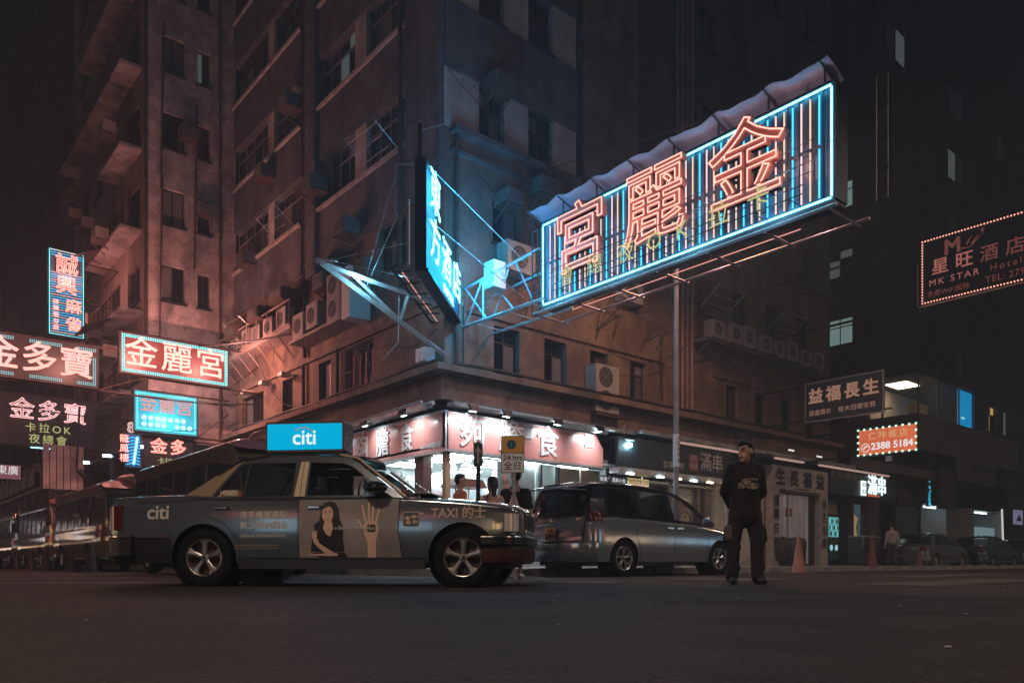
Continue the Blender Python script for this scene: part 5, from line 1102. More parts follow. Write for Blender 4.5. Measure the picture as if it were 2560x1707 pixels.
# street cables
mb = MB()
def cat(a, b, sag, r=0.012):
    a, b = Vector(a), Vector(b); mb.tube([a.lerp(b, t / 12) - Vector((0, 0, 4 * sag * (t / 12) * (1 - t / 12))) for t in range(13)], r, 5)
cat((7.9, 29.2, 7.9), (11, 22.5, 7.6), 0.2, 0.03); cat((6.5, 29.3, 6.2), (11, 27.5, 6.0), 0.15, 0.03); cat((7.0, 29.0, 4.8), (11.0, 27.0, 5.4), 0.2); cat((2.5, 31.5, 5.8), (7.9, 31.5, 5.6), 0.1, 0.02); cat((11, 15.6, 11.2), (15.6, 15.2, 8.2), 0.5, 0.008); cat((11.1, 15.5, 12.4), (15.6, 15.3, 10.4), 0.2, 0.008); cat((12.4, 15.4, 12.1), (14.2, 15.4, 11.0), 0.7, 0.012); cat((16.2, 15.1, 6.4), (20.3, 15.2, 7.2), 0.5, 0.015)
cat((10.9, 19.0, 7.0), (10.9, 15.7, 6.0), 0.6); cat((10.8, 23.5, 5.3), (10.7, 26.5, 7.5), 0.5, 0.014); cat((10.6, 21, 7.1), (10.6, 17.2, 5.9), 0.3, 0.01)
tag(obj('cable', mb, cable_m), 'loose black cables slung between the facades and signs', 'cable', kind='stuff')

# ================================================================ STREET FURNITURE
t = thing('street_lamp', 'tall grey lamp post rising behind the van, its head hidden above the long neon sign', 'street lamp', (15.24, 11.75, 0.13))
mb = MB(); mb.tube([(0, 0, 0), (0, 0, 1.4)], 0.115, 16); mb.tube([(0, 0, 1.4), (0, 0, 9.3)], 0.075, 16, r2=0.055); obj('post', mb, mat('grey_post', (0.3, 0.27, 0.27), 0.5, metal=0.4, noise=0.3, scale=4), t)
mb = MB(); mb.tube([(0, 0, 9.25), (0, -0.2, 9.6), (0, -0.9, 9.75)], 0.035); mb.box(-0.14, 0.14, -1.5, -0.8, 9.7, 9.82); obj('lamp_head', mb, steel, t)
mb = MB(); mb.box(-0.11, 0.11, -1.42, -0.9, 9.685, 9.699); obj('lens', mb, emat('sodium_lens', (1.0, 0.45, 0.2), 30), t, recalc=False)
mb = MB(); mb.lathe([(0.079, 2.45), (0.079, 3.25)], 16, 'z'); obj('sticker', mb, white_m, t, recalc=False)
for k, ch in enumerate('砵蘭街停車'): text(ch, 0.12, ink_m, t, (0, -0.082, 3.15 - k * 0.14), name='lettering')
l = bpy.data.lights.new('lamp', 'SPOT'); l.energy = 1150; l.color = (1.0, 0.52, 0.3); l.spot_size = R(165); l.spot_blend = 0.3; l.shadow_soft_size = 0.25
o = bpy.data.objects.new('lamp', l); C.objects.link(o); o.parent = t; o.location = (0, -1.15, 9.6)
def street_lamp(loc, rz, lab, power, col=(1.0, 0.6, 0.34)):
    t = thing('street_lamp', lab, 'street lamp', loc, rz)
    mb = MB(); mb.tube([(0, 0, 0), (0, 0, 1.2)], 0.11, 12); mb.tube([(0, 0, 1.2), (0, 0, 8.5)], 0.07, 12, r2=0.05); mb.tube([(0, 0, 8.5), (0, -0.3, 8.9), (0, -1.4, 9.1)], 0.035); obj('post', mb, steel, t)
    mb = MB(); mb.box(-0.14, 0.14, -2.0, -1.3, 9.06, 9.18); obj('lamp_head', mb, steel, t); mb = MB(); mb.box(-0.12, 0.12, -1.95, -1.35, 9.045, 9.058); obj('lens', mb, emat('sodium_lens', (1, .45, .2)), t)
    l = bpy.data.lights.new('lamp', 'SPOT'); l.energy = power; l.color = col; l.spot_size = R(165); l.spot_blend = 0.3; l.shadow_soft_size = 0.2
    o = bpy.data.objects.new('lamp', l); C.objects.link(o); o.parent = t; o.location = (0, -1.65, 8.95)
street_lamp((-3.5, 3.0, 0), R(90), 'street lamp on the pavement to the left of the viewer, lighting the taxi side', 1500, (1.0, 0.76, 0.58))
street_lamp((17.0, -2.2, 0), R(180), 'street lamp on the near pavement of the right street, out of view', 800, (1.0, 0.84, 0.72))
street_lamp((33.0, 0.0, 0), R(180), 'street lamp farther along the near pavement of the right street', 1300, (1.0, 0.6, 0.36))
# arrow plate and parking plate on their posts
t = thing('arrow_sign', 'narrow black plate with an upward grey arrow on a post behind the taxi bonnet', 'road sign', (7.25, 9.33, 0), R(-40))
mb = MB(); mb.tube([(0, 0.03, 0), (0, 0.03, 2.1)], 0.035, 10); obj('post', mb, black_metal, t)
mb = MB(); mb.box(-0.07, 0.07, -0.01, 0.01, 1.72, 2.08); obj('plate', mb, mat('sign_black', (0.03, 0.04, 0.045), 0.5), t)
mb = MB(); mb.poly([(-0.014, 1.77), (0.014, 1.77), (0.014, 1.96), (0.045, 1.92), (0.045, 1.95), (0, 2.04), (-0.045, 1.95), (-0.045, 1.92), (-0.014, 1.96)], 0.002, lambda x, z, d: (x, -0.014 + d, z)); obj('arrow', mb, mat('arrow_grey', (0.4, 0.38, 0.36), 0.5), t)
t = thing('parking_sign', 'white and amber parking plate reading 24 hrs above the boy with the drawstring bag', 'road sign', (7.68, 9.02, 0), R(-40))
def rrect(x0, x1, z0, z1, r, n=5):
    p = []
    for cx, cz, a0 in ((x1 - r, z1 - r, 0), (x0 + r, z1 - r, 90), (x0 + r, z0 + r, 180), (x1 - r, z0 + r, 270)):
        p += [(cx + r * math.cos(R(a0 + 90 * i / n)), cz + r * math.sin(R(a0 + 90 * i / n))) for i in range(n + 1)]
    return p
mb = MB(); mb.tube([(0.02, 0.04, 0), (0.02, 0.04, 2.1)], 0.03, 10); obj('post', mb, steel, t)
mb = MB(); mb.poly(rrect(-0.18, 0.18, 1.63, 2.2, 0.025), 0.012); obj('plate', mb, ink_m, t)
mb = MB(); mb.poly(rrect(-0.17, 0.17, 1.64, 1.93, 0.02), 0.002, lambda x, z, d: (x, -0.004 + d, z)); obj('white_field', mb, mat('sign_white', (0.88, 0.9, 0.9), 0.4), t)
mb = MB(); mb.poly(rrect(-0.17, 0.17, 1.94, 2.19, 0.02), 0.002, lambda x, z, d: (x, -0.004 + d, z)); obj('amber_field', mb, mat('sign_amber', (0.8, 0.42, 0.1), 0.4), t)
mb = MB(); mb.lathe([(0, -0.007), (0.072, -0.007), (0.072, -0.005)], 28, 'y', (-0.02, 0, 2.065)); obj('roundel', mb, mat('roundel_blue', (0.02, 0.12, 0.22), 0.4), t)
mb = MB(); mb.poly([(-0.02, 2.02), (-0.008, 2.05), (-0.02, 2.07), (-0.008, 2.11), (-0.028, 2.08), (-0.03, 2.05)], 0.001, lambda x, z, d: (x, -0.009 + d, z)); obj('symbol', mb, mat('roundel_teal', (0.1, 0.3, 0.35), 0.4), t)
text('24 hrs', 0.115, ink_m, t, (0.0, -0.006, 1.86), offset=0.0015); text('全日', 0.135, ink_m, t, (0, -0.006, 1.73), spacing=1.1, offset=0.001)
# cones
def cone(loc, lab, m, h=0.75, group='traffic cones'):
    t = thing('traffic_cone', lab, 'traffic cone', loc, random.random(), group)
    mb = MB(); mb.lathe([(0.17, 0.03), (0.155, 0.06), (0.03, h), (0.0, h)], 20, 'z'); obj('cone', mb, m, t)
    mb = MB(); mb.box(-0.2, 0.2, -0.2, 0.2, 0, 0.03); obj('base', mb, m, t); return t
oc = mat('orange_cone', (0.32, 0.13, 0.08), 0.5, noise=0.25, scale=6); dc = mat('dark_cone', (0.03, 0.02, 0.02), 0.4)
cone((17.68, 9.91, 0), 'bright orange traffic cone in front of the ribbed pale doors', oc, 0.9); dkc = mat('dimmed_cone', (0.12, 0.035, 0.025), 0.6); cone((26.08, 11.96, 0.13), 'dim red traffic cone left of the person in a pale shirt', dkc, 1.1); cone((31.45, 12.64, 0.13), 'faint traffic cone beside the roller shutter', dkc, 0.8)  # far two: dim light put into a darker cone colour
for i, p in enumerate(((4.53, 21.74), (4.46, 23.77), (4.5, 27.67), (4.67, 31.46), (4.76, 35.32))): cone((*p, 0), 'black-looking traffic cone beside the minibuses, %s' % ('first behind the taxi tail', 'second behind the taxi tail', 'third behind the taxi tail', 'fourth behind the taxi tail', 'farthest one')[i], dc, 0.72, 'dark cones along the minibuses')
# dustbins / chairs by the funeral shop
for i, (x, y, r_, h, lab) in enumerate(((19.2, 10.9, 0.0, 0, ''),)): pass
t = thing('covered_chair', 'rounded dark covered chair between the orange cone and the stone pillar', 'chair', (22.6, 13.2, 0.13)); mb = MB(); mb.ball((0, 0, 0.5), (0.27, 0.27, 0.46), 14, 10); obj('cover', mb, mat('brown_cover', (0.02, 0.014, 0.013), 0.7, bump=0.3, scale=3), t); mb = MB(); mb.bar((-0.2, 0, 0), (-0.2, 0, 0.2), 0.04); mb.bar((0.2, 0, 0), (0.2, 0, 0.2), 0.04); obj('leg', mb, black_metal, t)
t = thing('rubbish_bin', 'black bin standing before the right stone pillar', 'bin', (24.6, 13.9, 0.13)); mb = MB(); mb.lathe([(0.0, 0), (0.3, 0), (0.36, 0.8), (0.3, 0.95), (0.0, 1.0)], 18, 'z'); obj('body', mb, black_metal, t)
# three lamps under the overhang on the left
for i, (x, y) in enumerate(((7.2, 35.5), (7.4, 32.7), (7.75, 29.4))):
    t = thing('soffit_lamp', 'small glaring blue-white lamp under the overhang, %s of three' % ('leftmost', 'middle', 'rightmost')[i], 'lamp', (x, y, 4.35), 0, 'glaring lamps under the left overhang')
    mb = MB(); mb.box(-0.22, 0.22, -0.05, 0.05, -0.06, 0.06); mb.bar((0.2, 0, 0.05), (0.6, 0, 0.25), 0.03); obj('housing', mb, steel, t); mb = MB(); mb.box(-0.2, 0.1, -0.08, -0.055, -0.05, 0.05); obj('lens', mb, emat('glaring_strip', (0.5, 0.9, 1.0), 18), t)
# ribbed white column-like hoarding by the overhang
t = thing('hoarding', 'pale vertically ribbed hoarding above the minibus roofs', 'hoarding', (5.1, 31.9, 2.9)); 
for k in range(6): mb = MB(); mb.box(k * 0.22, k * 0.22 + 0.19, 0, 0.1 + 0.05 * (k % 2), 0, 1.6); obj('panel', mb, pier_wall, t, recalc=False)
mb = MB(); mb.bar((1.0, -0.3, 0.7), (1.9, -0.3, -0.2), 0.08); mb.bar((1.1, -0.3, 0.75), (2.0, -0.3, -0.12), 0.05); mb.tube([(1.0, -0.3, 0.75), (1.1, -0.3, 3.0)], 0.04); obj('strut', mb, black_metal, t)
# ================================================================ VEHICLES
def paint(name, col, rough=0.3, metal=0.5): return mat(name, col, rough, metal=metal, coat=0.8, noise=0.10, scale=1.3)
chrome = mat('chrome', (0.7, 0.7, 0.7), 0.12, metal=1.0); rubber = mat('tyre_rubber', (0.011, 0.011, 0.011), 0.9, bump=0.3, scale=8, spec=0.15); trim_blk = mat('black_trim', (0.02, 0.02, 0.02), 0.4)
alloy = mat('alloy_wheel', (0.5, 0.46, 0.42), 0.32, metal=0.85, noise=0.2, scale=6); alloy2 = mat('bright_alloy_wheel', (0.62, 0.62, 0.64), 0.28, metal=0.85)
car_glass = mat('tinted_car_glass', (0.01, 0.012, 0.013), 0.03, alpha=0.17, spec=0.7); dark_glass = mat('privacy_glass', (0.006, 0.007, 0.008), 0.04, alpha=0.7, spec=0.7)
seat_m = mat('dark_seat_cloth', (0.03, 0.03, 0.035), 0.8); lamp_clear = mat('headlamp_glass', (0.45, 0.42, 0.38), 0.08, metal=0.5, noise=0.4, scale=9); lamp_red = mat('tail_lamp_red', (0.10, 0.008, 0.008), 0.1, coat=1.0); lamp_amber = mat('indicator_amber', (0.5, 0.16, 0.02), 0.15, coat=1.0)
class Body:
    """lower body shell lofted through stations; x forward, y left"""
    def __init__(s, L, W, zs, sill, axles, ra, za, nose, tail, crown=0.05, r=0.06, bulge=0.03, zm=0.6, pn=2.6):
        s.L, s.W, s.zs, s.sill, s.ax, s.ra, s.za, s.nose, s.tail, s.crown, s.r, s.bulge, s.zm, s.pn = L, W, zs, sill, axles, ra, za, nose, tail, crown, r, bulge, zm, pn
    def w(s, x):
        k = 1.0
        if x > s.L - s.nose: q = (x - (s.L - s.nose)) / s.nose; k = (max(0.0, 1 - q ** s.pn)) ** (1 / s.pn)
        if x < s.tail: q = (s.tail - x) / s.tail; k = (max(0.0, 1 - q ** s.pn)) ** (1 / s.pn)
        return s.W * k
    def bot(s, x):
        z = s.sill
        for a in s.ax:
            d = abs(x - a)
            if d < s.ra: z = max(z, s.za + math.sqrt(max(0, s.ra ** 2 - d ** 2)))
        return z
    def y(s, x, z):
        return s.w(x) * (1 - s.bulge * ((z - s.zm) / 0.4) ** 2)
    def build(s):
        xs = set()
        for a in s.ax:
            for i in range(25): xs.add(round(a - s.ra * math.cos(math.pi * i / 24), 4))
            xs.add(round(a - s.ra - 0.001, 4)); xs.add(round(a + s.ra + 0.001, 4))
        for i in range(41): xs.add(round(0.001 + (s.L - 0.002) * i / 40, 4))
        for i in range(10): q = 1 - (1 - i / 10) ** 2 * 1.0; xs.add(round(s.L - s.nose * (1 - q) * 0.5 - 0.0005, 4)); xs.add(round(s.tail * (1 - q) * 0.5 + 0.0005, 4))
        xs = sorted(xs); out = [xs[0]]
        for x in xs[1:]:
            if x - out[-1] > 0.0009: out.append(x)
        rows = []
        for x in out:
            zb, zt = s.bot(x), smooth_tab(s.zs, x); r = min(s.r, max(0.01, s.w(x) * 0.6)); half = []
            for i in range(10):
                z = lerp(zb, zt - r, i / 9); half.append((-s.y(x, z), z))
            yw = s.y(x, zt - r)
            for i in (1, 2, 3, 4): a = math.pi / 2 * i / 4; half.append((-(yw - r + r * math.cos(a)), zt - r + r * math.sin(a)))
            yi = yw - r
            for i in range(1, 7): q = 1 - i / 6; half.append((-yi * q, zt + s.crown * (1 - q * q)))
            ring = half + [(-y, z) for y, z in reversed(half[:-1])]
            rows.append([(x, y, z) for y, z in ring])
        mb = MB().grid(rows)
        for rr in (rows[0], rows[-1]): mb.add(rr, [tuple(range(len(rr)))])
        return mb
def wrap_path(xe, L, W, p=2.6, n=24, front=True, half=False):
    pts = []
    for i in range(n + 1):
        t = -1 + 2 * i / n; a = t * math.pi / 2
        cy_, cx_ = math.sin(a), math.cos(a)
        yy = W * (abs(cy_) ** (2 / p)) * (1 if cy_ > 0 else -1); xx = L * (abs(cx_) ** (2 / p))
        pts.append(((xe - L + xx) if front else (xe + L - xx), yy))
    return pts
def wrap(mb, path, prof, closed=False):
    """sweep profile (outward, z) along a plan path"""
    rows = []; n = len(path)
    for i, (x, y) in enumerate(path):
        a = path[max(0, i - 1)]; b = path[min(n - 1, i + 1)]; tx, ty = b[0] - a[0], b[1] - a[1]; l = math.hypot(tx, ty) or 1
        nx, ny = ty / l, -tx / l
        if nx * (x - (path[0][0] + path[-1][0]) / 2) + ny * y < 0: nx, ny = -nx, -ny
        rows.append([(x + nx * o, y + ny * o, z) for o, z in prof])
    mb.grid(rows); 
    for rr in (rows[0], rows[-1]): mb.add(rr, [tuple(range(len(rr)))])
    return mb
def rprof(z0, z1, d, r=0.03, back=-0.03): return [(back, z0), (d - r, z0), (d, z0 + r), (d, z1 - r), (d - r, z1), (back, z1), (back, z0)]
def make_wheel(parent, x, y, z, R_, rr, width, side, spokes=5, m=None, style='wide'):
    """wheel part with tyre, rim and hub sub-parts; side -1 = outer face toward -y"""
    w = MB(); h = width / 2
    w.lathe([(rr * 0.98, -h * 0.9), (rr * 1.04, -h * 0.98), (R_ * 0.9, -h), (R_ * 0.975, -h * 0.86), (R_, -h * 0.6), (R_, h * 0.6), (R_ * 0.97, h * 0.9), (rr, h)], 48)
    wo = obj('wheel', w, rubber, parent, (x, y, z), (0, 0, 0 if side < 0 else math.pi))
    m = m or alloy; b = MB()
    b.lathe([(rr * 1.0, -h * 0.93), (rr * 0.97, -h * 1.0), (rr * 0.93, -h * 0.96), (rr * 0.90, -h * 0.75), (rr * 0.88, h * 0.6)], 48)
    for k in range(spokes):
        a = 2 * math.pi * k / spokes + 0.3
        def P(r, da, yy): return (r * math.cos(a + da), yy, r * math.sin(a + da))
        if style == 'wide':
            pr = [(rr * 0.2, 0.52), (rr * 0.45, 0.27), (rr * 0.7, 0.20), (rr * 0.92, 0.30)]
            rows = []
            for r, da in pr:
                d = -h * (0.72 + 0.16 * r / rr); rows.append([P(r, -da, d + 0.05), P(r, -da, d), P(r, -da * 0.5, d - 0.008), P(r, 0, d - 0.010), P(r, da * 0.5, d - 0.008), P(r, da, d), P(r, da, d + 0.05)])
            b.grid(rows)
        else:
            for sg in (-1, 1):
                rows = []
                for r, c, hw in ((rr * 0.16, 0.0, 0.35), (rr * 0.45, 0.03 * sg, 0.13), (rr * 0.68, 0.15 * sg, 0.075), (rr * 0.93, 0.30 * sg, 0.06)):
                    d = -h * (0.74 + 0.16 * r / rr); rows.append([P(r, c - hw, d + 0.04), P(r, c - hw, d), P(r, c, d - 0.008), P(r, c + hw, d), P(r, c + hw, d + 0.04)])
                b.grid(rows)
    b.lathe([(0, -h * 0.80), (rr * 0.14, -h * 0.80), (rr * 0.22, -h * 0.74), (rr * 0.25, -h * 0.5)], 24)
    obj('rim', b, m, wo)
    c = MB(); c.lathe([(0, -h * 0.84), (rr * 0.09, -h * 0.84), (rr * 0.1, -h * 0.78)], 16)
    for k in range(5): a = 2 * math.pi * k / 5; c.lathe([(0, -h * 0.82), (rr * 0.035, -h * 0.82), (rr * 0.035, -h * 0.7)], 8, 'y', (rr * 0.17 * math.cos(a), 0, rr * 0.17 * math.sin(a)))
    obj('hub_cap', c, black_metal, wo)
    d = MB(); d.lathe([(0, -h * 0.2), (rr * 0.85, -h * 0.2), (rr * 0.85, h * 0.1)], 32); obj('brake_disc', d, rust, wo)
    return wo
def decal(name, src, m, parent, ys, off=0.004, step=0.06, label=None):
    """print laid on a curved body side: src is a mesh or MB in the (x, z) plane; ys(x, z) gives the surface"""
    me = src if not isinstance(src, MB) else src.mesh(name, m, recalc=False)
    bm = bmesh.new(); bm.from_mesh(me)
    zs = [v.co.z for v in bm.verts]; xs = [v.co.x for v in bm.verts]
    for ax, lo, hi in ((2, min(zs), max(zs)), (0, min(xs), max(xs))):
        k = math.ceil(lo / step)
        while k * step < hi:
            co = [0, 0, 0]; no = [0, 0, 0]; co[ax] = k * step; no[ax] = 1
            bmesh.ops.bisect_plane(bm, geom=bm.verts[:] + bm.edges[:] + bm.faces[:], plane_co=co, plane_no=no); k += 1
    for v in bm.verts: v.co.y = v.co.y - ys(v.co.x, v.co.z) - off
    bm.to_mesh(me); bm.free(); me.name = name
    o = bpy.data.objects.new(name, me); C.objects.link(o); o.parent = parent
    if label: o['label'] = label
    return o
def dtext(txt, size, m, parent, x, z, ys, off=0.004, align='LEFT', offset=0.0, sx=1.0, spacing=1.0):
    me = text_mesh(txt, size, m, align=align, offset=offset, spacing=spacing); me.transform(Matrix.Translation((x, 0, z)) @ Matrix.Diagonal((sx, 1, 1, 1)))
    return decal('lettering', me, m, parent, ys, off)
def dpoly(name, pts, m, parent, ys, off=0.003):
    mb = MB(); tr = tessellate_polygon([[Vector((a, b, 0)) for a, b in pts]]); mb.add([(a, 0, b) for a, b in pts], [tuple(t) for t in tr])
    return decal(name, mb, m, parent, ys, off)
def dline(pts, w, m, parent, ys, off=0.002, name='panel_gap'):
    mb = MB()
    for (x0, z0), (x1, z1) in zip(pts, pts[1:]):
        L = math.hypot(x1 - x0, z1 - z0) or 1; nx, nz = -(z1 - z0) / L * w / 2, (x1 - x0) / L * w / 2
        mb.add([(x0 + nx, 0, z0 + nz), (x1 + nx, 0, z1 + nz), (x1 - nx, 0, z1 - nz), (x0 - nx, 0, z0 - nz)], [(0, 1, 2, 3)])
    return decal(name, mb, m, parent, ys, off)
def seat(parent, x, y, z=0.55, top=1.18, w=0.46, bench=False):
    mb = MB(); mb.box(x - 0.25, x + 0.25, y - w / 2, y + w / 2, z - 0.1, z + 0.05)
    mb.plate([(x - 0.32, z), (x - 0.2, z), (x - 0.28, top - 0.12), (x - 0.42, top - 0.12)], [], lambda a, b, d: (a, y - w / 2 + d, b), w)
    if not bench: mb.plate([(x - 0.36, top - 0.1), (x - 0.28, top - 0.1), (x - 0.3, top + 0.08), (x - 0.38, top + 0.08)], [], lambda a, b, d: (a, y - 0.12 + d, b), 0.24)
    return obj('seat', mb, seat_m, parent)

def curved_plate(name, outline, holes, f, t, m, parent, sx=0.2, sz=0.15):
    """a holed panel cut into a grid before it is bent, so that it curves smoothly"""
    mb = MB(); mb.plate(outline, holes, lambda x, z, d: (x, d, z), t); me = mb.mesh(name, m); bm = bmesh.new(); bm.from_mesh(me)
    for ax, st in ((0, sx), (2, sz)):
        vals = [v.co[ax] for v in bm.verts]; k = math.ceil(min(vals) / st)
        while k * st < max(vals):
            co = [0, 0, 0]; no = [0, 0, 0]; co[ax] = k * st + 0.0003; no[ax] = 1
            bmesh.ops.bisect_plane(bm, geom=bm.verts[:] + bm.edges[:] + bm.faces[:], plane_co=co, plane_no=no); k += 1
    for v in bm.verts: v.co = f(v.co.x, v.co.z, v.co.y)
    bmesh.ops.recalc_face_normals(bm, faces=bm.faces)
    for fc in bm.faces: fc.smooth = True
    bm.to_mesh(me); bm.free(); me.set_sharp_from_angle(angle=R(35))
    o = bpy.data.objects.new(name, me); C.objects.link(o); o.parent = parent; return o
# ---------------- taxi
TX = thing('taxi', 'dark advert-wrapped taxi saloon with a glowing blue citi roof box crossing the junction', 'taxi', (2.771, 9.772, 0.0), math.atan2(-0.7315, 0.681))
tp = paint('taxi_wrap_paint', (0.18, 0.215, 0.235), 0.18, 0.65); gold_p = paint('taxi_pillar_lamplight', (0.42, 0.3, 0.19), 0.35, 0.3)  # sand tone: reflected lamp light put into the pillar colour
TB = Body(4.62, 0.84, [(0, 0.93), (0.14, 0.965), (0.97, 0.985), (1.67, 0.95), (3.27, 0.94), (3.77, 0.915), (4.3, 0.865), (4.52, 0.825), (4.62, 0.77)], 0.25, [1.17, 4.0], 0.365, 0.31, 0.22, 0.2, crown=0.055, r=0.05, pn=3.2, bulge=0.045, zm=0.64)
tbm = TB.build().mesh('body', tp, angle=35); tbm.transform(Matrix.Translation((-0.17, 0, 0))); obj('body', tbm, None, TX)
ys = lambda x, z: TB.y(x + 0.17, z)
mb = MB(); mb.box(0.35, 4.3, -0.62, 0.62, 0.2, 0.5); obj('underbody', mb, trim_blk, TX)
for ax in (1.0, 3.83):
    mb = MB()
    for sg in (-1, 1): mb.lathe([(0.37, sg * 0.5), (0.37, sg * 0.8)], 32, 'y', (ax, 0, 0.31)); mb.lathe([(0, sg * 0.5), (0.37, sg * 0.5)], 32, 'y', (ax, 0, 0.31))
    obj('wheel_arch', mb, trim_blk, TX)
    for sg in (-1, 1): make_wheel(TX, ax, sg * 0.72, 0.31, 0.31, 0.205, 0.2, sg, 5, alloy)
# rocker strip and mouldings
mb = MB()
for sg in (-1, 1): mb.box(1.4, 3.43, sg * 0.79, sg * 0.825, 0.19, 0.29)
obj('rocker_panel', mb, trim_blk, TX)
def gh(x, z, d, sg=-1, y0=0.80, z0=0.93, k=0.36): return (x, sg * (y0 - (z - z0) * k - 0.02 * ((x - 2.1) / 1.3) ** 2 - d), z)
out = [(3.22, 0.93), (2.98, 1.09), (2.66, 1.33), (2.56, 1.385), (2.3, 1.415), (1.75, 1.42), (1.4, 1.385), (1.25, 1.33), (1.0, 1.15), (0.72, 0.965)]
holes = [[(1.10, 0.955), (1.99, 0.955), (1.99, 1.345), (1.45, 1.34), (1.36, 1.315), (1.2, 1.12)], [(2.13, 0.955), (3.02, 0.955), (2.92, 1.04), (2.62, 1.285), (2.5, 1.335), (2.13, 1.35)]]
for sg in (-1, 1):
    mb = MB(); mb.plate(out, holes, lambda x, z, d: gh(x, z, d, sg), 0.035); obj('window_frame', mb, tp, TX)
    for h in holes:
        cx, cz = sum(p[0] for p in h) / len(h), sum(p[1] for p in h) / len(h); hh = [(cx + (a - cx) * 1.03, cz + (b - cz) * 1.04) for a, b in h]
        mb = MB(); mb.plate(hh, [], lambda x, z, d: gh(x, z, d + 0.012, sg), 0.005); obj('side_window', mb, car_glass, TX)
        mb = MB(); rim_ = [(cx + (a - cx) * 1.035, cz + (b - cz) * 1.06) for a, b in h]; inn = [(cx + (a - cx) * 0.97, cz + (b - cz) * 0.94) for a, b in h]
        mb.plate(rim_, [inn], lambda x, z, d: gh(x, z, d - 0.006, sg), 0.006); obj('window_seal', mb, trim_blk, TX)
    mb = MB(); mb.plate([(1.42, 0.955), (1.45, 0.955), (1.47, 1.345), (1.44, 1.345)], [], lambda x, z, d: gh(x, z, d - 0.008, sg), 0.02); obj('quarter_bar', mb, trim_blk, TX)
mb = MB(); mb.plate([(0.74, 0.968), (1.06, 0.955), (1.17, 1.12), (1.33, 1.325), (1.40, 1.36), (1.27, 1.328), (1.0, 1.146)], [], lambda x, z, d: gh(x, z, d - 0.006), 0.006); o = obj('rear_pillar', mb, gold_p, TX); o['label'] = 'rear pillar with lamp light put into its sand colour'
mb = MB(); mb.plate([(2.0, 0.96), (2.12, 0.96), (2.12, 1.345), (2.03, 1.345)], [], lambda x, z, d: gh(x, z, d - 0.008), 0.01); bp_ = obj('door_pillar', mb, mat('cream_pillar', (0.62, 0.48, 0.32), 0.5), TX, recalc=True); bp_['label'] = 'cream strip on the middle door pillar'  # plain cream strip over the middle pillar
mb = MB(); mb.plate([(2.064, 0.96), (2.07, 0.96), (2.07, 1.35), (2.064, 1.35)], [], lambda x, z, d: gh(x, z, d - 0.011), 0.004); obj('panel_gap', mb, trim_blk, TX)
# roof
rows = []
for i in range(17):
    q = i / 16; x = lerp(1.36, 2.60, q); ze = 1.395 + 0.03 * math.sin(math.pi * q); e = 0.80 - (ze - 0.93) * 0.36; row = []
    for j in range(17): v = -1 + 2 * j / 16; row.append((x + (0.10 * (1 - v * v) if q > 0.9 else 0) - (0.08 * (1 - v * v) if q < 0.1 else 0), v * (e + 0.005), ze + 0.075 * (1 - abs(v) ** 2.6) * (0.6 + 0.4 * math.sin(math.pi * q))))
    rows.append(row)
mb = MB().grid(rows); obj('roof', mb, tp, TX, recalc=False)
def screen(name, xb, zb, yb, xt, zt, yt, bow, m, parent, n=14, thick=0.0, bowt=None):
    rows = []
    for k in range(9):
        q = k / 8; row = []
        for j in range(n + 1): v = -1 + 2 * j / n; row.append((lerp(xb, xt, q) + (bow if q == 0 else lerp(bow, bowt if bowt is not None else bow, q)) * (1 - v * v) - bow * 0.0, v * lerp(yb, yt, q), lerp(zb, zt, q) + 0.02 * math.sin(math.pi * q)))
        rows.append(row)
    return obj(name, MB().grid(rows), m, parent, recalc=False)
screen('windscreen', 3.24, 0.94, 0.77, 2.63, 1.40, 0.62, 0.22, car_glass, TX, bowt=0.11)
screen('rear_window', 0.74, 0.98, 0.76, 1.36, 1.40, 0.62, -0.16, car_glass, TX, bowt=-0.08)
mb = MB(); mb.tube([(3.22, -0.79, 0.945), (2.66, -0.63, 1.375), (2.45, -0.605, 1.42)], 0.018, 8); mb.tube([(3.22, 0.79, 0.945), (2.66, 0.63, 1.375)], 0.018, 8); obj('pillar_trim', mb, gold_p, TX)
mb = MB(); mb.tube([(1.1, -0.70, 1.2), (1.35, -0.645, 1.375), (1.7, -0.625, 1.432), (2.45, -0.62, 1.432)], 0.010, 6); obj('drip_rail', mb, chrome, TX)
mb = MB(); mb.box(3.26, 3.46, -0.6, -0.1, 0.985, 1.0); mb.bar((3.42, -0.5, 1.0), (3.2, -0.1, 1.03), 0.014); obj('wiper', mb, trim_blk, TX)
# interior
for y in (-0.38, 0.38): seat(TX, 2.35, y, 0.6, 1.2)
seat(TX, 1.5, 0.0, 0.6, 1.12, 1.25, True)
mb = MB(); mb.box(2.75, 3.15, -0.72, 0.72, 0.9, 1.02); mb.lathe([(0.17, 0), (0.185, 0.012), (0.17, 0.024)], 24, 'x', (2.62, -0.38, 1.0)); mb.ball((2.75, 0.0, 1.28), (0.02, 0.1, 0.035), 8, 6); obj('dashboard', mb, trim_blk, TX)
# mirror
mb = MB(); mb.ball((2.93, -0.91, 1.035), (0.13, 0.10, 0.068), 18, 12); mb.box(2.8, 2.9, -0.84, -0.76, 0.95, 1.0); obj('door_mirror', mb, mat('gloss_black', (0.01, 0.01, 0.012), 0.08, coat=1.0), TX)
mb = MB(); mb.ball((2.83, 0.9, 1.03), (0.085, 0.11, 0.075), 14, 10); mb.box(2.8, 2.9, 0.76, 0.84, 0.95, 1.0); obj('door_mirror', mb, MATS['gloss_black'], TX)
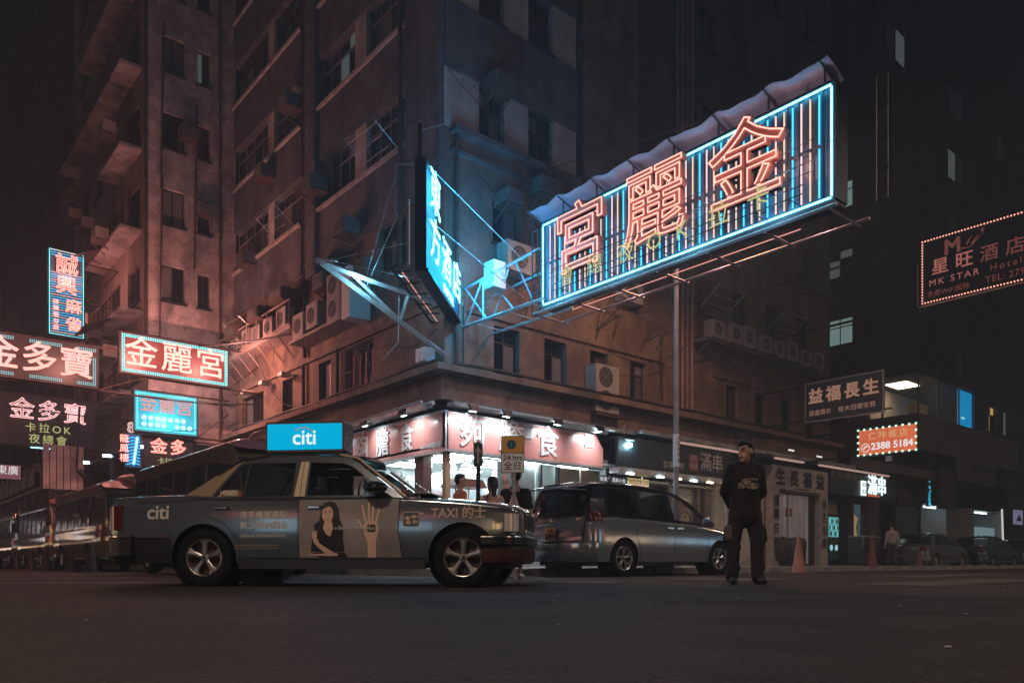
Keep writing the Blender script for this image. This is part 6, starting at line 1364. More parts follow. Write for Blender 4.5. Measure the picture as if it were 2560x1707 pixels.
# bumpers
pf = wrap_path(4.45, 0.42, 0.845, 3.6); pr = wrap_path(-0.17, 0.38, 0.845, 3.6, front=False)
mb = MB(); wrap(mb, pf, [(-0.02, 0.24), (0.02, 0.26), (0.035, 0.33), (0.035, 0.40), (-0.02, 0.42)]); o = obj('front_bumper', mb, mat('maroon_bumper', (0.07, 0.018, 0.016), 0.45, noise=0.3, scale=5), TX)
mb = MB(); wrap(mb, pf, rprof(0.425, 0.545, 0.055, 0.02)); mat('dark_chrome', (0.08, 0.08, 0.08), 0.12, metal=0.9); obj('front_bumper', mb, mat('gloss_black_bumper', (0.012, 0.012, 0.014), 0.35), TX); mb = MB(); wrap(mb, pf, rprof(0.515, 0.53, 0.063, 0.004, 0.05)); obj('bumper_strip', mb, chrome, TX)
mb = MB(); wrap(mb, pr, rprof(0.3, 0.55, 0.05, 0.03)); obj('rear_bumper', mb, trim_blk, TX); mb = MB(); wrap(mb, pr, rprof(0.525, 0.55, 0.062, 0.006, 0.04)); mb.box(-0.05, 0.62, -0.86, -0.835, 0.53, 0.552); obj('bumper_strip', mb, chrome, TX)
# headlights, grille, tail lights
def wrap_seg(path, y0, y1): return [p for p in path if y0 <= p[1] <= y1]
pfd = wrap_path(4.445, 0.30, 0.835, 4.0, n=80); prd = wrap_path(-0.16, 0.24, 0.835, 4.0, n=80, front=False)
for lo, hi in ((-0.9, -0.56), (0.56, 0.9)):
    mb = MB(); seg = wrap_seg(pfd, lo, hi); wrap(mb, seg, [(-0.04, 0.57), (0.012, 0.57), (0.016, 0.66), (0.008, 0.765), (-0.04, 0.775), (-0.04, 0.57)]); hl = obj('headlight', mb, lamp_clear, TX)
mb = MB(); seg = [p for p in pfd if -0.83 <= p[1] <= -0.72]; wrap(mb, seg, [(0.0, 0.575), (0.02, 0.58), (0.02, 0.76), (0.0, 0.765)]); obj('corner_lamp', mb, mat('pale_lamp', (0.75, 0.68, 0.6), 0.12, coat=1.0), TX)
g = MB(); seg = wrap_seg(pfd, -0.54, 0.54); wrap(g, seg, [(-0.03, 0.57), (0.03, 0.575), (0.03, 0.60), (0.0, 0.61), (0.0, 0.77), (0.02, 0.80), (-0.03, 0.815)]); gr_o = obj('grille', g, chrome, TX)
for k in range(6):
    mb = MB(); wrap(mb, seg, rprof(0.615 + k * 0.028, 0.628 + k * 0.028, 0.03, 0.004, 0.002)); obj('slat', mb, MATS['dark_chrome'], gr_o)
mb = MB(); wrap(mb, wrap_seg(prd, -0.9, -0.45), [(-0.02, 0.6), (0.015, 0.61), (0.015, 0.87), (-0.02, 0.88)]); obj('tail_light', mb, lamp_red, TX)
mb = MB(); wrap(mb, wrap_seg(prd, 0.45, 0.9), [(-0.02, 0.6), (0.015, 0.61), (0.015, 0.87), (-0.02, 0.88)]); obj('tail_light', mb, lamp_red, TX)
# gaps, handles, mouldings
for pts in ([(2.065, 0.93), (2.065, 0.29)], [(3.17, 0.93), (3.15, 0.6), (3.2, 0.29)], [(1.07, 0.93), (1.08, 0.86), (1.02, 0.76), (1.22, 0.69), (1.4, 0.5), (1.46, 0.29)], [(0.2, 0.90), (0.8, 0.92), (1.07, 0.93)], [(3.24, 0.9), (4.3, 0.80)]):
    dline(pts, 0.009, trim_blk, TX, ys)
dline([(0.15, 0.565), (0.6, 0.565)], 0.02, chrome, TX, ys, name='moulding')
for x in (1.14, 2.17):
    mb = MB(); mb.box(x, x + 0.16, -0.835, -0.815, 0.815, 0.86); h_ = obj('door_handle', mb, trim_blk, TX); mb = MB(); mb.box(x + 0.01, x + 0.13, -0.85, -0.836, 0.83, 0.852); obj('pull', mb, chrome, h_)
dline([(2.85, 0.935), (1.1, 0.935)], 0.022, trim_blk, TX, ys, 0.004, name='waist_strip')
dline([(0.85, 0.95), (1.05, 0.945)], 0.012, trim_blk, TX, ys, 0.004, name='waist_strip')
# advert print
p_white = mat('white_print', (0.72, 0.68, 0.6), 0.5); p_beige = mat('beige_print', (0.34, 0.29, 0.26), 0.4, noise=0.35, scale=1.2, alt=(0.19, 0.165, 0.155), coat=0.3); p_skin = mat('skin_print', (0.8, 0.52, 0.38), 0.5); p_hair = mat('hair_print', (0.025, 0.02, 0.02), 0.5); p_blk = mat('black_print', (0.012, 0.012, 0.014), 0.5); p_gold = mat('sand_print', (0.62, 0.45, 0.33), 0.5)
dtext('citi', 0.215, p_white, TX, 0.36, 0.795, ys, offset=0.005)
dpoly('lower_black_band', [(-0.14, 0.25), (0.64, 0.25), (0.64, 0.52), (-0.14, 0.52)], trim_blk, TX, ys, 0.003); dpoly('lower_black_band', [(1.39, 0.25), (3.44, 0.25), (3.44, 0.305), (1.39, 0.305)], trim_blk, TX, ys, 0.006)  # flat black bands along the lower body side
dtext('用手機買港股', 0.088, p_white, TX, 1.42, 0.756, ys, offset=0.002); dtext('無上限$0佣金', 0.088, p_white, TX, 1.42, 0.65, ys, offset=0.002); dtext('citibank.hk/bankinhand', 0.056, p_white, TX, 1.415, 0.545, ys, offset=0.001)
dtext('條款及細則適用 投資涉及風險 借定唔借？還得到先好借', 0.02, p_gold, TX, 1.36, 0.44, ys); dtext('Terms and conditions apply. Citibank (Hong Kong) Limited', 0.02, p_gold, TX, 1.36, 0.41, ys)
panel = dpoly('advert_panel', [(2.075, 0.92), (3.155, 0.92), (3.145, 0.6), (3.18, 0.31), (2.075, 0.31)], p_beige, TX, ys, 0.0025); panel['label'] = 'beige advert film on the front door'
def ell(cx, cz, rx, rz, n=20, a0=0, a1=360): return [(cx + rx * math.cos(R(lerp(a0, a1, i / n))), cz + rz * math.sin(R(lerp(a0, a1, i / n)))) for i in range(n)]
# portrait of a smiling woman with long dark hair, arms folded
hx, hz = 2.40, 0.76
dpoly('printed_hair', [(2.32, 0.84), (2.35, 0.885), (2.41, 0.905), (2.47, 0.885), (2.51, 0.82), (2.52, 0.72), (2.56, 0.62), (2.56, 0.52), (2.50, 0.46), (2.36, 0.5), (2.25, 0.58), (2.24, 0.65), (2.30, 0.70)], p_hair, TX, ys, 0.0042)
dpoly('printed_torso', [(2.2, 0.36), (2.22, 0.5), (2.29, 0.585), (2.36, 0.61), (2.44, 0.61), (2.52, 0.57), (2.56, 0.5), (2.57, 0.36), (2.6, 0.315), (2.3, 0.315)], p_blk, TX, ys, 0.0052)
dpoly('printed_neck', [(2.36, 0.69), (2.44, 0.69), (2.45, 0.62), (2.42, 0.53), (2.38, 0.55), (2.34, 0.62)], p_skin, TX, ys, 0.0062)
dpoly('printed_face', ell(2.39, 0.765, 0.062, 0.088), p_skin, TX, ys, 0.0072)
dpoly('printed_fringe', [(2.32, 0.80), (2.345, 0.86), (2.40, 0.885), (2.46, 0.85), (2.475, 0.76), (2.455, 0.82), (2.40, 0.85), (2.35, 0.825)], p_hair, TX, ys, 0.0082)
dpoly('printed_smile', [(2.365, 0.722), (2.39, 0.712), (2.42, 0.726), (2.39, 0.703)], p_white, TX, ys, 0.0082)
dpoly('printed_lips', [(2.36, 0.724), (2.39, 0.695), (2.425, 0.728), (2.39, 0.704)], mat('lip_print', (0.4, 0.09, 0.07), 0.5), TX, ys, 0.0078)
for ex in (2.365, 2.415): dpoly('printed_eye', ell(ex, 0.782, 0.012, 0.005, 10), p_hair, TX, ys, 0.0085); dpoly('printed_brow', ell(ex, 0.80, 0.018, 0.004, 10), p_hair, TX, ys, 0.0085)
dpoly('printed_nose', [(2.385, 0.755), (2.392, 0.745), (2.402, 0.748)], mat('nose_print', (0.42, 0.24, 0.17), 0.5), TX, ys, 0.0085)
dpoly('printed_arm', [(2.22, 0.55), (2.25, 0.56), (2.27, 0.52), (2.30, 0.46), (2.44, 0.37), (2.50, 0.345), (2.50, 0.33), (2.42, 0.325), (2.2, 0.335), (2.18, 0.35), (2.33, 0.352), (2.36, 0.36), (2.28, 0.42), (2.235, 0.47)], p_skin, TX, ys, 0.0066)
for k in range(3): dpoly('printed_finger', [(2.222 + k * 0.018, 0.53), (2.226 + k * 0.016, 0.585 + 0.006 * k), (2.238 + k * 0.016, 0.585 + 0.006 * k), (2.24 + k * 0.018, 0.53)], p_skin, TX, ys, 0.0068)
# printed open hand
dpoly('printed_palm', [(2.82, 0.31), (2.82, 0.47), (2.785, 0.55), (2.78, 0.66), (2.82, 0.70), (2.90, 0.70), (2.935, 0.665), (2.945, 0.6), (2.925, 0.53), (2.91, 0.47), (2.91, 0.31)], p_skin, TX, ys, 0.0062)
for (x0, z0, x1, z1, w) in ((2.80, 0.69, 2.765, 0.85, 0.026), (2.84, 0.70, 2.835, 0.885, 0.027), (2.875, 0.70, 2.885, 0.87, 0.026), (2.915, 0.68, 2.945, 0.81, 0.024), (2.785, 0.60, 2.72, 0.70, 0.03)):
    L_ = math.hypot(x1 - x0, z1 - z0); nx, nz = -(z1 - z0) / L_ * w / 2, (x1 - x0) / L_ * w / 2; a = math.degrees(math.atan2(z1 - z0, x1 - x0))
    pts = [(x0 + nx, z0 + nz), (x0 - nx, z0 - nz), (x1 - nx * 0.8, z1 - nz * 0.8)] + [(x1 + w * 0.4 * math.cos(R(a - 60 + 30 * i)), z1 + w * 0.4 * math.sin(R(a - 60 + 30 * i))) for i in range(5)] + [(x1 + nx * 0.8, z1 + nz * 0.8)]
    dpoly('printed_finger', pts, p_skin, TX, ys, 0.0064)
dpoly('printed_badge', rrect(2.82, 2.91, 0.575, 0.655, 0.015), mat('badge_print', (0.02, 0.04, 0.05), 0.4), TX, ys, 0.0072); dtext('citi', 0.05, p_white, TX, 2.838, 0.615, ys, 0.0082)
dtext("It's a Bank in My Hand", 0.05, p_white, TX, 2.40, 0.622, ys, 0.009, offset=0.0008); dtext('*條款及細則適用 Terms and conditions apply, please visit citibank.hk', 0.018, p_gold, TX, 2.12, 0.365, ys, 0.009)
# wing print
dtext('TAXI 的士', 0.135, p_gold, TX, 3.50, 0.765, lambda x, z: ys(x, z), 0.005, offset=0.004, sx=0.95)
dpoly('printed_card', rrect(3.20, 3.375, 0.63, 0.785, 0.02), p_gold, TX, ys, 0.0035); dpoly('printed_card', rrect(3.208, 3.367, 0.638, 0.777, 0.018), mat('print_dark_teal', (0.06, 0.09, 0.11), 0.5), TX, ys, 0.0045)
for k, (cx, cz, rx, rz) in enumerate(((3.25, 0.72, 0.03, 0.02), (3.32, 0.735, 0.035, 0.018), (3.26, 0.675, 0.03, 0.022), (3.33, 0.68, 0.028, 0.02))): dpoly('printed_food', ell(cx, cz, rx, rz), p_gold, TX, ys, 0.0055)
dpoly('printed_handle', rrect(3.375, 3.43, 0.755, 0.775, 0.008), p_gold, TX, ys, 0.0045)
# POAD badge in the quarter glass
mb = MB(); mb.plate([(1.13, 0.96), (1.36, 0.96), (1.36, 1.04), (1.19, 1.04)], [], lambda x, z, d: gh(x, z, d + 0.004), 0.003); obj('window_card', mb, mat('card_sand', (0.42, 0.33, 0.22), 0.5), TX)
o = text('POAD', 0.062, p_white, TX, (1.26, -0.795, 1.0), offset=0.002)
# roof box
RBm = thing('x', None, None); bpy.data.objects.remove(RBm)
mb = MB(); mb.poly(rrect(1.48, 2.40, 1.50, 1.84, 0.02), 0.30, lambda x, z, d: (x, -0.34 + d, z)); rb = obj('roof_light_box', mb, mat('light_box_shell', (0.10, 0.06, 0.06), 0.4), TX); rb['label'] = 'lit blue advertising box on the roof'
mb = MB(); mb.poly(rrect(1.505, 2.375, 1.525, 1.815, 0.015), 0.004, lambda x, z, d: (x, -0.348 + d, z)); obj('lit_face', mb, emat('roof_box_blue', (0.0, 0.40, 0.66), 1.05), rb)
text('citi', 0.235, emat('roof_box_white', (0.8, 0.95, 1.0), 1.0), rb, (1.94, -0.352, 1.655), offset=0.004)
mb = MB(); arcp = [(1.86 + 0.5 * 0 + 0.1 * math.cos(R(a)) + 0.07, 1.715 + 0.055 * math.sin(R(a))) for a in range(15, 170, 12)]; mb.tube([(a, -0.353, b) for a, b in arcp], 0.006, 4); obj('arc_emblem', mb, emat('arc_rose', (0.5, 0.3, 0.35), 0.7), rb)
mb = MB()
for x in (1.42, 2.18): mb.plate([(x, 1.43), (x + 0.3, 1.43), (x + 0.18, 1.50), (x + 0.1, 1.50)], [], lambda a, b, d: (a, -0.3 + d, b), 0.06)
mb.box(1.5, 2.4, -0.28, 0.28, 1.47, 1.495); obj('roof_rack', mb, trim_blk, TX)

# ---------------- silver people carrier
VN = thing('minivan', 'silver people carrier parked along the right street, its tail toward the taxi', 'van', (9.75, 10.3, 0.0), 0)
vp = paint('silver_blue_paint', (0.40, 0.47, 0.54), 0.16, 0.75)
VB = Body(4.80, 0.90, [(0, 0.93), (0.15, 1.02), (0.9, 1.10), (2.2, 1.06), (3.4, 1.0), (3.9, 0.95), (4.3, 0.86), (4.62, 0.74), (4.80, 0.62)], 0.27, [0.95, 3.9], 0.385, 0.335, 0.75, 0.30, crown=0.05, r=0.08, bulge=0.035, zm=0.68, pn=2.6)
obj('body', VB.build(), vp, VN, angle=35); vy = VB.y
mb = MB(); mb.box(0.3, 4.4, -0.7, 0.7, 0.2, 0.5); obj('underbody', mb, trim_blk, VN)
for ax in (0.95, 3.9):
    mb = MB()
    for sg in (-1, 1): mb.lathe([(0.39, sg * 0.55), (0.39, sg * 0.86)], 32, 'y', (ax, 0, 0.335)); mb.lathe([(0, sg * 0.55), (0.39, sg * 0.55)], 32, 'y', (ax, 0, 0.335))
    obj('wheel_arch', mb, trim_blk, VN)
    for sg in (-1, 1): make_wheel(VN, ax, sg * 0.78, 0.335, 0.335, 0.225, 0.21, sg, 5, alloy2, 'split')
vroof = [(0.02, 1.66), (0.35, 1.715), (1.2, 1.755), (2.2, 1.74), (2.9, 1.66)]
vbelt = [(0, 1.0), (0.9, 1.09), (2.2, 1.05), (3.4, 0.99), (3.9, 0.94)]
def vgh(x, z, d, sg=-1):
    zb = smooth_tab(vbelt, x); y = 0.865 - max(0, z - zb) * 0.30 - 0.05 * max(0, (z - zb) / 0.65) ** 3
    if x > 3.0: y -= 0.10 * ((x - 3.0) / 0.9) ** 2
    if x < 0.5: y -= 0.08 * ((0.5 - x) / 0.5) ** 2
    return (x, sg * (y - d), z)
vo = [(0.10, 0.98), (0.9, 1.07), (2.2, 1.03), (3.4, 0.97), (3.98, 0.925), (3.55, 1.20), (3.1, 1.46), (2.75, 1.605), (2.3, 1.68), (1.6, 1.715), (0.8, 1.705), (0.3, 1.66), (0.22, 1.4)]
vh = [[(0.55, 1.13), (1.28, 1.125), (1.28, 1.62), (0.62, 1.61), (0.5, 1.4)], [(1.36, 1.12), (2.36, 1.09), (2.36, 1.59), (1.36, 1.63)], [(2.46, 1.085), (3.52, 1.03), (3.12, 1.33), (2.9, 1.47), (2.6, 1.565), (2.46, 1.58)], [(3.6, 1.01), (3.8, 0.995), (3.42, 1.22), (3.3, 1.27)]]
for sg in (-1, 1):
    mb = MB(); mb.plate(vo, vh, lambda x, z, d: vgh(x, z, d, sg), 0.04); obj('window_frame', mb, mat('gloss_black', (0.01, 0.01, 0.012), 0.08), VN)
    for i, h in enumerate(vh):
        cx, cz = sum(p[0] for p in h) / len(h), sum(p[1] for p in h) / len(h); hh = [(cx + (a - cx) * 1.03, cz + (b - cz) * 1.03) for a, b in h]
        mb = MB(); mb.plate(hh, [], lambda x, z, d: vgh(x, z, d + 0.006, sg), 0.004); obj('side_window', mb, dark_glass if i == 0 else (mat('smoked_glass', (0.008, 0.01, 0.01), 0.04, alpha=0.4, spec=0.7) if i == 1 else car_glass), VN)
rows = []
for i in range(25):
    q = i / 24; x = lerp(0.05, 2.95, q); zc = smooth_tab(vroof, x); row = []
    ze = smooth_tab([(0.05, 1.62), (0.3, 1.665), (0.8, 1.71), (1.6, 1.72), (2.3, 1.685), (2.75, 1.61), (2.95, 1.54)], x); e = -vgh(x, ze, 0)[1] + 0.004
    for j in range(17): v = -1 + 2 * j / 16; row.append((x + (0.16 * (1 - v * v) if i == 24 else 0.06 * (1 - v * v) * q) - (0.04 * (1 - v * v) if i == 0 else 0), v * e, lerp(ze, zc + 0.02, 1 - abs(v) ** 2.4)))
    rows.append(row)
obj('roof', MB().grid(rows), vp, VN, recalc=False)
def vscreen(name, xb, zb, yb, xt, zt, yt, bow, m, bowt): return screen(name, xb, zb, yb, xt, zt, yt, bow, m, VN, bowt=bowt)
vscreen('windscreen', 3.98, 0.935, 0.72, 2.93, 1.56, 0.63, 0.30, car_glass, 0.12)
rw = vscreen('rear_window', 0.10, 1.09, 0.80, 0.30, 1.60, 0.68, -0.13, dark_glass, -0.10)
mb = MB(); rows = []
for k in range(5):
    q = k / 4; rows.append([(lerp(-0.12, 0.30, q) - 0.05 * (1 - v * v), v * 0.68, lerp(1.60, 1.70, q) + 0.02 * (1 - v * v)) for v in [-1 + j / 6 for j in range(13)]])
mb.grid(rows); mb.grid([[(a, b, c - 0.03) for a, b, c in r] for r in rows]); mb.tube([(-0.17 + 0.05 * v * v, v * 0.68, 1.59) for v in [-1 + j / 6 for j in range(13)]], 0.016, 6); obj('rear_spoiler', mb, vp, VN, recalc=False)
prv = wrap_path(0.0, 0.40, 0.88, 2.9, n=80, front=False); pfv = wrap_path(4.79, 0.75, 0.9, 2.6, n=60)
mb = MB(); wrap(mb, wrap_seg(prv, -0.86, 0.86), [(-0.04, 0.30), (0.02, 0.28), (0.07, 0.36), (0.09, 0.50), (0.085, 0.60), (0.04, 0.635), (-0.04, 0.64)]); obj('rear_bumper', mb, vp, VN)
mb = MB(); wrap(mb, pfv, [(-0.05, 0.26), (0.0, 0.25), (0.03, 0.35), (0.03, 0.5), (-0.05, 0.52)]); obj('front_bumper', mb, vp, VN)
# tailgate face: sheet with a scooped plate recess, window surround
mb = MB(); rows = []
for k in range(9):
    q = k / 8; z = lerp(0.64, 1.10, q); rows.append([(lerp(-0.02, 0.085, q) - (0.05 - 0.02 * q) * (1 - v * v) - 0.025 * math.sin(math.pi * min(1, q * 1.4)), v * 0.74, z) for v in [-1 + j / 8 for j in range(17)]])
mb.grid(rows); obj('tailgate', mb, vp, VN, recalc=False)
mb = MB(); rows = []
for k in range(4):
    q = k / 3; rows.append([(lerp(0.07, 0.31, q) - lerp(0.15, 0.12, q) * (1 - v * v) - 0.012, v * lerp(0.83, 0.70, q), lerp(1.08, 1.62, q)) for v in [-1 + j / 8 for j in range(17)]])
for sg in (-1, 1):
    mb.grid([[r[0 if sg < 0 else -1], r[1 if sg < 0 else -2]] for r in rows], smooth=False)
obj('rear_pillar', mb, MATS['gloss_black'], VN, recalc=False)
for sg in (-1, 1):
    seg = [p for p in wrap_path(0.02, 0.36, 0.885, 2.9, n=120, front=False) if (0.52 <= sg * p[1] <= 0.9 and p[0] < 0.42)]
    mb = MB(); wrap(mb, seg, [(-0.03, 0.98), (0.008, 0.99), (0.014, 1.06), (0.006, 1.13), (-0.03, 1.17)]); obj('tail_light', mb, lamp_red, VN)
    pass
mb = MB(); mb.tube([(-0.085 + 0.03 * (y / 0.4) ** 2, y, 0.955 - 0.03 * (y / 0.4) ** 2) for y in [-0.4 + 0.1 * i for i in range(9)]], 0.014, 6); obj('tailgate_trim', mb, chrome, VN)
mb = MB(); rg = [(0.045 * math.cos(a), 0.03 * math.sin(a)) for a in [math.pi * i / 8 for i in range(17)]]; mb.tube([(-0.075, y, 1.03 + z) for y, z in rg], 0.005, 5); mb.tube([(-0.075, y * 0.4, 1.03 + z) for y, z in rg], 0.005, 5); mb.tube([(-0.075, y * 0.75, 1.045 + z * 0.4) for y, z in rg], 0.005, 5); obj('emblem', mb, chrome, VN)
mb = MB(); mb.box(-0.105, -0.09, -0.16, 0.12, 0.66, 0.885); pl = obj('number_plate', mb, mat('amber_plate', (0.62, 0.3, 0.07), 0.45), VN)
text('NA', 0.115, ink_m, pl, (-0.107, -0.02, 0.828), rot=(0, 0, RIGHT), offset=0.003); text('8892', 0.13, ink_m, pl, (-0.107, -0.02, 0.722), rot=(0, 0, RIGHT), offset=0.004)
mb = MB(); mb.tube([(-0.12, 0.2, 1.1), (0.0, 0.05, 1.14), (-0.02, -0.3, 1.16)], 0.012, 5); obj('rear_wiper', mb, trim_blk, VN)
for pts in ([(1.30, 1.08), (1.30, 0.72), (1.36, 0.58), (1.42, 0.45), (1.42, 0.3)], [(2.41, 1.05), (2.41, 0.3)], [(3.5, 0.98), (3.5, 0.6), (3.42, 0.3)], [(0.4, 0.62), (0.62, 0.62)]): dline(pts, 0.009, trim_blk, VN, vy, 0.003)
dline([(1.45, 0.83), (2.4, 0.80), (3.3, 0.78)], 0.012, vp, VN, vy, 0.010, name='crease')
for x in (2.16, 2.46): mb = MB(); mb.box(x, x + 0.19, -0.925, -0.895, 0.905, 0.935); obj('door_handle', mb, chrome, VN)
mb = MB(); mb.ball((3.32, -1.0, 1.09), (0.09, 0.12, 0.085), 14, 10); mb.box(3.28, 3.38, -0.92, -0.85, 1.03, 1.07); obj('door_mirror', mb, vp, VN)
mb = MB(); mb.ball((3.32, 1.0, 1.09), (0.09, 0.12, 0.085), 14, 10); mb.box(3.28, 3.38, 0.85, 0.92, 1.03, 1.07); obj('door_mirror', mb, vp, VN)
for sg in (-1, 1):
    mb = MB(); mb.ball((4.35, sg * 0.68, 0.74), (0.28, 0.12, 0.10), 14, 8); obj('headlight', mb, lamp_clear, VN)
for y in (-0.4, 0.4): seat(VN, 3.0, y, 0.7, 1.35); seat(VN, 2.0, y, 0.7, 1.35)
seat(VN, 1.1, 0, 0.7, 1.35, 1.3); mb = MB(); mb.box(3.45, 3.9, -0.75, 0.75, 0.9, 1.08); mb.lathe([(0.17, 0), (0.185, 0.012), (0.17, 0.024)], 24, 'x', (3.32, -0.4, 1.12)); obj('dashboard', mb, trim_blk, VN)

# ---------------- minibuses
def minibus(loc, lab, rz=RIGHT):
    t = thing('minibus', lab, 'minibus', loc, rz, 'minibuses queued along the left street')
    body = mat('minibus_body', (0.28, 0.21, 0.14), 0.14, metal=0.5, noise=0.15, scale=0.8, bump=0.05, coat=0.6); roofp = mat('minibus_roof', (0.34, 0.12, 0.11), 0.34, noise=0.2, scale=1.0, coat=0.6)
    def f(x, z, d, sg=-1):
        y = 1.02 - max(0, z - 1.25) * 0.075 - 0.05 * ((z - 0.9) / 0.5) ** 2 * (1 if z < 0.9 else 0) + 0.012 * math.sin(z * 9)
        if x > 6.3: y -= 0.16 * ((x - 6.3) / 0.65) ** 2
        if x < 0.4: y -= 0.08 * ((0.4 - x) / 0.4) ** 2
        return (x, sg * (y - d), z)
    o = [(0.05, 0.42)]
    for ax in (1.45, 5.25):
        o += [(ax - 0.44, 0.42)] + [(ax - 0.44 * math.cos(math.pi * i / 12), 0.42 + 0.44 * math.sin(math.pi * i / 12) * 0.95) for i in range(1, 12)] + [(ax + 0.44, 0.42)]
    o += [(6.95, 0.42), (6.98, 1.0), (6.9, 1.35), (6.62, 2.15), (6.5, 2.36), (6.3, 2.42), (0.3, 2.42), (0.12, 2.3), (0.04, 1.2)]
    hs = [[(0.35 + k * 0.98, 1.28), (1.28 + k * 0.98, 1.28), (1.28 + k * 0.98, 2.14), (0.35 + k * 0.98, 2.14)] for k in range(5)] + [[(5.32, 1.28), (6.72, 1.28), (6.5, 2.0), (6.3, 2.14), (5.32, 2.14)]]
    for sg in (-1, 1):
        curved_plate('side', o, hs, lambda x, z, d: f(x, z, d, sg), 0.05, body, t)
        for h in hs:
            cx, cz = sum(p[0] for p in h) / len(h), sum(p[1] for p in h) / len(h)
            mb = MB(); mb.plate([(cx + (a - cx) * 1.02, cz + (b - cz) * 1.02) for a, b in h], [], lambda x, z, d: f(x, z, d + 0.012, sg), 0.005); obj('side_window', mb, mat('bus_glass', (0.06, 0.065, 0.07), 0.12, alpha=0.6, spec=0.6), t)
    mb = MB()
    for k in range(6): mb.plate([(0.30 + k * 0.98, 1.28), (0.335 + k * 0.98, 1.28), (0.335 + k * 0.98, 2.14), (0.30 + k * 0.98, 2.14)], [], lambda x, z, d: f(x, z, d - 0.006), 0.02)
    mb.plate([(0.05, 1.2), (6.9, 1.2), (6.9, 1.23), (0.05, 1.23)], [], lambda x, z, d: f(x, z, d - 0.012), 0.015); mb.plate([(0.1, 0.80), (6.9, 0.80), (6.9, 0.825), (0.1, 0.825)], [], lambda x, z, d: f(x, z, d - 0.012), 0.015); obj('bright_trim', mb, chrome, t)
    rows = []
    for i in range(25):
        q = i / 24; x = lerp(0.06, 6.66, q); edge = min(1, min(q / 0.05, (1 - q) / 0.08)); ze = 2.40; e = -f(x, 2.4, 0)[1] + 0.005; top = 0.18 * math.sqrt(max(0, 1 - (1 - edge) ** 2))
        rows.append([(x, v * e * (1 if edge > 0.2 else 0.97), ze - 0.10 * (1 - edge) ** 2 + top * (1 - abs(v) ** 3.2) ** 0.8) for v in [-1 + j / 10 for j in range(21)]])
    obj('roof', MB().grid(rows), roofp, t, recalc=False)
    # front face and rear face
    rows = []
    for (x, z) in ((6.95, 0.40), (7.0, 0.75), (6.99, 1.1), (6.9, 1.34)): rows.append([(x - 0.16 * abs(v) ** 3, v * 0.90, z) for v in [-1 + j / 8 for j in range(17)]])
    obj('front_panel', MB().grid(rows), body, t, recalc=False)
    rows = []
    for (x, z) in ((6.9, 1.36), (6.76, 1.75), (6.6, 2.16)): rows.append([(x - 0.12 * abs(v) ** 3, v * 0.90, z) for v in [-1 + j / 8 for j in range(17)]])
    obj('windscreen', MB().grid(rows), mat('bus_glass', (0, 0, 0)), t, recalc=False)
    rows = []
    for (x, z) in ((6.6, 2.16), (6.5, 2.42)): rows.append([(x - 0.12 * abs(v) ** 3, v * 0.90, z) for v in [-1 + j / 8 for j in range(17)]])
    obj('header', MB().grid(rows), body, t, recalc=False)
    mb = MB(); mb.plate([(-0.94, 0.42), (0.94, 0.42), (0.92, 2.4), (-0.92, 2.4)], [[(-0.75, 1.35), (0.75, 1.35), (0.72, 2.1), (-0.72, 2.1)]], lambda a, b, d: (0.03 + d, a, b), 0.05); obj('rear_panel', mb, body, t)
    mb = MB(); mb.box(0.05, 0.06, -0.74, 0.74, 1.36, 2.1); obj('rear_window', mb, MATS['bus_glass'], t)
    mb = MB(); mb.box(0.3, 6.6, -0.85, 0.85, 0.35, 0.6); mb.box(6.85, 7.08, -0.9, 0.9, 0.34, 0.5); obj('chassis', mb, trim_blk, t)
    mb = MB(); mb.ball((6.2, 0, 2.56), (0.34, 0.5, 0.2), 16, 10); obj('roof_pod', mb, roofp, t)
    for sg in (-1, 1):
        mb = MB(); mb.ball((6.93, sg * 0.72, 0.78), (0.06, 0.14, 0.10), 12, 8); obj('headlight', mb, lamp_clear, t)
        mb = MB(); mb.box(6.9, 6.96, sg * 1.05 - 0.05, sg * 1.05 + 0.05, 1.5, 1.9); mb.bar((6.7, sg * 0.95, 1.9), (6.93, sg * 1.05, 1.8), 0.02); obj('mirror', mb, trim_blk, t)
    for ax in (1.45, 5.25):
        for sg in (-1, 1): make_wheel(t, ax, sg * 0.88, 0.37, 0.37, 0.21, 0.22, sg, 6, steel)
    for k in range(5):
        for y in (-0.55, 0.5):
            s_ = seat(t, 1.1 + k * 0.95, y, 0.85, 1.5, 0.8); q = MB(); q.box(1.1 + k * 0.95 - 0.43, 1.1 + k * 0.95 - 0.24, y - 0.38, y + 0.38, 1.36, 1.60); obj('seat_cover', q, white_m, s_)
    mb = MB(); mb.box(6.90, 6.94, -0.45, 0.45, 1.12, 1.28); obj('front_plate', mb, p_white, t)
    return t
mbx = 6.05
M1 = minibus((mbx, 20.25, 0), 'nearest maroon-roofed minibus, rising just behind the taxi')
for y, lab in ((29.85, 'second minibus from the taxi, dark nose and gold reflections on its flank'), (37.4, 'third minibus from the taxi, pale reflections in its windows'), (45.0, 'fourth and farthest minibus at the left edge')):
    dup(M1, None, (mbx, y, 0), RIGHT, lab)
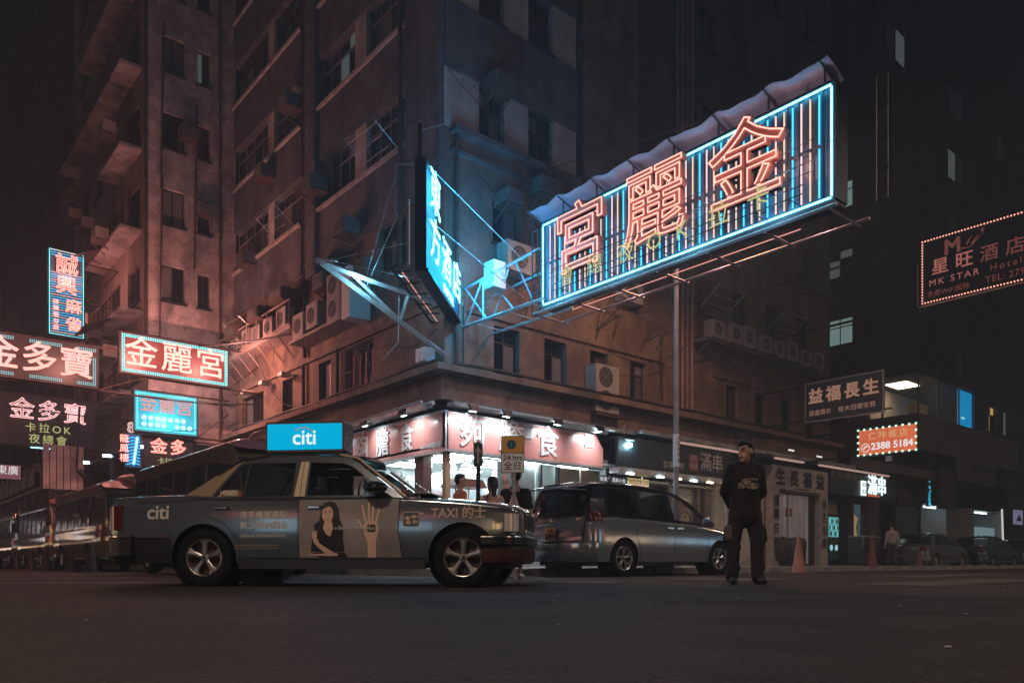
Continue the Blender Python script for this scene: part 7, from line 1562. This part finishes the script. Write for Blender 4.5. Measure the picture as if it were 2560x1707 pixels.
# ---------------- parked cars on the right
def saloon(loc, rz, lab, col, nm):
    t = thing('parked_car', lab, 'car', loc, rz, 'dark cars parked on the far right')
    b = Body(4.5, 0.87, [(0, 0.86), (0.2, 0.93), (0.9, 0.96), (3.1, 0.93), (3.6, 0.9), (4.2, 0.8), (4.5, 0.68)], 0.24, [0.9, 3.6], 0.35, 0.31, 0.5, 0.35, crown=0.06, bulge=0.03)
    pm_ = paint(nm, col, 0.2, 0.4); obj('body', b.build(), pm_, t, angle=35)
    def f(x, z, d, sg=-1): return (x, sg * (0.82 - (z - 0.9) * 0.4 - d), z)
    o = [(3.25, 0.90), (2.5, 1.33), (2.1, 1.41), (1.4, 1.41), (0.95, 1.3), (0.45, 0.92)]; hs = [[(0.95, 0.97), (1.75, 0.97), (1.75, 1.34), (1.3, 1.33)], [(1.85, 0.97), (2.95, 0.97), (2.4, 1.29), (2.1, 1.34), (1.85, 1.34)]]
    for sg in (-1, 1):
        mb = MB(); mb.plate(o, hs, lambda x, z, d: f(x, z, d, sg), 0.03); obj('window_frame', mb, pm_, t)
        for h in hs: mb = MB(); mb.plate(h, [], lambda x, z, d: f(x, z, d + 0.01, sg), 0.005); obj('side_window', mb, dark_glass, t)
    rows = [[(x, v * (0.82 - (z - 0.9) * 0.4), z + 0.05 * (1 - v * v)) for v in [-1 + j / 8 for j in range(17)]] for x, z in ((1.0, 1.31), (1.4, 1.4), (1.8, 1.42), (2.1, 1.41), (2.45, 1.34))]; obj('roof', MB().grid(rows), pm_, t, recalc=False)
    screen('windscreen', 3.28, 0.9, 0.8, 2.46, 1.35, 0.66, 0.12, dark_glass, t); screen('rear_window', 0.42, 0.92, 0.8, 0.98, 1.31, 0.66, -0.1, dark_glass, t)
    for ax in (0.9, 3.6):
        for sg in (-1, 1): make_wheel(t, ax, sg * 0.75, 0.31, 0.31, 0.2, 0.2, sg, 5, alloy)
    for sg in (-1, 1):
        mb = MB(); mb.ball((0.1, sg * 0.66, 0.78), (0.08, 0.16, 0.09), 12, 8); obj('tail_light', mb, lamp_red, t); mb = MB(); mb.ball((4.25, sg * 0.62, 0.66), (0.2, 0.16, 0.08), 12, 8); obj('headlight', mb, lamp_clear, t)
        mb = MB(); mb.ball((2.7, sg * 0.93, 1.0), (0.09, 0.1, 0.07), 10, 8); obj('door_mirror', mb, pm_, t)
    mb = MB(); wrap(mb, wrap_path(0.0, 0.38, 0.87, 3.0, front=False), rprof(0.3, 0.55, 0.05)); obj('rear_bumper', mb, pm_, t); mb = MB(); wrap(mb, wrap_path(4.5, 0.5, 0.87, 3.0), rprof(0.28, 0.5, 0.04)); obj('front_bumper', mb, pm_, t)
    mb = MB(); mb.box(0.3, 4.2, -0.6, 0.6, 0.2, 0.5); obj('underbody', mb, trim_blk, t); return t
saloon((31.5, 13.2, 0), 0, 'dark grey parked car in front of the shop with orange goods', (0.10, 0.09, 0.09), 'dark_grey_paint')
saloon((37.2, 13.0, 0), 0, 'black parked car with bright bonnet highlights, right of the grey one', (0.015, 0.017, 0.02), 'black_paint')
saloon((43.5, 13.2, 0), 0, 'black parked car cut by the right edge of the picture', (0.02, 0.022, 0.026), 'black_paint')
# ================================================================ PEOPLE
skin_m = mat('skin', (0.56, 0.34, 0.25), 0.55, noise=0.1, scale=8); hair_m = mat('black_hair', (0.012, 0.01, 0.01), 0.5, bump=0.5, scale=14)
def blob(parts, voxel):
    """capsules (p0, p1, r0, r1) and balls (c, (rx, ry, rz)) fused into one continuous surface"""
    mb = MB()
    for p in parts:
        if len(p) == 4:
            a, b, r0, r1 = p; a, b = Vector(a), Vector(b)
            mb.ball(a, r0, 14, 10); mb.ball(b, r1, 14, 10); mb.tube([a, a.lerp(b, 0.5), b], r0, 14, r2=r1)
        else: mb.ball(p[0], p[1], 16, 12)
    me = mb.mesh('blob', None, recalc=False); o = bpy.data.objects.new('blob', me); C.objects.link(o)
    m = o.modifiers.new('r', 'REMESH'); m.mode = 'VOXEL'; m.voxel_size = voxel; m.use_smooth_shade = True
    s = o.modifiers.new('s', 'SMOOTH'); s.factor = 0.5; s.iterations = 3
    out = bpy.data.meshes.new_from_object(o.evaluated_get(bpy.context.evaluated_depsgraph_get())); bpy.data.objects.remove(o); return out
def add(name, parts, m, parent, voxel=0.014, sub=None):
    me = blob(parts, voxel); me.name = name; me.materials.clear(); me.materials.append(m); o = bpy.data.objects.new(name, me); C.objects.link(o); o.parent = parent; return o
def head(h, yaw, sc=1.0):
    """head centred at h, face toward local -y turned by yaw; returns body parts and a transform for features"""
    M = Matrix.Translation(h) @ Matrix.Rotation(yaw, 4, 'Z') @ Matrix.Scale(sc, 4)
    T = lambda x, y, z: tuple(M @ Vector((x, y, z)))
    p = [(T(0, 0.01, 0.02), (0.078, 0.092, 0.095)), (T(0, -0.015, -0.045), (0.062, 0.07, 0.07)), (T(0, -0.045, -0.09), (0.033, 0.035, 0.025)),
         (T(0, -0.085, 0.035), T(0, -0.108, -0.018), 0.010, 0.016), (T(-0.03, -0.078, 0.04), T(0.03, -0.078, 0.04), 0.014, 0.014), (T(-0.02, -0.085, -0.055), T(0.02, -0.085, -0.055), 0.009, 0.009),
         (T(0.078, 0.01, -0.005), (0.012, 0.02, 0.032)), (T(-0.078, 0.01, -0.005), (0.012, 0.02, 0.032))]
    return p, T
def face_bits(T, parent):
    mb = MB()
    for s in (-1, 1): mb.ball(T(s * 0.031, -0.083, 0.016), (0.012, 0.006, 0.006), 8, 6); mb.tube([T(s * 0.015, -0.092, 0.04), T(s * 0.05, -0.08, 0.043)], 0.003, 5)
    obj('eyes_and_brows', mb, hair_m, parent); mb = MB(); mb.tube([T(-0.02, -0.091, -0.053), T(0, -0.095, -0.051), T(0.02, -0.091, -0.053)], 0.004, 5); obj('lips', mb, mat('lip', (0.42, 0.2, 0.16), 0.5), parent)
def hand(parts, wrist, tip, up, palm=0.036):
    """palm, four bent fingers of unequal length and a thumb from the side of the palm"""
    w, t = Vector(wrist), Vector(tip); d = (t - w).normalized(); u = Vector(up).normalized(); s = d.cross(u).normalized()
    c = w + d * 0.055; parts.append((tuple(w), tuple(c), 0.026, 0.032)); parts.append((tuple(c - s * 0.018), tuple(c + d * 0.03 - s * 0.02), 0.02, 0.018)); parts.append((tuple(c + s * 0.018), tuple(c + d * 0.03 + s * 0.02), 0.02, 0.018))
    for i, L in enumerate((0.07, 0.08, 0.075, 0.058)):
        b = c + d * 0.035 + s * (-0.03 + 0.02 * i); m1 = b + d * L * 0.5 + u * 0.008; e = m1 + d * L * 0.38 + u * 0.028
        parts.append((tuple(b), tuple(m1), 0.0095, 0.009)); parts.append((tuple(m1), tuple(e), 0.009, 0.0075))
    tb = w + d * 0.03 - s * 0.03; tm = tb + d * 0.03 - s * 0.025 + u * 0.01; te = tm + d * 0.035 + u * 0.014; parts.append((tuple(tb), tuple(tm), 0.013, 0.011)); parts.append((tuple(tm), tuple(te), 0.011, 0.009))

# ---- man in the road: black long tee with print, cargo trousers, hands behind his back, looking to his right
blk_cloth = mat('black_cotton', (0.014, 0.013, 0.013), 0.85, bump=0.9, scale=1.2); cargo = mat('dark_cargo_cloth', (0.022, 0.02, 0.02), 0.85, bump=0.9, scale=1.2)
yaw0 = R(-40.36)
P1 = thing('person', 'man standing in the road in black printed top and cargo trousers, hands behind his back', 'person', (8.18, 5.28, 0), yaw0)
hp, T = head(Vector((-0.01, -0.03, 1.58)), R(-48), 1.15)
sk = hp + [((0, 0.012, 1.40), (-0.005, -0.005, 1.56), 0.058, 0.058), ((0, 0.01, 1.0), (0, 0.01, 1.30), 0.12, 0.10), ((-0.16, 0.02, 1.36), (0.16, 0.02, 1.36), 0.04, 0.04)]
for s in (-1, 1):
    sk += [((s * 0.18, 0.02, 1.36), (s * 0.235, 0.07, 1.11), 0.048, 0.04), ((s * 0.235, 0.07, 1.11), (s * 0.10, 0.19, 0.93), 0.038, 0.027)]
    sk += [((s * 0.10, 0.0, 0.93), (s * 0.14, 0.0, 0.5), 0.085, 0.058), ((s * 0.14, 0.0, 0.5), (s * 0.15, 0.02, 0.09), 0.052, 0.036)]
hand(sk, (-0.10, 0.19, 0.93), (0.02, 0.2, 0.90), (0, -0.3, 1)); hand(sk, (0.10, 0.19, 0.93), (-0.02, 0.22, 0.87), (0, -0.3, 1))
add('body', sk, skin_m, P1, 0.0105); face_bits(T, P1)
add('hair', [(T(0, 0.03, 0.065), (0.082, 0.09, 0.068)), (T(0, 0.07, 0.02), (0.074, 0.05, 0.075)), (T(0.0, -0.035, 0.098), (0.068, 0.055, 0.034)), (T(0.06, -0.01, 0.07), (0.03, 0.06, 0.04)), (T(-0.06, -0.01, 0.07), (0.03, 0.06, 0.04))], hair_m, P1, 0.011)
sh = [((-0.07, 0.0, 0.80), (-0.08, 0.0, 1.0), 0.115, 0.11), ((0.07, 0.0, 0.80), (0.08, 0.0, 1.0), 0.115, 0.11), ((0, 0.01, 0.82), (0, 0.01, 1.3), 0.15, 0.135), ((-0.05, 0.01, 0.86), (-0.08, 0.01, 1.28), 0.12, 0.11), ((0.05, 0.01, 0.86), (0.08, 0.01, 1.28), 0.12, 0.11), ((-0.16, 0.02, 1.385), (0.16, 0.02, 1.385), 0.062, 0.062), ((-0.07, 0.015, 1.44), (0.07, 0.015, 1.44), 0.06, 0.06), ((0, 0.012, 1.38), (0, 0.016, 1.425), 0.09, 0.072), ((-0.03, -0.03, 1.355), (0.03, -0.03, 1.355), 0.075, 0.075), ((-0.18, 0.02, 1.40), (0.18, 0.02, 1.40), 0.055, 0.055)]
for s in (-1, 1): sh += [((s * 0.175, 0.02, 1.375), (s * 0.235, 0.07, 1.11), 0.066, 0.056), ((s * 0.235, 0.07, 1.11), (s * 0.13, 0.17, 0.95), 0.053, 0.042)]
random.seed(4)
for i in range(12): a = random.uniform(0, 6.28); z = random.uniform(0.8, 1.25); sh.append(((0.13 * math.cos(a), 0.01 + 0.1 * math.sin(a), z), (0.15 * math.cos(a + 0.5), 0.01 + 0.11 * math.sin(a + 0.5), z + 0.12), 0.045, 0.04))
add('shirt', sh, blk_cloth, P1, 0.013)
mb = MB(); rows = []
for k in range(9):
    z = lerp(1.14, 0.775, k / 8); rows.append([((0.165 + 0.02 * k / 8 + 0.008 * math.sin(5 * a_ + k) * k / 8) * math.cos(a_), 0.01 + (0.145 + 0.012 * k / 8 + 0.007 * math.sin(7 * a_ + 2) * k / 8) * math.sin(a_), z + 0.012 * math.sin(3 * a_) * k / 8) for a_ in [2 * math.pi * i / 40 for i in range(41)]])
mb.grid(rows); mb.grid([[(a_ * 0.96, b_ * 0.96, c_) for a_, b_, c_ in r] for r in rows], flip=True); obj('shirt_hem', mb, blk_cloth, P1, recalc=False)
tr = [((0, 0.0, 0.9), (0, 0.0, 0.82), 0.145, 0.15)]
for s in (-1, 1):
    tr += [((s * 0.095, 0.0, 0.86), (s * 0.14, -0.01, 0.52), 0.105, 0.085), ((s * 0.14, -0.01, 0.52), (s * 0.155, 0.01, 0.09), 0.082, 0.078), ((s * 0.20, 0.0, 0.66), (s * 0.21, 0.0, 0.54), 0.055, 0.06)]
    tr += [((s * 0.15 - 0.03, -0.03, 0.14), (s * 0.15 + 0.05, -0.03, 0.20), 0.045, 0.04), ((s * 0.13 - 0.04, -0.04, 0.50), (s * 0.14 + 0.04, -0.05, 0.44), 0.045, 0.04)]
add('trousers', tr, cargo, P1, 0.013)
add('lit_pocket', [((-0.195, -0.03, 0.66), (-0.20, -0.03, 0.56), 0.055, 0.06)], mat('pocket_light', (0.13, 0.10, 0.08), 0.8), P1, 0.012)  # light on the leg, put into the pocket's sand colour
for s in (-1, 1): add('shoe', [((s * 0.15, 0.05, 0.045), (s * 0.15 + s * 0.03, -0.17, 0.04), 0.045, 0.04), ((s * 0.15, 0.04, 0.07), (s * 0.155, -0.05, 0.07), 0.045, 0.04)], mat('black_trainer', (0.015, 0.014, 0.014), 0.5), P1, 0.009)
pr_m = mat('cream_shirt_print', (0.5, 0.43, 0.34), 0.7); random.seed(9); mb = MB()
for i in range(170):
    x, z = random.uniform(-0.12, 0.11), random.uniform(1.13, 1.25); 
    if z > 1.20 and abs(x + 0.03) > 0.05: continue
    mb.box(x, x + random.uniform(0.004, 0.018), -0.166 + x * x * 1.6, -0.135 + x * x * 1.6, z, z + random.uniform(0.004, 0.010))
mb.lathe([(0, -0.158), (0.026, -0.158), (0.026, -0.14)], 14, 'y', (0.05, 0, 1.15)); mb.lathe([(0, -0.158), (0.022, -0.158), (0.022, -0.14)], 14, 'y', (-0.035, 0, 1.21))
pr_o = obj('shirt_print', mb, pr_m, P1); text('Jeep', 0.045, pr_m, P1, (0.07, -0.155, 1.25), name='lettering')

# ---- generic clothed figure
def figure(lab, loc, rz, h, shirt_m, leg_m, hair='short', arms='down', yaw=0.0, shorts=False, group=None, female=False, bag=None, long_sleeve=False, leg_swing=0.1):
    t = thing('person', lab, 'person', loc, rz, group); k = h / 1.72
    S3 = lambda *v: tuple(a * k for a in v)
    hp, T0 = head(Vector(S3(0, -0.01, 1.58)), yaw); b = list(hp); w = 0.165 if not female else 0.14
    b += [(S3(0, 0.01, 1.38), S3(0, 0, 1.52), 0.05, 0.048), (S3(0, 0.01, 0.95), S3(0, 0.01, 1.33), 0.11, 0.105), (S3(-w, 0.01, 1.34), S3(w, 0.01, 1.34), 0.048, 0.048)]
    for s in (-1, 1):
        if arms == 'front': e, q = S3(s * 0.24, -0.02, 1.08), S3(s * 0.12, -0.24, 1.1)
        elif arms == 'back': e, q = S3(s * 0.26, 0.06, 1.08), S3(s * 0.08, 0.18, 0.92)
        else: e, q = S3(s * 0.235, 0.03, 1.07), S3(s * 0.245, -0.03, 0.82)
        b += [(S3(s * (w + 0.02), 0.01, 1.33), e, 0.046, 0.038), (e, q, 0.036, 0.025)]
        hand(b, q, tuple(Vector(q) + (Vector(q) - Vector(e)).normalized() * 0.1), (0, -1, 0.2))
        b += [(S3(s * 0.085, 0, 0.9), S3(s * 0.09, -leg_swing * s * 0.5, 0.48), 0.08, 0.052), (S3(s * 0.09, -leg_swing * s * 0.5, 0.48), S3(s * 0.09, -leg_swing * s + 0.02, 0.08), 0.05, 0.032)]
    add('body', b, skin_m, t, 0.013); face_bits(T0, t)
    H = [(T0(0, 0.03, 0.06), (0.086, 0.09, 0.072)), (T0(0, 0.065, 0.01), (0.078, 0.055, 0.085))]
    if hair == 'ponytail': H += [(T0(0, 0.085, -0.03), (0.07, 0.05, 0.07)), (T0(0, 0.10, -0.03), T0(0.02, 0.11, -0.17), 0.05, 0.035)]
    elif hair == 'mop': H += [(T0(0.03 * math.cos(i), 0.02 + 0.05 * math.sin(i), 0.11), (0.045, 0.045, 0.035)) for i in range(7)]
    else: H += [(T0(0, -0.03, 0.095), (0.06, 0.05, 0.03))]
    add('hair', H, hair_m, t, 0.012)
    sh = [(S3(0, 0.01, 0.93), S3(0, 0.01, 1.25), 0.135 if not female else 0.12, 0.135 if not female else 0.115), (S3(-0.06, 0.01, 0.95), S3(-0.08, 0.01, 1.25), 0.10, 0.10), (S3(0.06, 0.01, 0.95), S3(0.08, 0.01, 1.25), 0.10, 0.10), (S3(-w, 0.01, 1.335), S3(w, 0.01, 1.335), 0.062, 0.062), (S3(-0.05, 0.01, 1.38), S3(0.05, 0.01, 1.38), 0.05, 0.05)]
    for s in (-1, 1):
        if arms == 'front': e, q = S3(s * 0.24, -0.02, 1.08), S3(s * 0.12, -0.24, 1.1)
        elif arms == 'back': e, q = S3(s * 0.26, 0.06, 1.08), S3(s * 0.08, 0.18, 0.92)
        else: e, q = S3(s * 0.235, 0.03, 1.07), S3(s * 0.245, -0.03, 0.82)
        sh.append((S3(s * (w + 0.015), 0.01, 1.33), tuple(Vector(e) * 0.85 + Vector(S3(s * w, 0, 1.33)) * 0.15), 0.064, 0.062))
        if long_sleeve: sh.append((e, q, 0.058, 0.042))
    add('shirt', sh, shirt_m, t, 0.014)
    tr = [(S3(0, 0, 0.92), S3(0, 0, 0.86), 0.128, 0.13)]
    for s in (-1, 1):
        tr.append((S3(s * 0.085, 0, 0.86), S3(s * 0.092, -leg_swing * s * 0.45, 0.52), 0.098, 0.08 if not shorts else 0.095))
        if not shorts: tr.append((S3(s * 0.092, -leg_swing * s * 0.45, 0.52), S3(s * 0.09, -leg_swing * s + 0.02, 0.1), 0.075, 0.06))
    add('shorts' if shorts else 'trousers', tr, leg_m, t, 0.014)
    for s in (-1, 1):
        y = -leg_swing * s; add('shoe', [(S3(s * 0.09, y + 0.05, 0.04), S3(s * 0.1, y - 0.15, 0.035), 0.042, 0.036)], mat('pale_trainer', (0.5, 0.48, 0.45), 0.6) if shorts else black_metal, t, 0.01)
    if bag:
        mb = MB(); z0, z1 = 1.02 * k, 1.31 * k
        rows = [[(v * lerp(0.11, 0.015, q ** 1.2), 0.165 * k + 0.035 * math.cos(v * 1.5) + 0.01 * math.sin(q * 9 + v * 5), lerp(z0, z1, q)) for v in [-1 + j / 5 for j in range(11)]] for q in [i / 8 for i in range(9)]]
        mb.grid(rows); rows2 = [[(a, 0.14 * k, c) for a, b_, c in r] for r in rows]; mb.grid(rows2); obj('drawstring_bag', mb, bag, t, recalc=False)
        mb = MB()
        for s in (-1, 1): mb.tube([(0, 0.18 * k, z1), (s * 0.07, 0.14 * k, 1.37 * k), (s * 0.10, 0.07 * k, 1.40 * k), (s * 0.11, 0.0, 1.405 * k)], 0.006, 5)
        obj('strap', mb, bag, t)
    return t
grey_c = mat('dark_grey_cloth', (0.04, 0.04, 0.045), 0.85)
away = yaw0 + math.pi
figure('boy seen from behind in a black tee with a pink drawstring bag', (8.05, 9.38, 0), away + R(-12), 1.78, blk_cloth, mat('blue_grey_shorts', (0.07, 0.08, 0.1), 0.85), 'mop', 'down', R(25), True, bag=mat('pink_bag', (0.8, 0.5, 0.46), 0.75))
G1 = figure('woman seen from behind with a ponytail and a pale pink top between two others', (7.75, 9.62, 0), away + R(10), 1.64, mat('pale_pink_cotton', (0.85, 0.62, 0.57), 0.85, bump=0.2, scale=6), grey_c, 'ponytail', 'front', R(20), True, female=True)
mb = MB(); mb.tube([(-0.14, 0.06, 1.29), (-0.02, 0.135, 1.17), (0.13, 0.12, 0.93)], 0.007, 5); obj('bag_strap', mb, mat('brown_strap', (0.2, 0.12, 0.08), 0.7), G1)
figure('man in an orange tee looking right, left of the arrow sign post', (8.3, 11.2, 0.13), yaw0 + R(115), 1.74, mat('orange_cotton', (0.62, 0.2, 0.11), 0.85, bump=0.2, scale=6), grey_c, 'short', 'down', R(-10))
figure('far person seen from behind in a pale grey shirt left of the roller shutter', (31.14, 13.5, 0.13), away, 1.7, mat('pale_grey_shirt', (0.3, 0.28, 0.27), 0.85), grey_c, 'short', 'down', 0, long_sleeve=True)
figure('cook in white working behind the counter, seen past the orange-shirted man', (12.35, 16.65, 0.13), R(20), 1.68, white_m, grey_c, 'short', 'front', 0, long_sleeve=True)
# ================================================================ ADDED HAZE
hz = MB(); hz.box(-70, 100, -50, 130, -1.5, 75)  # volume added for glow round the signs and lifted blacks
ho = obj('haze', hz, None, recalc=True); tag(ho, kind='stuff')
hm = bpy.data.materials.new('added_haze'); hm.use_nodes = True; nt = hm.node_tree; nt.nodes.clear()
v = nt.nodes.new('ShaderNodeVolumePrincipled'); v.inputs['Color'].default_value = (0.66, 0.84, 1.0, 1); v.inputs['Density'].default_value = 0.0034; v.inputs['Anisotropy'].default_value = 0.2
q = nt.nodes.new('ShaderNodeOutputMaterial'); nt.links.new(v.outputs[0], q.inputs['Volume']); ho.data.materials.append(hm)
